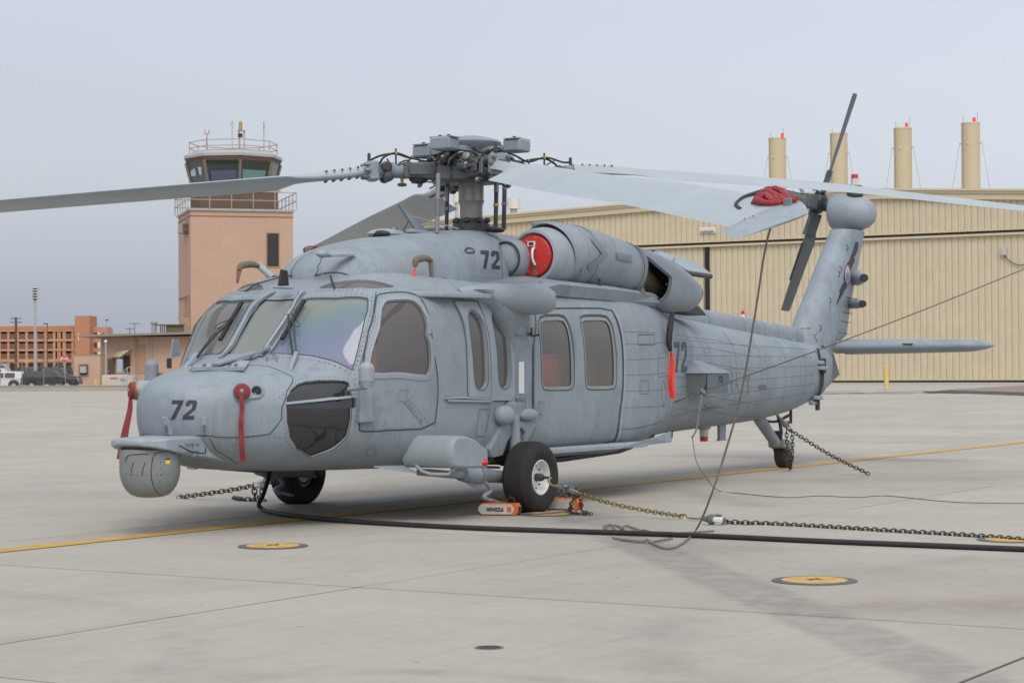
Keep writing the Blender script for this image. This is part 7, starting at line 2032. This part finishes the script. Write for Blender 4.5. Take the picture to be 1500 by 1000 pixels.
MB().lathe([(.0, .058), (.0025, .058)], (-4.63, -5.97, 0), (0, 0, 1), 28).build('hole_lid', mat('hole_dark', (.03, .03, .03), .9), o)
MB().lathe([(.0, .072), (.0015, .072)], (-4.63, -5.97, 0), (0, 0, 1), 28).build('hole_rim', mat('rim_grey', (.16, .155, .145), .9, var=.2, scale=20), o)
# black power cable: from the belly to the apron, then out of frame to the right
c0 = [at(397, 684, y=.35), at(388, 705, y=.75)]
cb = [np.array((.72, .42, .56)), np.array((1.1, .62, .42)), np.array((1.75, .85, .18)), at(382, 730, z=.06), at(378, 738, z=.03)]
tops = at(396, 686, y=.45)
pts = [tops+np.array((0, 0, .08)), tops, at(388, 712, y=.62), at(381, 732, y=.75), at(379.5, 741, z=.022)*1.0]
g_ = [(385, 746), (400, 750), (430, 755), (500, 762), (600, 768), (700, 773), (850, 778), (1000, 783), (1200, 792), (1350, 798), (1500, 804), (1700, 812)]
gpts = [at(x, y, z=.022) for x, y in g_]
first = gpts[0]
drop = [np.array((first[0]+.15, first[1]+.25, .62)), np.array((first[0]+.12, first[1]+.22, .35)), np.array((first[0]+.04, first[1]+.12, .10))]
# drop end hangs straight below the belly socket
sock = at(395, 688, y=float(at(381, 744, z=.02)[1])+.05)
pA = at(394, 690, x=float(first[0])+.1); pA = pA
dpts = [at(397, 684, y=float(first[1])+.15), at(391, 708, y=float(first[1])+.12), at(384, 728, y=float(first[1])+.08), at(379, 738, y=float(first[1])+.06)]
cbl = MB().tube(catmull(dpts+gpts, 8), .021, 10); o = cbl.build('power_cable', HOSE, smooth=True); tag(o, 'thick black power cable hanging from the belly and running right across the apron', 'cable')
# ropes
def rope(pts, r, label, name='rope', m=None, n=8, cat='rope', group=None):
    o = MB().tube(catmull(pts, n), r, 6).build(name, m or ROPE, smooth=True); return tag(o, label, cat, group)
bt = at(1133, 322, y=-5.2)
Rtop = np.array((4.55, 0, 0.))+7.60*np.array((-.669, -.743, 0)); Rtop[2] = 2.33
tp = at(1133, 322, x=float(Rtop[0]))
pth = [at(1132, 321, x=-.55), at(1120, 370, x=-.50), at(1106, 460, x=-.40), at(1085, 580, x=-.2), at(1060, 670, x=0.0), at(1038, 735, x=.2), at(1020, 775, z=.05), at(1000, 795, z=.012), at(978, 803, z=.012), at(955, 795, z=.012), at(948, 790, z=.012), at(940, 792, z=.012), at(900, 788, z=.012)]
rope(pth, .008, 'grey tie-down rope hanging from the near rotor blade tip down to the apron')
MB_r = [(884, 771), (893, 768), (900, 773), (893, 777), (886, 773), (890, 769), (905, 770), (915, 776), (905, 779), (915, 770), (925, 772), (938, 777), (930, 780), (942, 776), (965, 781), (1000, 780), (1045, 777)]
rope([at(x, y, z=.012+.008*(i % 2)) for i, (x, y) in enumerate(MB_r)], .009, 'loose curled grey rope end lying on the apron behind the black cable')
rope([at(897, 787, z=.012), at(920, 791, z=.012), at(945, 794, z=.012), at(968, 791, z=.014), at(985, 788, z=.014)], .008, 'short frayed grey rope end beside the near side of the black cable')
st_ = at(988, 589, y=-1.02); kn = at(1030, 573, y=-1.28)
fr = at(1508, 391, y=-3.2)
rope([st_, at(1003, 583, y=-1.15), kn, kn+(fr-kn)*.33+np.array((0, 0, -.03)), kn+(fr-kn)*.66+np.array((0, 0, -.03)), fr], .007, 'dark tie-down line running from the boom up to the right edge', m=mat('rope_dark', (.10, .09, .075), .9, var=.2, scale=30))
rope([kn, at(1026, 590, y=-1.27), at(1023, 610, y=-1.26), at(1021, 625, y=-1.26), at(1018, 634, y=-1.25), at(1014, 640, y=-1.25)], .012, 'short grey rope tail knotted below the dark tie-down line')
b = MB(); b.torus(kn, .03, .013, Matrix.Rotation(.8, 3, 'X'), 12, 6); b.torus(kn+np.array((.0, .0, -.02)), .025, .012, Matrix.Rotation(1.4, 3, 'Y'), 12, 6); tag(b.build('rope_knot', ROPE, smooth=True), 'knot of grey rope on the dark tie-down line at the boom', 'knot')
rope([at(1014, 640, y=-1.25), at(1020, 675, y=-1.3), at(1035, 700, z=.25), at(1052, 718, z=.02), at(1080, 722, z=.006), at(1150, 728, z=.006), at(1200, 726, z=.006), at(1255, 728, z=.006), at(1300, 726, z=.006), at(1400, 735, z=.006), at(1520, 737, z=.006)], .0042, 'thin grounding wire trailing from the boom across the apron', 'ground_wire', mat('wire_grey', (.09, .085, .075), .6), cat='wire')
# chains: real links along a sagging path
def chain(pts, label, link=.045, r=.0055, m=CHAINM, name='tie_down_chain'):
    P = catmull(pts, 12); seg = [np.linalg.norm(c-a) for a, c in zip(P, P[1:])]; cum = np.concatenate([[0], np.cumsum(seg)])
    b = MB(); s_ = 0; i = 0
    while s_ < cum[-1]:
        k = min(np.searchsorted(cum, s_, side='right')-1, len(seg)-1); u = (s_-cum[k])/(seg[k]+1e-9)
        c = P[k]+(P[k+1]-P[k])*u; t = V3(P[k+1]-P[k]).normalized(); q = t.orthogonal().normalized(); e = t.cross(q)
        if i % 2: q, e = e, -q
        R_ = Matrix((t, q, e)).transposed() @ Matrix.Rotation(.3, 3, 'X')
        b.torus(c, link*.42, r, R_, 10, 4, 1.45); s_ += link*.86; i += 1
    return b, label, name, m
def chain_obj(pts, label, parts=(), **k):
    b, lb, nm, m = chain(pts, label, **k)
    o = empty(nm, pts[0], 0, label, 'chain', 'steel tie-down chains'); b.build('chain_links', m, o, smooth=True)
    return o
def tension(o, p, q, m=WHITE):
    p, q = V3(p), V3(q); d = (q-p); ln = d.length; dn = d.normalized(); n = dn.orthogonal().normalized()
    MB().lathe([(0, .018), (ln*.3, .032), (ln*.35, .045), (ln*.5, .045), (ln*.55, .03), (ln, .022)], p, dn, 10).build('tensioner', STEEL, o, smooth=True, angle=30)
    MB().cbox(p+d*.72, (.10, .06, .05), .012, d.to_track_quat('X', 'Z').to_matrix()).build('chain_grab', m, o)
    MB().cbox(p+d*.72+Vector((0, 0, .035)), (.06, .015, .03), .004, d.to_track_quat('X', 'Z').to_matrix()).build('release_lever', STEEL, o)
hubp = np.array((3.43, -1.58, .325))
A1 = np.array((3.58, -1.85, .22))
mid1 = at(862, 722, y=-2.0)
hk = [hubp, at(805, 707, y=-1.72), at(815, 713, y=-1.8)]
e1 = at(995, 755, z=.03)
o = chain_obj([at(845, 722, y=-1.95), at(900, 738, z=.12), at(950, 748, z=.06), at(1000, 756, z=.03)], 'chain from the near wheel hub to the hook on the apron', m=CHAINY)
MB().tube(catmull([hubp, at(803, 703, y=-1.66), at(808, 710, y=-1.72), at(816, 712, y=-1.78)], 5), .010, 6).build('chain_hook', BRASS, o, smooth=True)
tension(o, at(814, 711, y=-1.76), at(846, 722, y=-1.95), STEEL)
rnd2 = random.Random(3)
hang_ = [at(846, 722, y=-1.95), at(838, 735, y=-1.9), at(836, 748, z=.03), at(846, 752, z=.01), at(860, 753, z=.01)]
b, *_ = chain(hang_, ''); b.build('chain_tail', CHAINM, o, smooth=True)
b, *_ = chain([at(850, 722, y=-1.97), at(851, 735, y=-1.97), at(853, 747, z=.04), at(866, 753, z=.01)], ''); b.build('chain_tail', CHAINM, o, smooth=True)
b = MB()
for k in range(10):
    b.torus(at(822+rnd2.uniform(0, 26), 713+rnd2.uniform(0, 12), y=-1.88), .02, .006, Matrix.Rotation(rnd2.uniform(0, 3), 3, 'XYZ'[k % 3]), 9, 4, 1.3)
tag(b.build('chain_bundle', CHAINM, o, smooth=True), kind='stuff')
o = chain_obj([at(1062, 764, z=.02), at(1150, 768, z=.012), at(1300, 777, z=.012), at(1420, 784, z=.012), at(1520, 792, z=.012)], 'long chain lying on the apron towards the right edge', link=.052, r=.0065)
tension(o, at(1028, 759, z=.05), at(1062, 762, z=.04), WHITE)
b = MB(); b.torus(at(1021, 759, z=.02), .028, .007, None, 12, 5, 1.4); b.build('chain_ring', STEEL, o, smooth=True)
MB().tube(catmull([at(995, 755, z=.03), at(1003, 753, z=.05), at(1008, 758, z=.02), at(1018, 759, z=.02)], 5), .008, 6).build('chain_hook', CHAINY, o, smooth=True)
TC = at(1136, 604, y=-.33)
ce_ = at(1275, 695, z=.01)
m1 = at(1158, 630, y=-.6)
o = chain_obj([m1, m1*.5+ce_*.5+np.array((0, 0, -.03)), ce_], 'chain slanting from the tail boom down to the apron', link=.052, r=.0065)
MB().tube([TC, TC*.6+m1*.4], .012, 6).build('chain_hook', STEEL, o, smooth=True)
tension(o, TC*.6+m1*.4, m1, STEEL)
tw_ = at(1152, 632, y=-.5)
for dx in (0, 8):
    b, *_ = chain([at(1152+dx, 632+dx*.5, y=-.5), at(1153+dx, 650, y=-.5), at(1156+dx*.4, 672, y=-.5), at(1158, 686, z=.02)], '', link=.052, r=.0065); b.build('chain_tail', CHAINM, o, smooth=True)
WF = np.array((3.43, 1.6, .33))
o = chain_obj([at(263, 728, z=.015), at(300, 723, y=2.6), at(340, 717, y=2.3), at(374, 710, y=2.0)], 'chain from the far main wheel reaching the apron under the turret', link=.062, r=.007)
MB().cbox(at(380, 708, y=1.9), (.12, .08, .09), .02).build('chain_grab', WHITE, o)
MB().lathe([(0, .035), (.12, .035)], at(388, 704, y=1.75), (0, -1, 0), 10).build('tensioner', STEEL, o, smooth=True)
for pts in ([at(372, 712, y=2.0), at(373, 722, y=2.0), at(373, 731, z=.015)], [at(385, 712, y=1.9), at(383, 724, y=1.9), at(378, 731, z=.015)], [at(342, 729, z=.015), at(355, 731, z=.02), at(385, 732, z=.015)]):
    b, *_ = chain(pts, '', link=.06, r=.008); b.build('chain_tail', CHAINM, o, smooth=True)
# wheel chocks
ua = Vector((0, 1, 0))
def chock(x0, y0, label, lettering=True):
    o = empty('wheel_chock', (x0, y0, 0), 0, label, 'wheel chock', 'orange and white wheel chocks')
    h, dd, ww = .105, .12, .34
    prof = [(-.06, .0), (.06, .0), (.075, .05), (.05, .10), (-.05, .105), (-.075, .05)]
    return o
def chock_geo(o, c, L_, ax, hgt=.11, dep=.13, letter=False):
    """bar shaped chock: white lozenge face, orange ends with a square hole"""
    c = V3(c); ax = V3(ax).normalized(); dn = Vector((-ax.y, ax.x, 0)); R_ = Matrix((ax, dn, Vector((0, 0, 1)))).transposed()
    def Pt(x, y, z): return c + R_ @ Vector((x, y, z))
    hz = hgt/2
    pr = [(-L_/2+.02, 0), (L_/2-.02, 0), (L_/2, .03), (L_/2, hgt-.03), (L_/2-.02, hgt), (-L_/2+.02, hgt), (-L_/2, hgt-.03), (-L_/2, .03)]
    MB().loft([[Pt(x, y, z+.002) for x, z in pr] for y in (-dep/2, dep/2)]).build('chock_body', ORANGE, o, bevel=.006)
    pf = []
    for k in range(16):
        a = 2*math.pi*k/16; pf.append(((L_/2-.055)*(1 if math.cos(a) > 0 else -1)+.045*math.cos(a), hz+.002+(hz-.008)*math.sin(a)))
    MB().loft([[Pt(x-.02, -dep/2-.001, z) for x, z in pf], [Pt(x-.02, -dep/2-.010, z) for x, z in pf]]).build('chock_face', CHW, o, bevel=.002)
    if letter:
        tv, tt = text_polys('PZSN00', .046, .002, 1.05); mw = max(v[0] for v in tv)
        MB().add([Pt(-.03-(v[0]-mw/2), -dep/2-.0125, hz+.016-v[1]) for v in tv], tt).build('lettering', BLACK, o)
        MB().add([Pt(x, -dep/2-.012, z) for x, z in ((.085, .035), (.125, .035), (.125, .08), (.085, .08))], [(0, 1, 2, 3)]).build('face_window', ORANGE, o)
    for s_ in (-1, 1):
        MB().box(Pt(s_*(L_/2+.0005), 0, hz), (.012, .055, .05), R_).build('end_hole', BLACK, o)
    MB().tube([Pt(L_/2-.05, .0, hgt), Pt(L_/2-.05, 0, hgt+.04), Pt(L_/2-.09, 0, hgt+.055), Pt(L_/2-.12, 0, hgt+.02)], .012, 6).build('rope_loop', HOSE, o, smooth=True)
cA = at(740, 752, z=0); 
o = empty('wheel_chock', (cA[0], cA[1], 0), 0, 'orange wheel chock with a white stencilled face in front of the near wheel', 'wheel chock', 'orange and white wheel chocks')
chock_geo(o, (2.96, -1.32, 0), .36, (.25, -.97, 0), letter=True)
o = empty('wheel_chock', (3.85, -1.4, 0), 0, 'orange wheel chock behind the near wheel beside the hanging chain', 'wheel chock', 'orange and white wheel chocks')
chock_geo(o, (3.86, -1.46, 0), .36, (.1, -.99, 0))
rope([at(770, 752, z=.015), at(790, 753, z=.012), at(815, 751, z=.012), at(833, 748, z=.012), at(836, 742, z=.06)], .012, 'short grey rope joining the two orange wheel chocks', m=mat('rope_grey', (.12, .115, .11), .9, var=.2, scale=30))
# ------------------------------------------------------------------ removable covers and streamers
# engine inlet plug
o = empty('inlet_plug', (4.42, -.8, 2.45), 0, 'red engine inlet plug with a handle in the near engine', 'inlet cover')
b = MB(); R = []
pl = []
for k in range(48):
    a = 2*math.pi*k/48; r = .222
    y = r*math.cos(a); z = r*math.sin(a)*1.0
    # kidney shape: pushed in on the inboard side by the gearbox bulge
    dy = max(0, .10*math.exp(-((z+.02)/.085)**2)) if math.cos(a) > .0 else 0
    pl.append((y-dy, z))
for x, k in ((4.60, .90), (4.435, .93), (4.425, .90), (4.42, .84)):
    R.append([(x, -.8+y*k, 2.45+z*k) for y, z in pl])
b.loft(R); b.build('plug_body', mat('plug_red', (.50, .025, .022), .5, var=.12, scale=10), o, smooth=True, angle=40)
MB().tube(catmull([(4.42, -.82, 2.53), (4.37, -.83, 2.50), (4.37, -.83, 2.42), (4.40, -.84, 2.36)], 5), .013, 8).build('plug_handle', WHITE, o, smooth=True)
MB().box((4.415, -.83, 2.33), (.008, .05, .16)).build('plug_strap', mat('strap_tan', (.22, .09, .06), .8), o)
for z, w_ in ((2.57, .09),): 
    MB().cbox((4.415, -.79, z), (.008, w_, .05), .003).build('plug_label', WHITE, o)
    MB().cbox((4.410, -.79, z), (.006, w_*.6, .03), .002).build('label_print', BLACK, o)
for k in range(9):
    a = 2*math.pi*k/9+.3; MB().ell((4.417, -.82+.155*math.cos(a), 2.45+.175*math.sin(a)), (.006, .009, .009), 8, 5).build('stud', BRASS, o)
# nose sensor covers with red streamers
def cap(c, ax, r, label, stream, name='sensor_cover', w0=.035, w1=.035):
    o = empty(name, c, 0, label, 'sensor cover'); ax = Vector(ax).normalized()
    MB().lathe([(0, r), (.035, r), (.045, r*.8), (.047, .01)], c, ax, 24).build('cap_disc', REDD, o, smooth=True, angle=40)
    MB().lathe([(.045, r*.33), (.052, r*.3), (.056, r*.1)], c, ax, 14).build('cap_button', STEEL, o, smooth=True)
    MB().torus(V3(c)+ax*.0, r*1.02, .008, ax.to_track_quat('Z', 'Y').to_matrix(), 24, 5).build('cap_ring', STEEL, o, smooth=True)
    L_, R_ = [], []
    n = len(stream)
    P = catmull(stream, 5)
    side = Vector((CR[0], CR[1], 0)).normalized() if True else None
    vs = []
    for i, p in enumerate(P):
        w = w0+(w1-w0)*i/(len(P)-1); wob = .006*math.sin(i*.9)
        nn = Vector((-_fh[0], -_fh[1], 0))
        vs += [V3(p)-side*w/2+nn*wob, V3(p)+side*w/2+nn*(wob+.004*math.sin(i*.5)), V3(p)+side*w/2+nn*(wob-.004), V3(p)-side*w/2+nn*(wob-.004)]
    k = len(P); b = MB(); b.loft([vs[4*i:4*i+4] for i in range(k)]); b.build('streamer', RED if name == 'sensor_cover' and r < .06 else REDD, o, smooth=True, angle=50)
    return o
axp = Vector((-.80, -.60, .05))
c1p = V3(surf(*Q1(541, 538), .0)) + axp.normalized()*.045
st = [c1p+axp.normalized()*.055+Vector((0, 0, -.02)), c1p+Vector((-.045, -.035, -.15)), at(353, 620, y=float(c1p.y)-.03), at(354, 650, y=float(c1p.y)-.02), at(356, 677, y=float(c1p.y)-.0)]
cap(c1p, axp, .062, 'dark red round cap and long red streamer on the port nose sensor', st, w0=.036, w1=.044)
axs = tube_ax
c2p = V3(tubc)+axs*.02
st = [c2p+axs*.03+Vector((0, 0, -.03)), at(190, 600, y=float(c2p.y)), at(182, 640, y=float(c2p.y)), at(178, 672, y=float(c2p.y))]
cap(c2p, axs, .072, 'dark red cap with a long dark red streamer on the far side of the nose', st, w0=.025, w1=.085)
# pitot covers in olive canvas with red ends
def pitot(label, mast, top, tip, rib, rr=.023):
    o = empty('pitot_cover', mast[0], 0, label, 'pitot cover', 'olive canvas pitot covers on the roof')
    MB().tube(mast, rr, 10).build('cover_sleeve', CANVAS, o, smooth=True)
    MB().tube(catmull(top, 5), [rr*.9+(rr*1.5-rr*.9)*math.sin(math.pi*i/(5*(len(top)-1))) for i in range(5*(len(top)-1)+1)], 10).build('cover_hood', CANVAS, o, smooth=True)
    MB().tube(catmull(rib, 5), [max(.010, rr*.55*(.7+1.3*i/(5*(len(rib)-1)))) for i in range(5*(len(rib)-1)+1)], 6).build('streamer', tip, o, smooth=True)
y0 = -.80
pitot('olive canvas pitot cover with a bright red streamer above the near cockpit door', [at(634, 415, y=y0), at(631, 384, y=y0)], [at(632, 382, y=y0), at(622, 378, y=y0), at(610, 381, y=y0), at(608, 390, y=y0)], ORED, [at(608, 391, y=y0), at(606, 405, y=y0), at(604, 420, y=y0), at(603, 430, y=y0)])
y0 = .78
pitot('olive canvas pitot cover with a faded streamer on the far side of the roof', [at(396, 407, y=y0), at(379, 389, y=y0)], [at(380, 390, y=y0), at(368, 387, y=y0), at(354, 389, y=y0), at(350, 396, y=y0)], mat('streamer_faded', (.22, .13, .11), .9), [at(350, 397, y=y0), at(349, 404, y=y0), at(348, 412, y=y0), at(348, 415, y=y0)][::-1])
# black strap and bright red streamer below the near engine
y0 = -1.16
o = empty('flag_streamer', at(984, 460, y=y0), 0, 'black strap ending in a bright red warning streamer below the near engine exhaust', 'streamer')
MB().tube(catmull([at(986, 458, y=y0), at(982, 478, y=y0), at(980, 500, y=y0), at(982, 514, y=y0)], 5), [.018+.018*math.sin(i*.2) for i in range(16)], 8).build('strap', BLACK, o, smooth=True)
MB().tube([at(984, 458, y=y0), at(980, 470, y=y0), at(978, 482, y=y0)], .014, 6).build('strap_loop', BLACK, o, smooth=True)
b = MB(); R = []
for i, (x, y, w) in enumerate(((983, 515, .02), (984, 522, .035), (985, 532, .045), (984, 545, .05), (983, 558, .05), (984, 570, .055), (985, 580, .05), (985, 584, .03))):
    c = V3(at(x, y, y=y0)); s_ = Vector((CR[0], CR[1], 0)); n_ = Vector((-_fh[0], -_fh[1], 0))
    w *= .62; R.append([c-s_*w+n_*.01*math.sin(i), c+s_*w*.2+n_*.022, c+s_*w+n_*.008*math.cos(i), c+s_*w*.2-n_*.01])
b.loft(R); b.build('streamer_ribbon', mat('fluorescent_red', (.85, .045, .03), .6, var=.1, scale=20), o, smooth=True, angle=60)
# red padded clamp on the near rotor blade tip and at the far blade
def blade_pt(key, r, s, up):
    dx, dy = DIRS[key]; rr = [z[0] for z in ZR[key]]; zz = [z[1] for z in ZR[key]]
    p0, p1 = PIT[key]; pit = math.radians(p0+(p1-p0)*(r-1)/7)
    return Vector((4.55, 0, float(pchip(rr, zz, r))))+Vector((dx, dy, 0))*r+Vector((-dy, dx, 0))*(s*math.cos(pit)-up*math.sin(pit))+Vector((0, 0, s*math.sin(pit)+up*math.cos(pit)))
o = empty('blade_clamp', blade_pt('B', 7.6, 0, .05), 0, 'crumpled red padded blade clamp lying on the near rotor blade tip', 'blade clamp')
rnd3 = random.Random(11)
for k in range(5):
    s0 = .10-.042*k
    P = [blade_pt('B', 7.12+.06*k, s0, .035), blade_pt('B', 7.26+.05*k, s0+.02, .06+rnd3.uniform(0, .015)), blade_pt('B', 7.45, s0+.02+rnd3.uniform(-.02, .02), .05+rnd3.uniform(0, .02)), blade_pt('B', 7.62, s0*.8, .045+rnd3.uniform(0, .01)), blade_pt('B', 7.76+rnd3.uniform(-.05, .05), s0*.6+.03, .04)]
    MB().tube(catmull(P, 4), [.014+.008*math.sin(math.pi*i/16)+.004*math.sin(i*2.3+k) for i in range(17)], 10).build('pad_fold', RED, o, smooth=True)
MB().tube(catmull([blade_pt('B', 7.08, .15, .035), blade_pt('B', 7.08, .0, .035), blade_pt('B', 7.2, -.12, .03), blade_pt('B', 7.38, -.17, .025)], 5), .014, 8).build('clamp_strap', BLACK, o, smooth=True)
MB().cbox(blade_pt('B', 7.80, .0, .045), (.03, .06, .06), .008).build('buckle', STEEL, o)
MB().tube([blade_pt('B', 7.6, -.27, 0), blade_pt('B', 7.6, -.27, -.06)], .015, 6).build('tie_ring', STEEL, o)
o = empty('blade_clamp', blade_pt('C', 7.9, 0, 0), 0, 'dark red blade clamp on the far drooping rotor blade tip behind the cowling', 'blade clamp')
MB().cbox(at(459, 366, y=5.9), (.14, .28, .10), .02, Matrix.Rotation(-.3, 3, 'Y')).build('pad', REDD, o)
MB().cbox(at(452, 368, y=5.85), (.05, .10, .10), .01).build('buckle', STEEL, o)
